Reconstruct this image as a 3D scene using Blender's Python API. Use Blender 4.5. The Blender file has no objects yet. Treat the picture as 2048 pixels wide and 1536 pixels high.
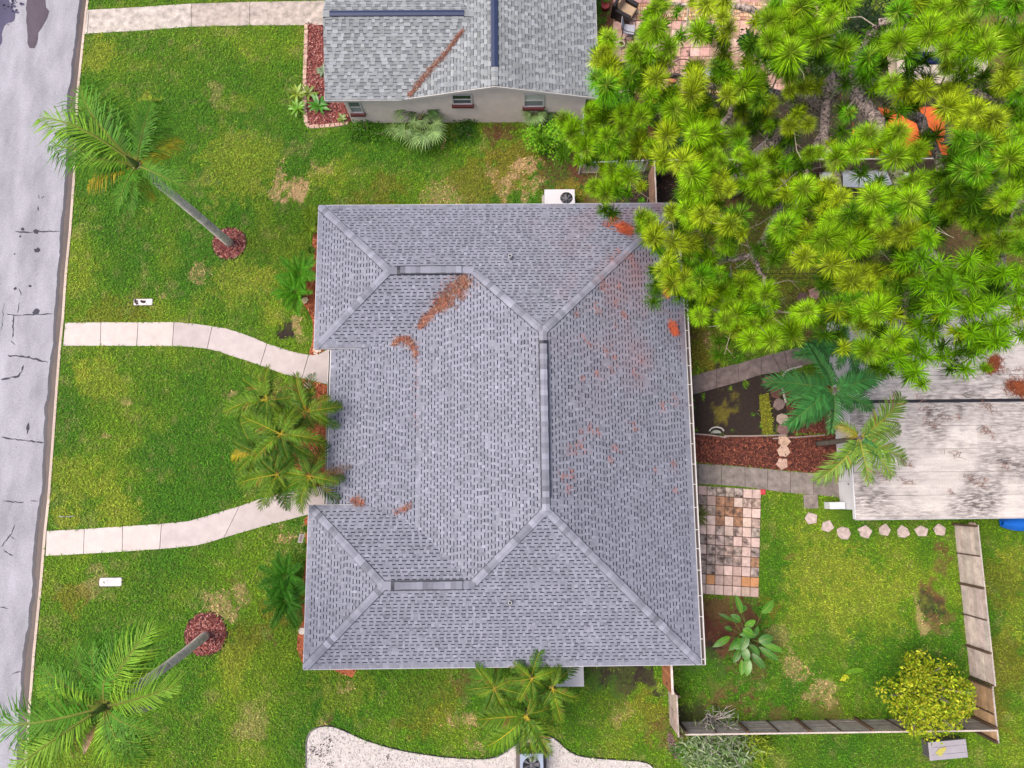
import bpy, math, random
import numpy as np
from mathutils import Vector, Matrix

random.seed(7)
RNG = np.random.default_rng(7)
R = math.radians
SC = bpy.context.scene
COLL = SC.collection

# ------------------------------------------------------------------ camera
F_PX, CAM_H = 1370.2, 31.0            # focal length in pixels of the 2048 px wide photograph, drone height in metres
def _axes():
    n = np.array([-10 / F_PX, -206 / F_PX, -1.0]); n /= np.linalg.norm(n)
    Z = -n
    Y = np.array([-93 / F_PX, 9118 / F_PX, -1.0]); Y /= np.linalg.norm(Y)
    Y -= Z * Y.dot(Z); Y /= np.linalg.norm(Y)
    return np.array([np.cross(Y, Z), Y, Z])
RW = _axes()                           # camera -> world
cam = bpy.data.cameras.new('camera'); cam.sensor_width = 36.0
cam.lens = F_PX / 2048 * 36.0; cam.clip_start = 0.1; cam.clip_end = 1500
cam_ob = bpy.data.objects.new('camera', cam); COLL.objects.link(cam_ob)
M = Matrix([list(RW[0]) + [0], list(RW[1]) + [0], list(RW[2]) + [CAM_H], [0, 0, 0, 1]])
cam_ob.matrix_world = M
SC.camera = cam_ob

# ------------------------------------------------------------------ sky, sun, exposure
SUN_EL, SUN_AZ = 60.0, 268.0           # azimuth clockwise from +Y (up in the picture)
world = bpy.data.worlds.new('World'); SC.world = world; world.use_nodes = True
wn = world.node_tree.nodes; wl = world.node_tree.links
sky = wn.new('ShaderNodeTexSky'); sky.sky_type = 'NISHITA'; sky.sun_disc = False
sky.sun_elevation = R(SUN_EL); sky.sun_rotation = R(SUN_AZ); sky.air_density = 0.7; sky.dust_density = 7.0; sky.ozone_density = 1.0
wn['Background'].inputs[1].default_value = 0.15
wl.new(sky.outputs[0], wn['Background'].inputs[0])
sun = bpy.data.lights.new('sun', 'SUN'); sun.energy = 0.90; sun.angle = R(36); sun.color = (1.0, 0.96, 0.9)
sun_ob = bpy.data.objects.new('sun', sun); COLL.objects.link(sun_ob)
sd = Vector((math.sin(R(SUN_AZ)) * math.cos(R(SUN_EL)), math.cos(R(SUN_AZ)) * math.cos(R(SUN_EL)), math.sin(R(SUN_EL))))
sun_ob.rotation_euler = sd.to_track_quat('Z', 'Y').to_euler(); sun_ob.location = (0, 0, 60)
SC.view_settings.view_transform = 'Standard'; SC.view_settings.look = 'None'
SC.view_settings.exposure = 1.0; SC.view_settings.gamma = 1.0; SC.view_settings.use_curve_mapping = False
SC.render.engine = 'CYCLES'
SC.cycles.max_bounces = 6; SC.cycles.transparent_max_bounces = 8

# ------------------------------------------------------------------ helpers
def G(px, py, z=0.0):
    """photo pixel (2048 x 1536) seen at height z -> world point"""
    d = RW @ np.array([px - 1024, 768 - py, -F_PX]); t = (z - CAM_H) / d[2]
    return np.array([d[0] * t, d[1] * t, z])
def G2(pts, z=0.0): return [tuple(G(a, b, z)[:2]) for a, b in pts]

def s2l(v):
    v /= 255.0
    return v / 12.92 if v <= 0.04045 else ((v + 0.055) / 1.055) ** 2.4
KEXP = 2.0
def C(r, g, b, k=KEXP):
    """real base colour of a surface that shows as sRGB r,g,b at this exposure"""
    return (s2l(r) / k, s2l(g) / k, s2l(b) / k)
def mixc(a, b, t): return tuple(x + (y - x) * t for x, y in zip(a, b))
def jit(c, a=0.15, h=0.0):
    k = 1 + random.uniform(-a, a)
    return tuple(max(0.001, x * k * (1 + random.uniform(-h, h))) for x in c)

MATS = {}
def mat(name, rough=0.8, noise=0.25, nscale=6.0, fine=0.0, fscale=60.0, trans=0.0, island=0.0, objrand=0.0, bump=0.0, bscale=40.0,
        spec=0.3, stretch=None, stain=None, sscale=1.0, samt=0.5, smask=0.0, metal=0.0, detail=4.0):
    """colour comes from the mesh attribute Col, grain, wear and relief from noise"""
    if name in MATS: return MATS[name]
    m = bpy.data.materials.new(name); m.use_nodes = True
    nt = m.node_tree; N = nt.nodes; L = nt.links; N.clear()
    out = N.new('ShaderNodeOutputMaterial'); bs = N.new('ShaderNodeBsdfPrincipled')
    bs.inputs['Roughness'].default_value = rough; bs.inputs['Specular IOR Level'].default_value = spec; bs.inputs['Metallic'].default_value = metal
    at = N.new('ShaderNodeAttribute'); at.attribute_name = 'Col'
    geo = N.new('ShaderNodeNewGeometry')
    mp = N.new('ShaderNodeMapping'); L.new(geo.outputs['Position'], mp.inputs['Vector'])
    if stretch: mp.inputs['Scale'].default_value = stretch
    fac = None
    def mul(a, b):
        x = N.new('ShaderNodeMath'); x.operation = 'MULTIPLY'; L.new(a, x.inputs[0]); L.new(b, x.inputs[1]); return x.outputs[0]
    def rng(src, lo, hi, f0=0.0, f1=1.0):
        x = N.new('ShaderNodeMapRange'); L.new(src, x.inputs[0]); x.inputs[1].default_value = f0; x.inputs[2].default_value = f1
        x.inputs[3].default_value = lo; x.inputs[4].default_value = hi; return x.outputs[0]
    def ns(scale, det=detail, vec=None):
        x = N.new('ShaderNodeTexNoise'); x.inputs['Scale'].default_value = scale; x.inputs['Detail'].default_value = det
        x.inputs['Roughness'].default_value = 0.62; L.new(vec or mp.outputs[0], x.inputs['Vector']); return x.outputs['Fac']
    terms = []
    if noise: terms.append(rng(ns(nscale), 1 - noise * 2, 1 + noise * 2, 0.2, 0.8))
    if fine: terms.append(rng(ns(fscale, 2), 1 - fine * 2, 1 + fine * 2, 0.2, 0.8))
    if island: terms.append(rng(geo.outputs['Random Per Island'], 1 - island, 1 + island))
    if objrand:
        oi = N.new('ShaderNodeObjectInfo'); terms.append(rng(oi.outputs['Random'], 1 - objrand, 1 + objrand))
    col = at.outputs['Color']
    if terms:
        f = terms[0]
        for t in terms[1:]: f = mul(f, t)
        vm = N.new('ShaderNodeVectorMath'); vm.operation = 'SCALE'; L.new(col, vm.inputs[0]); L.new(f, vm.inputs['Scale']); col = vm.outputs[0]
    if stain:
        mx = N.new('ShaderNodeMix'); mx.data_type = 'RGBA'; sf = rng(ns(sscale, 6), 0, 1, 1 - samt - 0.12, 1 - samt + 0.12)
        if smask: sf = mul(sf, rng(ns(smask, 3, geo.outputs['Position']), .06, 1, .42, .66))
        L.new(sf, mx.inputs[0])
        L.new(col, mx.inputs[6]); mx.inputs[7].default_value = (*stain, 1); col = mx.outputs[2]
    L.new(col, bs.inputs['Base Color'])
    if bump:
        b = N.new('ShaderNodeBump'); b.inputs['Strength'].default_value = bump; b.inputs['Distance'].default_value = 0.02
        L.new(ns(bscale, 3), b.inputs['Height']); L.new(b.outputs[0], bs.inputs['Normal'])
    sh = bs.outputs[0]
    if trans:
        tr = N.new('ShaderNodeBsdfTranslucent'); L.new(col, tr.inputs['Color'])
        mx = N.new('ShaderNodeMixShader'); mx.inputs[0].default_value = trans; L.new(sh, mx.inputs[1]); L.new(tr.outputs[0], mx.inputs[2]); sh = mx.outputs[0]
    L.new(sh, out.inputs['Surface'])
    MATS[name] = m
    return m

class MB:
    """collects faces with colours, then links them as ONE mesh object"""
    def __init__(s): s.v = []; s.f = []; s.c = []; s.n = 0
    def add(s, verts, faces, col):
        o = s.n; s.v.extend([tuple(map(float, p)) for p in verts]); s.n += len(verts)
        per = isinstance(col, list)
        for i, f in enumerate(faces):
            s.f.append([o + k for k in f]); s.c.append(col[i] if per else col)
    def box(s, lo, hi, col, rz=0.0, top=None):
        x0, y0, z0 = lo; x1, y1, z1 = hi; cx, cy = (x0 + x1) / 2, (y0 + y1) / 2
        P = [(x0, y0, z0), (x1, y0, z0), (x1, y1, z0), (x0, y1, z0), (x0, y0, z1), (x1, y0, z1), (x1, y1, z1), (x0, y1, z1)]
        if rz:
            ca, sa = math.cos(rz), math.sin(rz)
            P = [(cx + (x - cx) * ca - (y - cy) * sa, cy + (x - cx) * sa + (y - cy) * ca, z) for x, y, z in P]
        cols = [col] * 6
        if top: cols[1] = top
        s.add(P, [(3, 2, 1, 0), (4, 5, 6, 7), (0, 1, 5, 4), (1, 2, 6, 5), (2, 3, 7, 6), (3, 0, 4, 7)], cols)
    def bbox(s, lo, hi, col, b=0.01):
        """box with a chamfered top edge"""
        x0, y0, z0 = lo; x1, y1, z1 = hi
        P = [(x0, y0, z0), (x1, y0, z0), (x1, y1, z0), (x0, y1, z0), (x0, y0, z1 - b), (x1, y0, z1 - b), (x1, y1, z1 - b), (x0, y1, z1 - b),
             (x0 + b, y0 + b, z1), (x1 - b, y0 + b, z1), (x1 - b, y1 - b, z1), (x0 + b, y1 - b, z1)]
        s.add(P, [(3, 2, 1, 0), (0, 1, 5, 4), (1, 2, 6, 5), (2, 3, 7, 6), (3, 0, 4, 7), (4, 5, 9, 8), (5, 6, 10, 9), (6, 7, 11, 10), (7, 4, 8, 11), (8, 9, 10, 11)], col)
    def prism(s, poly, z0, z1, col, side=None, bev=0.0):
        n = len(poly)
        a = sum(poly[i][0] * poly[(i + 1) % n][1] - poly[(i + 1) % n][0] * poly[i][1] for i in range(n))
        if a < 0: poly = poly[::-1]
        P = [(x, y, z0) for x, y in poly] + [(x, y, z1 - bev) for x, y in poly]
        F = [tuple(range(n - 1, -1, -1))]; c = [col]
        for i in range(n): j = (i + 1) % n; F.append((i, j, n + j, n + i)); c.append(side or col)
        if bev:
            cx = sum(p[0] for p in poly) / n; cy = sum(p[1] for p in poly) / n
            for x, y in poly:
                d = math.hypot(cx - x, cy - y) or 1
                P.append((x + (cx - x) / d * bev, y + (cy - y) / d * bev, z1))
            for i in range(n): j = (i + 1) % n; F.append((n + i, n + j, 2 * n + j, 2 * n + i)); c.append(col)
            F.append(tuple(range(2 * n, 3 * n)))
        else: F.append(tuple(range(n, 2 * n)))
        c.append(col); s.add(P, F, c)
    def tube(s, pts, rad, col, n=6, cap=True):
        pts = [Vector(p) for p in pts]; m = len(pts)
        if not isinstance(rad, (list, tuple)): rad = [rad] * m
        P = []; F = []; cols = []
        up = Vector((0.3, 0.2, 1)).normalized()
        for i, p in enumerate(pts):
            d = (pts[min(i + 1, m - 1)] - pts[max(i - 1, 0)]).normalized()
            a = d.cross(up)
            if a.length < 0.15: a = d.cross(Vector((1, 0, 0)))
            a.normalize(); b = d.cross(a)
            for k in range(n):
                t = 2 * math.pi * k / n; P.append(p + (a * math.cos(t) + b * math.sin(t)) * rad[i])
        for i in range(m - 1):
            for k in range(n):
                j = (k + 1) % n; F.append((i * n + k, i * n + j, (i + 1) * n + j, (i + 1) * n + k)); cols.append(col[i] if isinstance(col, list) else col)
        if cap:
            F.append(tuple(range(n - 1, -1, -1))); F.append(tuple((m - 1) * n + k for k in range(n)))
            cols += [col[0] if isinstance(col, list) else col] * 2
        s.add(P, F, cols)
    def disc(s, c, r, col, n=20, rx=None):
        P = [(c[0] + math.cos(2 * math.pi * k / n) * r, c[1] + math.sin(2 * math.pi * k / n) * (rx or r), c[2]) for k in range(n)]
        s.add(P, [tuple(range(n))], col)
    def ring(s, c, r0, r1, z0, z1, col, n=24):
        P = []
        for r, z in ((r0, z0), (r0, z1), (r1, z1), (r1, z0)):
            P += [(c[0] + math.cos(2 * math.pi * k / n) * r, c[1] + math.sin(2 * math.pi * k / n) * r, z) for k in range(n)]
        F = []
        for q in range(4):
            for k in range(n):
                j = (k + 1) % n; a = q * n; b = ((q + 1) % 4) * n
                F.append((a + k, b + k, b + j, a + j))
        s.add(P, F, col)
    def mesh(s, name, smooth=False):
        me = bpy.data.meshes.new(name)
        nl = sum(map(len, s.f))
        me.vertices.add(s.n); me.vertices.foreach_set('co', np.array(s.v, np.float32).ravel())
        me.loops.add(nl); me.polygons.add(len(s.f))
        ln = np.array([len(f) for f in s.f], np.int32)
        me.loops.foreach_set('vertex_index', np.fromiter((k for f in s.f for k in f), np.int32, nl))
        st = np.zeros(len(s.f), np.int32); st[1:] = np.cumsum(ln)[:-1]
        me.polygons.foreach_set('loop_start', st)
        me.update(calc_edges=True)
        ca = me.color_attributes.new('Col', 'FLOAT_COLOR', 'CORNER')
        cc = np.ones((nl, 4), np.float32); cc[:, :3] = np.repeat(np.array(s.c, np.float32), ln, axis=0)
        ca.data.foreach_set('color', cc.ravel())
        me.polygons.foreach_set('use_smooth', np.full(len(s.f), bool(smooth)))
        me.validate()
        return me
    def build(s, name, m, parent=None, smooth=False):
        """vertices are in world coordinates"""
        if parent is not None:
            L = parent.location; a = parent.parent
            if a is not None: L = L + a.location
            s.v = [(x - L[0], y - L[1], z - L[2]) for x, y, z in s.v]
        me = s.mesh(name, smooth); me.materials.append(m)
        return link(name, me, parent)

def link(name, me, parent=None):
    o = bpy.data.objects.new(name, me); COLL.objects.link(o)
    if parent is not None: o.parent = parent
    return o
def tag(o, label=None, cat=None, group=None, kind=None):
    if label: o['label'] = label
    if cat: o['category'] = cat
    if group: o['group'] = group
    if kind: o['kind'] = kind
    return o
def root(name, loc, label=None, cat=None, group=None, kind=None):
    o = bpy.data.objects.new(name, None); COLL.objects.link(o); o.location = [float(a) for a in loc]
    o.empty_display_size = 0.2
    return tag(o, label, cat, group, kind)

def pip(P, poly):
    x, y = P[:, 0], P[:, 1]; r = np.zeros(len(P), bool); n = len(poly)
    for i in range(n):
        x0, y0 = poly[i]; x1, y1 = poly[(i + 1) % n]
        if y0 == y1: continue
        c = ((y0 > y) != (y1 > y)) & (x < (x1 - x0) * (y - y0) / (y1 - y0) + x0)
        r ^= c
    return r
_LAT = RNG.random((256, 256))
def vnoise(x, y):
    xi = np.floor(x).astype(int); yi = np.floor(y).astype(int); fx = x - xi; fy = y - yi
    fx = fx * fx * (3 - 2 * fx); fy = fy * fy * (3 - 2 * fy)
    g = lambda a, b: _LAT[a % 256, b % 256]
    return (g(xi, yi) * (1 - fx) + g(xi + 1, yi) * fx) * (1 - fy) + (g(xi, yi + 1) * (1 - fx) + g(xi + 1, yi + 1) * fx) * fy
def fbm(x, y, o=4):
    s = 0; a = 0.5; t = 0
    for k in range(o): s = s + a * vnoise(x * 2 ** k + 17 * k, y * 2 ** k + 31 * k); t += a; a *= 0.55
    return s / t

def rough_poly(pts, step=0.25, amp=0.05):
    """outline in world XY with small uneven steps"""
    out = []
    n = len(pts)
    for i in range(n):
        a = np.array(pts[i]); b = np.array(pts[(i + 1) % n]); d = np.linalg.norm(b - a); k = max(1, int(d / step))
        for j in range(k):
            out.append(tuple(a + (b - a) * j / k + (RNG.random(2) - .5) * 2 * amp * (1 if j else 0.3)))
    return out
def smooth_poly(pts, n=6, closed=True):
    out = []; m = len(pts)
    for i in range(m if closed else m - 1):
        p0, p1, p2, p3 = [np.array(pts[(i + k) % m] if closed else pts[min(max(i + k, 0), m - 1)]) for k in (-1, 0, 1, 2)]
        for j in range(n):
            t = j / n
            out.append(tuple(0.5 * ((2 * p1) + (-p0 + p2) * t + (2 * p0 - 5 * p1 + 4 * p2 - p3) * t * t + (-p0 + 3 * p1 - 3 * p2 + p3) * t ** 3)))
    if not closed: out.append(tuple(pts[-1]))
    return out
def sheet(name, poly, z, m, col, kind='structure', parent=None):
    mb = MB(); n = len(poly)
    a = sum(poly[i][0] * poly[(i + 1) % n][1] - poly[(i + 1) % n][0] * poly[i][1] for i in range(n))
    if a < 0: poly = poly[::-1]
    mb.add([(x, y, z) for x, y in poly], [tuple(range(n))], col)
    o = mb.build(name, m, parent)
    if kind: o['kind'] = kind
    return o
def in_poly_pts(poly, n):
    a = np.array(poly); lo = a.min(0); hi = a.max(0)
    P = lo + RNG.random((n, 2)) * (hi - lo)
    return P[pip(P, poly)]
def chips(name, poly, n, size, cols, z, m, parent=None, thick=0.4, label=None):
    """loose chips lying at all angles over a bed: ONE stuff mesh"""
    P = in_poly_pts(poly, n); mb = MB()
    for x, y in P:
        l = size * random.uniform(.5, 1.3); w = l * random.uniform(.25, .55); a = random.uniform(0, math.tau)
        ti = random.uniform(-.5, .5); ca, sa = math.cos(a), math.sin(a); h = random.uniform(0.0, thick * size)
        V = []
        for u, v in ((-1, -1), (1, -1), (1, 1), (-1, 1)):
            X = u * l / 2; Y = v * w / 2
            V.append((x + X * ca - Y * sa, y + X * sa + Y * ca, z + h + abs(ti) * l / 2 + X * ti + v * w * .15))
        mb.add(V, [(0, 1, 2, 3)], jit(random.choice(cols), .3, .06))
    o = mb.build(name, m, parent)
    o['kind'] = 'stuff'
    if label: o['label'] = label
    return o

# ------------------------------------------------------------------ materials
m_lawn = mat('lawn_soil', .95, .22, 9, .2, 45, bump=.5, bscale=30)
m_blade = mat('grass_blade', .7, .1, 3, 0, 40, trans=.25, island=.42)
m_asph = mat('asphalt', .85, .17, 1.1, .16, 42, bump=.25, bscale=90, stretch=(1, .35, 1))
m_conc = mat('concrete', .85, .07, 2.2, .05, 70, bump=.15, bscale=80)
m_conc_old = mat('stained_concrete', .85, .26, 3.2, .12, 45, bump=.2, bscale=60)
m_mulch = mat('mulch', .95, .3, 12, .25, 70, island=.3)
m_tile = mat('tile', .8, .16, 5, .08, 60, bump=.15, bscale=70)
m_tile_st = mat('stained_tile', .85, .2, 5, .1, 60, stain=(.05, .035, .03), sscale=4.5, samt=.47, bump=.2, bscale=70)
m_shingle = mat('shingle_granules', .9, .06, 1.1, .12, 110, bump=.2, bscale=150, spec=.2)
m_paint = mat('paint', .5, .04, 2, .03, 60, spec=.4)
m_wall = mat('stucco', .9, .06, 2.5, .05, 90, bump=.3, bscale=60)
m_metal = mat('metal', .4, .05, 4, .03, 60, spec=.5)
m_dark = mat('dark_metal', .5, .06, 5, 0, 60, spec=.4)
m_wood = mat('weathered_wood', .85, .2, 3, .12, 50, objrand=.14, bump=.2, bscale=40)
m_leaf = mat('leaf', .6, .1, 2, 0, 40, trans=.22, island=.3, objrand=.14, spec=.2)
m_leaf_big = mat('broad_leaf', .38, .12, 8, .06, 40, trans=.15, island=.05, objrand=.2, spec=.5)
m_needle = mat('pine_needle', .65, .05, .8, 0, 40, trans=.22, island=.5, objrand=.25, spec=.12)
m_bark = mat('bark', .95, .2, 9, .2, 40, bump=.8, bscale=20, stain=(.035, .026, .026), sscale=11, samt=.50)
m_twig = mat('twig_bark', .9, .15, 9, .1, 40)
m_palmbark = mat('palm_bark', .9, .2, 5, .12, 40, bump=.4, bscale=30)
m_gravel = mat('gravel_stone', .9, .05, 5, .06, 40, island=.12, bump=.2)
m_stone = mat('stone', .85, .22, 7, .12, 50, bump=.3, bscale=40)
m_roofmetal = mat('weathered_roof_metal', .7, .10, 1.3, .13, 36, stretch=(.5, 2.0, 1), stain=(.085, .072, .07), sscale=6, samt=.53, smask=.42, spec=.2)
m_cloth = mat('cloth', .9, .08, 5, .06, 60, bump=.2, bscale=50)
m_plastic = mat('plastic', .4, .05, 3, .03, 50, spec=.5)
m_glass = mat('window_glass', .08, .1, 2, 0, 50, spec=.8)
m_litter = mat('dead_needle', .9, .05, 3, 0, 40, island=.4)

# ------------------------------------------------------------------ ground sheets
CURB = [(178, -40), (177, 0), (174, 23), (168, 78), (156, 195), (151, 339), (142, 461), (134, 542), (127.6, 636), (121, 700), (110, 850), (99, 1000), (92, 1063),
        (83.6, 1167), (69.7, 1307), (61, 1418), (52, 1540), (45, 1640)]
curbW = [G(*p, 0.03)[:2] for p in CURB]
curbW = [np.array([curbW[0][0] - .0, 60.0])] + curbW + [np.array([curbW[-1][0], -60.0])]
sheet('ground', [(-300, -300), (300, -300), (300, 300), (-300, 300)], -0.4, m_lawn, (.08, .12, .02))
sheet('road', [(-29.5, -60)] + [(p[0] - .30, p[1]) for p in curbW[::-1]] + [(-29.5, 60)], -0.10, m_asph, C(178, 178, 188))
# gutter strip with the ragged edge of the asphalt
ge = []
for i in range(len(curbW) - 1):
    a, b = curbW[i], curbW[i + 1]; k = max(1, int(np.linalg.norm(b - a) / .16))
    for j in range(k):
        p = a + (b - a) * j / k
        if -15 < p[1] < 30: ge.append((p[0] - .53 - .16 * (fbm(np.array([p[1] * .9]), np.array([3.3]))[0] - .5) * 2 - .03 * random.random(), p[1]))
        elif j == 0: ge.append((p[0] - .55, p[1]))
sheet('gutter_pan', ge + [(p[0] - .02, p[1]) for p in curbW[::-1]], -0.094, mat('gutter', .6, .22, 3, .15, 50, stretch=(1, .3, 1), spec=.4), C(92, 76, 72))
sheet('gutter_tar_edge', ge + [(x + .11 + .05 * random.random(), y) for x, y in ge[::-1]], -0.088, mat('gutter'), C(62, 60, 74))
mb = MB()
for i in range(len(curbW) - 1):
    a, b = curbW[i], curbW[i + 1]
    k = max(1, int(np.linalg.norm(b - a) / 1.5)) if abs(a[1]) < 40 and abs(b[1]) < 40 else 1
    for j in range(k):
        p = a + (b - a) * j / k; q = a + (b - a) * ((j + 1) / k); w = .12
        V = [(p[0] - w, p[1], -.2), (q[0] - w, q[1], -.2), (q[0] - w + .015, q[1], .035), (p[0] - w + .015, p[1], .035), (p[0] + .01, p[1], .035), (q[0] + .01, q[1], .035), (q[0] + .01, q[1], -.2), (p[0] + .01, p[1], -.2)]
        mb.add(V, [(0, 1, 2, 3), (3, 2, 5, 4), (4, 5, 6, 7)], jit(C(226, 206, 190), .12))
o = mb.build('curb', m_conc); o['kind'] = 'structure'
sheet('far_verge', [(-60, -60), (-29.5, -60), (-29.5, 60), (-60, 60)], -0.05, m_lawn, (.09, .15, .02))

def RD(px, py): return G(px, py, -.09)[:2]
def crack(pts, w, name='road_crack', blobs=()):
    P = [np.array(RD(*p)) for p in pts]; L = []; Rr = []
    Q = []
    for a, b in zip(P[:-1], P[1:]):
        k = max(1, int(np.linalg.norm(b - a) / .12))
        for j in range(k): Q.append(a + (b - a) * j / k + (RNG.random(2) - .5) * .06)
    Q.append(P[-1])
    for i, q in enumerate(Q):
        d = Q[min(i + 1, len(Q) - 1)] - Q[max(i - 1, 0)]; d = d / (np.linalg.norm(d) + 1e-9); nn = np.array([-d[1], d[0]])
        ww = w * random.uniform(.35, 1.5) * (0.25 if i in (0, len(Q) - 1) else 1)
        L.append(tuple(q + nn * ww / 2)); Rr.append(tuple(q - nn * ww / 2))
    mb = MB()
    for i in range(len(Q) - 1):
        mb.add([(*Rr[i], -.094), (*Rr[i + 1], -.094), (*L[i + 1], -.094), (*L[i], -.094)], [(0, 1, 2, 3)], C(70, 70, 84))
    for (bx, by, r) in blobs:
        c = RD(bx, by); pl = [(c[0] + math.cos(t) * r * random.uniform(.5, 1.3), c[1] + math.sin(t) * r * random.uniform(.5, 1.2)) for t in np.linspace(0, math.tau, 12)[:-1]]
        mb.add([(x, y, -.0925) for x, y in pl], [tuple(range(len(pl)))], C(74, 72, 86))
    o = mb.build(name, m_asph); o['kind'] = 'structure'
crack([(29, 463), (60, 464), (122, 462)], .05, blobs=[(45, 458, .10), (72, 463, .15), (40, 473, .06)])
crack([(70, 500), (76, 502)], .05, blobs=[(73, 501, .16), (29, 508, .05)])
crack([(13, 629), (55, 630), (105, 627)], .045, blobs=[(72, 624, .17), (60, 572, .08), (31, 577, .08)])
crack([(27, 631), (25, 675)], .05)
crack([(38, 576), (42, 592)], .035)
crack([(8, 604), (3, 660)], .03)
crack([(20, 680), (31, 692)], .035)
crack([(39, 603), (34, 627)], .035)
crack([(15, 711), (55, 714), (72, 718), (96, 725)], .07, blobs=[(57, 714, .07)])
crack([(2, 759), (36, 753), (43, 742), (47, 730)], .07)
crack([(57, 846), (54, 868)], .12)
crack([(0, 873), (30, 879), (88, 885)], .06)
crack([(5, 1002), (48, 1005)], .05); crack([(60, 1002), (76, 1002)], .05)
crack([(31, 1049), (20, 1071), (2, 1094)], .045); crack([(20, 1071), (31, 1079)], .045)
crack([(7, 1102), (26, 1112)], .06); crack([(0, 1214), (17, 1218)], .04); crack([(21, 1348), (43, 1343)], .04)
crack([(77, 389), (78, 397)], .09); crack([(82, 396), (88, 392)], .12); crack([(76, 412), (76, 422)], .05)
crack([(0, 1433), (17, 1434)], .025); crack([(112, 268), (125, 270)], .12, blobs=[(112, 268, .11)])
for k in range(7):
    crack([(random.uniform(64, 76), 520 + 9 * k), (random.uniform(64, 76), 524 + 9 * k)], .04)
st = [(53, -6), (52, 18), (54, 60), (55, 86), (59, 96), (68, 97), (73, 88), (76, 66), (84, 54), (94, 36), (98, 22), (92, 14), (90, -6)]
sheet('road_stain', rough_poly([tuple(RD(*p)) for p in st], .2, .03), -.0885, m_asph, C(98, 88, 100))
st = [(0, -6), (17, -6), (24, 15), (29, 28), (27, 42), (15, 46), (8, 52), (3, 70), (0, 92), (-20, 92), (-20, -6)]
sheet('road_stain', rough_poly([tuple(RD(*p)) for p in st], .15, .07), -.0885, m_asph, C(96, 92, 122))
mb = MB()
for k in range(70):
    x, y = random.gauss(24, 12), abs(random.gauss(0, 17)); c = RD(x, y); r = random.uniform(.02, .08)
    pl = [(c[0] + math.cos(t) * r * random.uniform(.5, 1.3), c[1] + math.sin(t) * r * random.uniform(.5, 1.2), -.0855) for t in np.linspace(0, math.tau, 8)[:-1]]
    mb.add(pl, [tuple(range(7))], C(96, 94, 122))
o = mb.build('road_stain', m_asph); o['kind'] = 'structure'

# ------------------------------------------------------------------ beds, walkways, patios: outlines (world XY), used for the lawn mask too
MASK = []           # no grass blades here
def walk(name, north, south, joints, m, col, z=.035, cols=None):
    w = root(name, (0, 0, 0), kind='structure')
    MASK.append(G2(north) + G2(south)[::-1])
    for a, b in zip(joints[:-1], joints[1:]):
        no = G2(north[a:b + 1]); so = G2(south[a:b + 1])
        # leave a 12 mm joint between neighbours
        g = .012
        for s_ in (no, so):
            d = np.array(s_[1]) - np.array(s_[0]); d /= np.linalg.norm(d) + 1e-9; s_[0] = tuple(np.array(s_[0]) + d * g)
            d = np.array(s_[-2]) - np.array(s_[-1]); d /= np.linalg.norm(d) + 1e-9; s_[-1] = tuple(np.array(s_[-1]) + d * g)
        mb = MB(); n = len(no); c = jit(cols[a] if cols else col, .05)
        V = [(x, y, z) for x, y in no] + [(x, y, z) for x, y in so] + [(x, y, -.05) for x, y in no] + [(x, y, -.05) for x, y in so]
        F = []
        for i in range(n - 1):
            F += [(n + i, n + i + 1, i + 1, i), (i, i + 1, 2 * n + i + 1, 2 * n + i), (3 * n + i, 3 * n + i + 1, n + i + 1, n + i)]
        F += [(0, 2 * n, 3 * n, n), (n - 1, 2 * n - 1, 4 * n - 1, 3 * n - 1)]
        mb.add(V, F, c); mb.build('slab', m, w)
    sheet('joint_bed', G2(north) + G2(south)[::-1], .006, m_lawn, (.05, .045, .03), None, w)
    return w
PALE, PALE2 = C(232, 220, 215), C(216, 204, 202)
up_n = [(131, 646), (202.5, 645), (277, 645), (348.6, 644.4), (390, 648), (425, 652.7), (455, 658), (481, 666), (508, 676), (534.5, 687.6), (558, 695), (581, 702.5), (600, 707), (617.5, 710), (630, 710), (641, 707.5), (661, 696), (690, 690)]
up_s = [(127, 691.6), (201, 691.6), (274, 692), (345, 692), (382, 694), (415, 697.5), (441, 704), (465, 712.5), (493, 721), (521, 730.7), (543, 739), (564.4, 747), (585, 752), (604, 757), (622, 761), (640, 765), (659, 769.6), (690, 775)]
walk('front_walkway', up_n, up_s, [0, 1, 2, 3, 5, 9, 13, 17], m_conc, PALE2, cols=[PALE, PALE, PALE] + [PALE2] * 20)
lo_n = [(94, 1062), (169.5, 1058), (246, 1052.8), (323.6, 1047.7), (377, 1042.5), (411, 1033), (450, 1021), (479, 1012.7), (521, 998), (562, 988), (610, 977), (660, 970), (700, 968)]
lo_s = [(92, 1111.7), (168, 1107.6), (245, 1103), (320, 1098), (365, 1094), (394, 1090.5), (420, 1084), (448.6, 1075), (514, 1056), (565, 1042.5), (616, 1029), (660, 1024), (700, 1022)]
walk('front_walkway', lo_n, lo_s, [0, 1, 2, 3, 7, 12], m_conc, PALE2, cols=[PALE, PALE, PALE] + [PALE2] * 20)
nb_n = [(174, 20.8), (179, 20.6), (280, 15), (383, 8), (500, 4.6), (580, 3.5), (690, 1)]
nb_s = [(170, 68.4), (175, 68), (280, 62), (383, 54), (500, 51.4), (580, 51.2), (690, 50)]
walk('neighbour_walkway', nb_n, nb_s, [0, 1, 3, 4, 6], m_conc_old, C(205, 192, 184), cols=[C(215, 205, 195)] * 3 + [C(205, 192, 182)] * 6)
DK = C(140, 124, 120)
bk_n = [(1370, 760), (1384, 752), (1433, 738), (1477, 727), (1522, 714), (1544, 708), (1568, 702), (1592, 696), (1640, 684)]
bk_s = [(1372, 793), (1386, 789), (1433, 776), (1477, 764), (1522, 749), (1562, 744), (1576, 739), (1596, 734), (1645, 722)]
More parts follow.
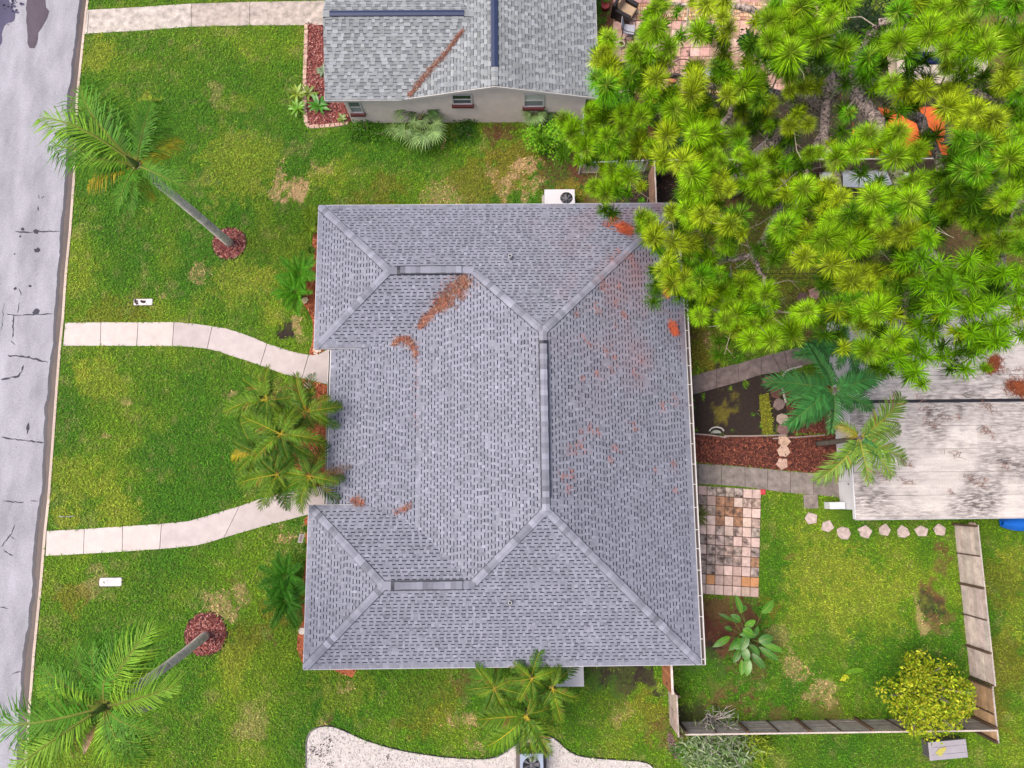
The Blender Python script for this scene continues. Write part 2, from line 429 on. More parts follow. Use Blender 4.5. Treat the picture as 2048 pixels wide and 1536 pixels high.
walk('back_walkway', bk_n, bk_s, [0, 1, 2, 3, 4, 5, 6, 8], m_conc_old, DK)
b2_n = [(1370, 925), (1396, 928), (1442, 930), (1489, 934), (1535, 938), (1581, 943), (1627, 947), (1690, 953)]
b2_s = [(1372, 966), (1396, 968), (1443, 970), (1490, 974), (1535, 980), (1580, 986), (1627, 989), (1690, 996)]
walk('back_walkway', b2_n, b2_s, [0, 1, 2, 3, 4, 5, 6, 7], m_conc_old, C(150, 140, 134))

# back patio of square tiles, each its own
patio = root('tile_patio', (0, 0, 0), kind='structure')
pc = [np.array(G(*p)[:2]) for p in ((1378, 969), (1522, 979), (1517, 1195), (1376, 1186))]
MASK.append([tuple(p) for p in pc])
sheet('patio_bed', [tuple(p) for p in pc], .008, m_lawn, C(110, 80, 66), None, patio)
TMAP = ["DMDDDDPP", "DDMBBPSS", "DSDBBBPP", "PPPBPBPS", "PPPDPSPD", "DDSDDPSP", "DPDDSDPD", "DSDDDSPB", "PSDMPMPD", "OPOMMMOO", "PPPPPPMM"]
TC = dict(P=C(232, 205, 192), M=C(205, 178, 165), S=C(222, 195, 182), D=C(202, 184, 174), B=C(194, 146, 114), O=C(222, 160, 112))
nr, nc = len(TMAP), len(TMAP[0])
def bil(c, u, v): return c[0] * (1 - u) * (1 - v) + c[1] * u * (1 - v) + c[2] * u * v + c[3] * (1 - u) * v
def tile_grid(parent, c, nr, nc, pick, name='tile', gap=.035, z0=.01, z1=.04, skip=None):
    for r in range(nr):
        for k in range(nc):
            if skip and skip(r, k): continue
            q = [bil(c, (k + gap), (r + gap)), 0, 0, 0]
            g = gap
            q = [bil(c, (k + a) / nc, (r + b) / nr) for a, b in ((g, g), (1 - g, g), (1 - g, 1 - g), (g, 1 - g))]
            col, m = pick(r, k); mb = MB()
            mb.prism([tuple(p) for p in q], z0, z1 + random.uniform(-.006, .006), col, bev=.008); mb.build(name, m, parent)
tile_grid(patio, pc, nr, nc, lambda r, k: (jit(TC[TMAP[r][k]], .12, .03), m_tile_st if TMAP[r][k] in 'SDB' else m_tile))

# neighbour's patio: big pink tiles and a band of small bricks
npat = root('neighbour_patio', (0, 0, 0), kind='structure')
qa = [np.array(G(*p)[:2]) for p in ((1226, 43), (1577, 41), (1573, 186), (1220, 187))]
PK = [C(236, 192, 178), C(226, 178, 164), C(242, 202, 190), C(208, 160, 148), C(232, 186, 166)]
sheet('patio_bed', [tuple(G(*p)[:2]) for p in ((1222, -60), (1600, -60), (1596, 200), (1216, 200))], .008, m_lawn, C(120, 84, 66), None, npat)
tile_grid(npat, qa, 8, 18, lambda r, k: (jit(random.choice(PK), .08, .03), m_tile_st if random.random() < .14 else m_tile), gap=.02)
qb = [np.array(G(*p)[:2]) for p in ((1226, -60), (1581, -62), (1578, 6), (1226, 7))]
tile_grid(npat, qb, 4, 18, lambda r, k: (jit(random.choice(PK), .08, .03), m_tile), gap=.02)
mb = MB()
c4 = [np.array(G(*p)[:2]) for p in ((1226, 8), (1700, 4), (1700, 40), (1226, 42))]
for r in range(5):
    u = 0
    while u < 1:
        w = random.choice((.010, .019, .019)); 
        if random.random() < .0: pass
        q = [tuple(bil(c4, a, b)) for a, b in ((u + .001, (r + .06) / 5), (min(1, u + w - .001), (r + .06) / 5), (min(1, u + w - .001), (r + .94) / 5), (u + .001, (r + .94) / 5))]
        mb.prism(q, .01, .04 + random.uniform(-.006, .006), jit(random.choice([C(238, 198, 160), C(244, 206, 178), C(228, 180, 140), C(206, 150, 126)]), .14, .04)); u += w
o = mb.build('brick', m_tile, npat); o['kind'] = 'stuff'
MASK.append([tuple(G(*p)[:2]) for p in ((1222, -60), (1600, -60), (1596, 200), (1216, 200))])

REDM = [C(168, 98, 90), C(136, 68, 64), C(204, 146, 138), C(104, 50, 50), C(180, 120, 112)]
ORGM = [C(206, 124, 84), C(182, 100, 66), C(226, 156, 116), C(150, 76, 52)]
DKRM = [C(136, 76, 58), C(100, 54, 46), C(168, 102, 80), C(70, 42, 38)]
def bed(name, pts, cols, n, size=.09, z=.02, world_pts=False, smooth=0, label=None):
    poly = pts if world_pts else G2(pts)
    if smooth: poly = smooth_poly(poly, smooth)
    MASK.append(poly)
    o = sheet(name, rough_poly(poly, .2, .02), z, m_mulch, mixc(cols[0], cols[1], .75))
    chips('bark_chip', poly, n, size, cols, z + .004, m_mulch, o)
    return o
def ring_poly(px, py, rpx, n=26, wob=.03):
    c = G(px, py); r = rpx / 44.0
    return [(c[0] + math.cos(math.tau * k / n) * r * random.uniform(1 - wob, 1 + wob), c[1] + math.sin(math.tau * k / n) * r * random.uniform(1 - wob, 1 + wob)) for k in range(n)]
bed('palm_mulch_bed', ring_poly(459, 487, 34), REDM, 900, .10, world_pts=True)
bed('palm_mulch_bed', ring_poly(412, 1268, 39.5), REDM, 1200, .10, world_pts=True)
for (a, b, r) in ((459, 487, 34), (412, 1268, 39.5)):       # dark trench cut round each ring
    c = G(a, b); mb = MB(); mb.ring((c[0], c[1]), r / 44 - .01, r / 44 + .07, -.02, .012, C(62, 56, 40), 30); o = mb.build('bed_trench', m_lawn); o['kind'] = 'structure'
NBED = [(612, 48), (650, 50), (700, 48), (720, 205), (700, 246), (690, 250), (618, 255), (610, 225), (611, 150)]
bed('neighbour_mulch_bed', NBED, REDM, 3600, .10)
bed('front_mulch_bed', [(625, 472), (627, 524), (618, 553), (602, 598), (608, 610), (617, 623), (625.6, 647), (624, 685), (619, 709), (636, 708), (661, 694), (700, 690), (700, 440), (640, 440)], ORGM, 2400, .09, smooth=3)
bed('front_mulch_bed', [(600, 757), (659, 771), (700, 776), (700, 966), (655, 969), (606, 976), (590, 940), (586, 880), (584, 820), (590, 775)], ORGM, 3000, .09, smooth=3)
bed('front_mulch_bed', [(617, 1032), (611, 1060), (612, 1120), (599, 1195), (601, 1212), (607, 1235), (597, 1262), (594, 1290), (600, 1314), (614, 1334), (660, 1336), (720, 1330), (720, 1026)], ORGM, 2000, .09, smooth=3)
bed('back_mulch_bed', [(1370, 868), (1440, 874), (1530, 874), (1600, 870), (1680, 868), (1680, 952), (1627, 946), (1535, 937), (1442, 929), (1370, 924)], DKRM, 3800, .09)
bed('back_mulch_bed', [(1566, 776), (1600, 770), (1680, 760), (1680, 868), (1585, 866), (1575, 830)], DKRM, 1200, .09)
bed('fence_corner_bed', [(1336, 1462), (1346, 1470), (1358, 1510), (1352, 1520), (1338, 1500), (1334, 1480)], [C(150, 124, 116), C(120, 96, 90), C(180, 160, 150)], 260, .07)

# white gravel bed at the bottom edge
GRAV = [(612, 1500), (614, 1478), (622, 1462), (640, 1453), (662, 1452), (690, 1461), (730, 1479), (790, 1497), (850, 1508), (900, 1514), (965, 1517), (1000, 1510), (1030, 1490), (1062, 1472), (1092, 1470), (1115, 1481), (1138, 1501), (1170, 1513), (1240, 1519), (1285, 1523), (1310, 1542), (1316, 1620), (620, 1620), (613, 1560)]
gp = smooth_poly(G2(GRAV), 4); MASK.append(gp)
gb = sheet('white_gravel_bed', gp, .014, m_gravel, C(226, 218, 214))
chips('gravel', gp, 16000, .055, [C(246, 240, 236), C(250, 246, 242), C(232, 224, 220), C(196, 186, 184), C(240, 232, 228)], .016, m_gravel, gb)
mb = MB()
for (a, b, r) in ((626, 1500, 9), (652, 1496, 10), (640, 1505, 6), (660, 1478, 5), (776, 1512, 4), (660, 1532, 8)):
    c = G(a, b)
    for k in range(int(r * 2.2)):
        x, y = c[0] + random.gauss(0, r / 80), c[1] + random.gauss(0, r / 60); l = random.uniform(.03, .08); an = random.uniform(0, 6.3)
        mb.add([(x, y, .05), (x + math.cos(an) * l, y + math.sin(an) * l, .055), (x + math.cos(an + .9) * l, y + math.sin(an + .9) * l, .07)], [(0, 1, 2)], jit(C(84, 72, 70), .3))
o = mb.build('dead_leaf_litter', m_litter); o['kind'] = 'stuff'
mb = MB()
mb.tube([(x, y, .03) for x, y in gp + [gp[0]]], .03, C(34, 32, 30), 5, cap=False)
mb.build('bed_edging', m_plastic, gb)

# dark turf strip in the back garden
tp = G2([(1517, 790), (1537, 786), (1547, 867), (1524, 868)])
STRIP = tp
sheet('turf_strip', rough_poly(tp, .2, .02), .02, m_lawn, C(120, 124, 30))

# ------------------------------------------------------------------ lawn: one sheet coloured by how lush, dry or bare the turf is, and blades over it
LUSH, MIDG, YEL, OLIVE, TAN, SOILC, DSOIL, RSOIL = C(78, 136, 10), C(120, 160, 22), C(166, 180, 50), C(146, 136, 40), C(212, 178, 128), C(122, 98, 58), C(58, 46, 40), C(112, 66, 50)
# (px, py, radius px, colour, strength, how bare 0..1)
BLOBS = [
 (300, 190, 60, LUSH, .6, 0), (440, 150, 70, LUSH, .5, 0), (200, 110, 45, YEL, .7, 0), (230, 330, 60, YEL, .5, 0), (480, 330, 90, YEL, .5, 0), (560, 240, 50, LUSH, .5, 0),
 (596, 374, 26, TAN, .95, .6), (570, 345, 16, TAN, .6, .3), (560, 372, 12, TAN, .7, .5), (640, 335, 20, TAN, .6, .3), (660, 350, 40, YEL, .5, 0), (440, 185, 26, TAN, .3, .1), (300, 200, 14, YEL, .8, 0),
 (700, 270, 60, LUSH, .8, 0), (800, 300, 70, LUSH, .7, 0), (760, 270, 50, LUSH, .7, 0), (930, 265, 40, LUSH, .8, 0), (880, 320, 60, LUSH, .5, 0),
 (1020, 330, 60, OLIVE, .8, .1), (1050, 335, 22, TAN, .9, .4), (1030, 355, 14, TAN, .8, .4), (1010, 372, 18, TAN, .6, .3), (1065, 365, 14, TAN, .7, .4), (950, 370, 60, OLIVE, .6, .1), (980, 345, 20, TAN, .5, .2), (880, 395, 40, TAN, .45, .2), (985, 262, 20, RSOIL, .7, .6), (1010, 255, 24, RSOIL, .7, .6), (890, 290, 10, TAN, .7, .4), (760, 390, 50, OLIVE, .5, 0), (1045, 390, 16, TAN, .7, .3),
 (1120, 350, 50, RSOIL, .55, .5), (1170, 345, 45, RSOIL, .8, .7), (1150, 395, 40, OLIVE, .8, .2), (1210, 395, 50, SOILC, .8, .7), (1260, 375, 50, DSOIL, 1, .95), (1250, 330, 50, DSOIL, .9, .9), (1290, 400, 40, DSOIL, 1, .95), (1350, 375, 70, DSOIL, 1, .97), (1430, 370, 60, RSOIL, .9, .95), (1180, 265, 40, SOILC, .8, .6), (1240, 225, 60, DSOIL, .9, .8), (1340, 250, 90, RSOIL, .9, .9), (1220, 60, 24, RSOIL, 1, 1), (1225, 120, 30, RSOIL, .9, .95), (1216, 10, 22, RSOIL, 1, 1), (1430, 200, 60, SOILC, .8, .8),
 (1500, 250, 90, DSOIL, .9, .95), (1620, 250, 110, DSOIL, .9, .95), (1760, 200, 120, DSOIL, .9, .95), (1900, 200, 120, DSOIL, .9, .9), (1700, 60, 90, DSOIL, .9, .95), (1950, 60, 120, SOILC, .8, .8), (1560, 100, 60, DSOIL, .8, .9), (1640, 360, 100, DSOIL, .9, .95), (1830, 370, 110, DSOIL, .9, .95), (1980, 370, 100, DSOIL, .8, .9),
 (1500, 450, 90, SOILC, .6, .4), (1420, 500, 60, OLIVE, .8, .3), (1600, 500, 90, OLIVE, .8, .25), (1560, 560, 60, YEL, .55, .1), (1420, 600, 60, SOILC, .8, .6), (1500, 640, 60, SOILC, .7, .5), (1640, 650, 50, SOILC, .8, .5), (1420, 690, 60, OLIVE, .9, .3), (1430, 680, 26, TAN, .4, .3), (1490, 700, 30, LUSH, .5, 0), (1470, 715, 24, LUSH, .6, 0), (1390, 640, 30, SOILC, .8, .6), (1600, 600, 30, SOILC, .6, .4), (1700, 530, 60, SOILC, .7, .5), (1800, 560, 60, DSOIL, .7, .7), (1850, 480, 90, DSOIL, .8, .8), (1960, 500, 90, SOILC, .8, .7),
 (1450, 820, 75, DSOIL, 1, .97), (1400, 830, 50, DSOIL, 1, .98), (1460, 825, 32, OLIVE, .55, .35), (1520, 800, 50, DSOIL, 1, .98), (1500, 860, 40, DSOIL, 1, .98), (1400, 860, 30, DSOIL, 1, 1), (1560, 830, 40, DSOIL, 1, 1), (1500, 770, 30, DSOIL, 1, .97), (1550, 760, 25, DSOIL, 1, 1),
 (1410, 1230, 40, RSOIL, .9, .9), (1430, 1280, 50, RSOIL, .9, .9), (1400, 1320, 40, DSOIL, .9, .9), (1470, 1230, 40, RSOIL, .9, .85), (1440, 1210, 30, SOILC, .9, .7), (1500, 1280, 34, SOILC, .7, .5), (1490, 1330, 30, SOILC, .5, .3), (1540, 1220, 24, OLIVE, .7, .2),
 (1440, 1385, 24, SOILC, .8, .6), (1410, 1400, 14, SOILC, .7, .6), (1455, 1415, 16, SOILC, .7, .6), (1490, 1395, 16, SOILC, .7, .6), (1500, 1405, 10, RSOIL, .6, .6), (1380, 1440, 40, DSOIL, .8, .8), (1450, 1444, 26, DSOIL, .7, .7), (1560, 1440, 30, SOILC, .7, .7), (1660, 1440, 30, SOILC, .6, .6), (1400, 1350, 45, LUSH, .6, 0), (1460, 1440, 20, LUSH, .5, 0),
 (1870, 1180, 16, RSOIL, .9, .9), (1866, 1210, 22, DSOIL, .8, .8), (1838, 1205, 14, TAN, .7, .7), (1850, 1240, 14, TAN, .6, .6), (1880, 1230, 20, SOILC, .7, .6), (1880, 1140, 14, SOILC, .7, .6), (1890, 1110, 14, RSOIL, .7, .7), (1850, 1100, 30, LUSH, .5, 0),
 (1640, 1140, 80, YEL, .6, 0), (1720, 1200, 90, YEL, .55, 0), (1620, 1250, 60, YEL, .4, 0), (1820, 1160, 50, YEL, .4, 0), (1740, 1300, 50, LUSH, .5, 0), (1640, 1300, 40, LUSH, .5, 0), (1780, 1380, 50, LUSH, .7, 0), (1645, 1390, 26, TAN, .55, .3), (1630, 1370, 16, TAN, .5, .3), (1560, 1280, 30, TAN, .35, .1), (1590, 1330, 20, TAN, .5, .2), (1530, 1010, 30, LUSH, .4, 0), (1545, 1100, 26, LUSH, .5, 0), (1580, 1108, 10, SOILC, .6, .5),
 (2000, 1160, 60, OLIVE, .5, 0), (2010, 1320, 60, OLIVE, .6, .1), (2030, 1250, 40, YEL, .5, 0), (1980, 1420, 50, OLIVE, .6, .1), (2020, 1400, 30, LUSH, .4, 0), (2020, 1110, 40, YEL, .5, 0), (1620, 1500, 60, LUSH, .5, 0), (1760, 1500, 60, LUSH, .6, 0),
 (200, 760, 50, YEL, .5, 0), (170, 740, 24, YEL, .8, 0), (400, 960, 70, LUSH, .7, 0), (450, 780, 80, LUSH, .6, 0), (480, 900, 60, LUSH, .6, 0), (400, 700, 60, LUSH, .5, 0), (280, 720, 50, LUSH, .35, 0), (150, 960, 50, YEL, .5, 0), (220, 970, 40, YEL, .5, 0), (258, 808, 7, TAN, .8, .5), (219, 868, 9, TAN, .5, .3), (470, 781, 10, TAN, .6, .3), (555, 790, 30, SOILC, .4, .3),
 (480, 560, 60, YEL, .5, 0), (400, 545, 24, TAN, .5, .2), (520, 560, 30, YEL, .6, 0), (540, 620, 30, YEL, .6, 0), (330, 590, 10, TAN, .6, .3), (575, 640, 10, DSOIL, .9, .8), (577, 655, 9, DSOIL, 1, .9), (595, 640, 10, TAN, .7, .5), (600, 665, 14, TAN, .4, .2), (480, 640, 60, LUSH, .5, 0), (160, 560, 40, YEL, .4, 0), (200, 640, 40, OLIVE, .4, 0), (270, 630, 40, OLIVE, .5, 0),
 (240, 1020, 40, YEL, .6, 0), (130, 1035, 26, YEL, .7, 0), (180, 1170, 30, TAN, .4, .15), (150, 1200, 30, OLIVE, .6, .1), (350, 1020, 70, LUSH, .7, 0), (340, 1110, 60, LUSH, .5, 0), (330, 1180, 50, LUSH, .3, 0), (480, 1180, 24, TAN, .55, .25), (462, 1152, 10, SOILC, .6, .5), (600, 1060, 14, TAN, .7, .4), (560, 1070, 20, TAN, .5, .2), (430, 1215, 34, TAN, .6, .3), (550, 1270, 10, SOILC, .7, .5), (480, 1290, 40, OLIVE, .5, 0), (470, 1330, 50, YEL, .6, 0), (380, 1480, 60, LUSH, .6, 0), (560, 1470, 40, LUSH, .5, 0), (500, 1460, 24, TAN, .35, .1), (540, 1230, 30, OLIVE, .6, .1), (120, 1420, 60, LUSH, .4, 0),
 (680, 1380, 60, YEL, .4, 0), (690, 1365, 16, TAN, .5, .2), (640, 1455, 16, TAN, .5, .4), (660, 1446, 14, RSOIL, .6, .5), (860, 1400, 70, OLIVE, .5, 0), (830, 1350, 70, LUSH, .6, 0), (940, 1360, 30, SOILC, .5, .4), (940, 1445, 18, TAN, .6, .3), (890, 1460, 14, TAN, .5, .2), (950, 1500, 14, TAN, .4, .2), (1220, 1400, 40, OLIVE, .5, .1), (1230, 1420, 20, TAN, .5, .2), (1200, 1345, 30, DSOIL, .8, .85), (1250, 1350, 40, DSOIL, .8, .85), (1300, 1365, 26, DSOIL, .9, .9), (1240, 1410, 10, SOILC, .8, .6), (1300, 1440, 40, OLIVE, .6, 0), (1240, 1460, 50, YEL, .4, 0), (1320, 1470, 30, SOILC, .5, .3), (1180, 1470, 40, LUSH, .4, 0), (1200, 1385, 40, LUSH, .5, 0),
]
BW = []
for (a, b, r, c, s, bare) in BLOBS:
    w = G(a, b); r2 = r / 42.0; BW.append((w[0], w[1], r2, np.array(c), s, bare))
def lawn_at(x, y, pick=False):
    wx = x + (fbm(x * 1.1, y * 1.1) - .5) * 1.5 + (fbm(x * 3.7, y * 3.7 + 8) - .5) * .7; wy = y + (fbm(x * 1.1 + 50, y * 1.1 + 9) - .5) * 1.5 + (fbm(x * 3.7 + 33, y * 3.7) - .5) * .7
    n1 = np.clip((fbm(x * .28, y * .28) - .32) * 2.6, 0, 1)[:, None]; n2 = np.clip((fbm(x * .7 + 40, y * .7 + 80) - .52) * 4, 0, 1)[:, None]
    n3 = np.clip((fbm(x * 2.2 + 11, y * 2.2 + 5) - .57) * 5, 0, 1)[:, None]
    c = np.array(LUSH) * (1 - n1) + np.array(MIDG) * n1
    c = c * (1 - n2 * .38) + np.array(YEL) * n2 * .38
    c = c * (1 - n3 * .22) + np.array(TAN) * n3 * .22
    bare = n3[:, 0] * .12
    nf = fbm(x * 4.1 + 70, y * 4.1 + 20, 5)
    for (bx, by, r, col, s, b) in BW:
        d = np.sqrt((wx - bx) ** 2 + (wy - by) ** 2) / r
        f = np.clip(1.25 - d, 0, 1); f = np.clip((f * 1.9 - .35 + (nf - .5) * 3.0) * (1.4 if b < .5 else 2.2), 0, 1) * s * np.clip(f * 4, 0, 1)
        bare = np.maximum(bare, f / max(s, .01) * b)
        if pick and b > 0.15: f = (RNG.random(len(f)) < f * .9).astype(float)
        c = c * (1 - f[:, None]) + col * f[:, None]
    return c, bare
GX0, GX1, GY0, GY1, ST = -20.2, 30.0, -14.0, 28.0, .1
xs = np.arange(GX0, GX1 + .01, ST); ys = np.arange(GY0, GY1 + .01, ST)
XX, YY = np.meshgrid(xs, ys); nx, ny = len(xs), len(ys)
lc, lb = lawn_at(XX.ravel(), YY.ravel())
# the left edge follows the curb
cx = np.interp(ys, [p[1] for p in curbW[::-1]], [p[0] for p in curbW[::-1]])
XX[:, 0] = cx + .005
XX = np.maximum(XX, (cx + .005)[:, None])
V = np.stack([XX.ravel(), YY.ravel(), np.zeros(nx * ny)], 1)
i0 = (np.arange(ny - 1)[:, None] * nx + np.arange(nx - 1)[None]).ravel()
F = np.stack([i0, i0 + 1, i0 + nx + 1, i0 + nx], 1)
def np_mesh(name, V, F, colv, m, per_vertex=True):
    me = bpy.data.meshes.new(name); k = F.shape[1]
    me.vertices.add(len(V)); me.vertices.foreach_set('co', V.astype(np.float32).ravel())
    me.loops.add(F.size); me.loops.foreach_set('vertex_index', F.astype(np.int32).ravel())
    me.polygons.add(len(F)); me.polygons.foreach_set('loop_start', np.arange(0, F.size, k, dtype=np.int32))
    me.update(calc_edges=True)
    a = me.color_attributes.new('Col', 'FLOAT_COLOR', 'POINT')
    c4 = np.ones((len(V), 4), np.float32); c4[:, :3] = colv; a.data.foreach_set('color', c4.ravel())
    me.polygons.foreach_set('use_smooth', np.zeros(len(F), bool)); me.materials.append(m); return me
o = link('lawn', np_mesh('lawn', V, F, lc * (.62 + .36 * lb[:, None]), m_lawn)); o['kind'] = 'structure'  # ground under turf darkened: thatch shade and dirt between blades put into the colour
for nm, q in (('lawn_margin', [(30, -60), (300, -60), (300, 300), (30, 300)]), ('lawn_margin', [(GX0, 28), (30, 28), (30, 300), (GX0, 300)]), ('lawn_margin', [(GX0, -60), (30, -60), (30, -14), (GX0, -14)])):
    sheet(nm, q, -.003, m_lawn, MIDG)

for (a, b, r) in [(1622, 1037, 13), (1655, 1053, 14), (1687, 1066, 14), (1730, 1064, 14), (1770, 1061, 14), (1807, 1064, 14), (1843, 1062, 14), (1879, 1060, 14), (1945, 1054, 12), (1622, 1003, 17), (1606, 595, 12), (1629, 586, 12), (1650, 578, 12), (1673, 572, 12), (1537, 764, 10), (1552, 786, 11), (1558, 808, 11), (1565, 838, 11), (1566, 859, 11), (1568, 882, 11), (1567, 902, 11), (1564, 927, 11)]: MASK.append(ring_poly(a, b, r, 10))
MASK += [G2([(266, 596), (306, 596), (306, 612), (266, 612)]), G2([(198, 1154), (244, 1154), (244, 1174), (198, 1174)])]
FOOT = [[(-7.6, -6.6), (7.15, -6.6), (7.15, 11.8), (-7.6, 11.8)], [(-7.4, 17.6), (3.8, 17.6), (3.8, 40), (-7.4, 40)], [(14.7, -1.6), (40, -1.6), (40, 9.2), (14.7, 9.2)]]
N_BL = 560000
P = np.stack([RNG.uniform(-21.2, 25.5, N_BL), RNG.uniform(-12.6, 25, N_BL)], 1)
keep = np.ones(N_BL, bool)
for q in MASK + FOOT: keep &= ~pip(P, q)
keep &= P[:, 0] > np.interp(P[:, 1], [p[1] for p in curbW[::-1]], [p[0] for p in curbW[::-1]]) + .03
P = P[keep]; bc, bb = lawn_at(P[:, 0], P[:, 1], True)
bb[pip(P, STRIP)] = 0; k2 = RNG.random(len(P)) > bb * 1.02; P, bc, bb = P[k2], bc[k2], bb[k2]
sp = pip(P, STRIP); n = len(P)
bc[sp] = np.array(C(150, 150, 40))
az = RNG.uniform(0, 2 * np.pi, n) + 2.0 * fbm(P[:, 0] * .8, P[:, 1] * .8); ln = RNG.uniform(.05, .155, n); w = RNG.uniform(.015, .034, n); el = RNG.uniform(.12, .9, n)
d = np.stack([np.cos(az), np.sin(az)], 1); s_ = np.stack([-d[:, 1], d[:, 0]], 1)
z0 = RNG.uniform(.0, .05, n)
B0 = np.concatenate([P - s_ * w[:, None] / 2, z0[:, None]], 1); B1 = np.concatenate([P + s_ * w[:, None] / 2, z0[:, None]], 1)
md = P + d * (ln * np.cos(el) * .55)[:, None]; zt = z0 + ln * np.sin(el) * .7
Mm0 = np.concatenate([md - s_ * w[:, None] * .42, zt[:, None]], 1); Mm1 = np.concatenate([md + s_ * w[:, None] * .42, zt[:, None]], 1)
tp_ = P + d * (ln * np.cos(el) + ln * .18)[:, None]
T0 = np.concatenate([tp_, (zt + ln * np.sin(el) * .1 - .01)[:, None]], 1)
V = np.stack([B0, B1, Mm1, Mm0, T0], 1).reshape(-1, 3)
b = np.arange(n) * 5
F = np.concatenate([np.stack([b, b + 1, b + 2], 1), np.stack([b, b + 2, b + 3], 1), np.stack([b + 3, b + 2, b + 4], 1)])
tone = RNG.uniform(.66, 1.42, n)[:, None] * (1 + RNG.normal(0, .06, (n, 3)))
straw = RNG.random(n) < .01 + .4 * np.clip(fbm(P[:, 0] * .5 + 5, P[:, 1] * .5) - .45, 0, 1)
w_ = .55; bcol = bc * tone * 1.4; bcol[straw] = (bc[straw] * w_ + np.array(C(204, 186, 112)) * (1 - w_)) * tone[straw]
o = link('grass', np_mesh('grass', V, F, np.repeat(bcol, 5, axis=0), m_blade)); o['kind'] = 'stuff'

# ------------------------------------------------------------------ houses
def clip_convex(poly, conv):
    out = poly
    for i in range(len(conv)):
        a = conv[i]; b = conv[(i + 1) % len(conv)]; res = []
        ex, ey = b[0] - a[0], b[1] - a[1]
        for k in range(len(out)):
            p = out[k]; q = out[(k + 1) % len(out)]
            dp = ex * (p[1] - a[1]) - ey * (p[0] - a[0]); dq = ex * (q[1] - a[1]) - ey * (q[0] - a[0])
            if dp >= 0: res.append(p)
            if (dp >= 0) != (dq >= 0):
                t = dp / (dp - dq); res.append((p[0] + (q[0] - p[0]) * t, p[1] + (q[1] - p[1]) * t))
        out = res
        if len(out) < 3: return []
    return out
def area2(p): return sum(p[i][0] * p[(i + 1) % len(p)][1] - p[(i + 1) % len(p)][0] * p[i][1] for i in range(len(p))) / 2

class Roof:
    def __init__(s, e, kind, tint): s.cells = []; s.deck = MB(); s.e = e; s.kind = kind; s.tint = tint
    def plane(s, pieces, vdir, v0, z0, sl, dark):
        """pieces: convex outlines in XY; vdir: up-slope unit vector; height = z0 + sl * (dot(p, vdir) - v0)"""
        vx, vy = vdir; ux, uy = vy, -vx
        zf = lambda x, y: z0 + sl * (x * vx + y * vy - v0)
        allv = []
        loc = []
        for pc_ in pieces:
            q = [(x * ux + y * uy, x * vx + y * vy) for x, y in pc_]
            if area2(q) < 0: q = q[::-1]
            loc.append(q); allv += q
            pw = [(x, y) for x, y in pc_]
            if area2(pw) < 0: pw = pw[::-1]
            s.deck.add([(x, y, zf(x, y)) for x, y in pw], [tuple(range(len(pw)))], dark)
        u0 = min(a for a, b in allv); u1 = max(a for a, b in allv); w1 = max(b for a, b in allv)
        e = s.e; r = 0; v = min(b for a, b in allv)
        while v < w1:
            u = u0 - (r % 2) * .13 - random.uniform(0, .07) - (.0 if s.kind == 'dash' else random.uniform(0, .3)); tooth = True
            while u < u1:
                if s.kind == 'dash':
                    w = random.uniform(.09, .14) if tooth else random.choice((.13, .15, .155, .16, .19))
                    h0, h1 = (v + .001, v + e) if tooth else (v + .001, v + e * .74)
                    th = .010 if tooth else .006
                    if r == 0: h1 = v + e; 
                    if not tooth and random.random() < .06: h1 = v + e - .002
                else:
                    w = random.choice((.15, .2, .24, .3)); h0, h1 = v + .004, v + e * (.98 if tooth else .80); th = .018 if tooth else .007
                rect = [(u + .002, h0), (u + w - .002, h0), (u + w - .002, h1), (u + .002, h1)]
                for q in loc:
                    c = clip_convex(rect, q)
                    if len(c) >= 3 and area2(c) > .0012:
                        wpts = [(a * ux + b * vx, a * uy + b * vy) for a, b in c]
                        s.cells.append((area2(c), wpts, zf, th, tooth, vdir))
                u += w; tooth = not tooth
            v += e; r += 1
    def cell_mb(s, c, mb):
        ar, p, zf, th, tooth, vd = c
        if area2(p) < 0: p = p[::-1]
        n = len(p); base = [(x, y, zf(x, y) + .001) for x, y in p]; top = [(x, y, z + th) for x, y, z in base]
        cx = sum(q[0] for q in p) / n; cy = sum(q[1] for q in p) / n
        col = s.tint(cx, cy, tooth, vd)
        mb.add(base + top, [tuple(range(n, 2 * n))] + [(i, (i + 1) % n, n + (i + 1) % n, n + i) for i in range(n)], col)
    def finish(s, house, seen):
        """the 300 that show largest are parts of their own, the rest one part"""
        s.deck.build('roof', m_shingle, house)
        cs = sorted(s.cells, key=lambda c: -c[0] * (1 if seen(c) else 0))
        rest = MB()
        for i, c in enumerate(cs):
            if i < 300: mb = MB(); s.cell_mb(c, mb); mb.build('shingle', m_shingle, house)
            else: s.cell_mb(c, rest)
        o = rest.build('shingle', m_shingle, house); o['kind'] = 'stuff'

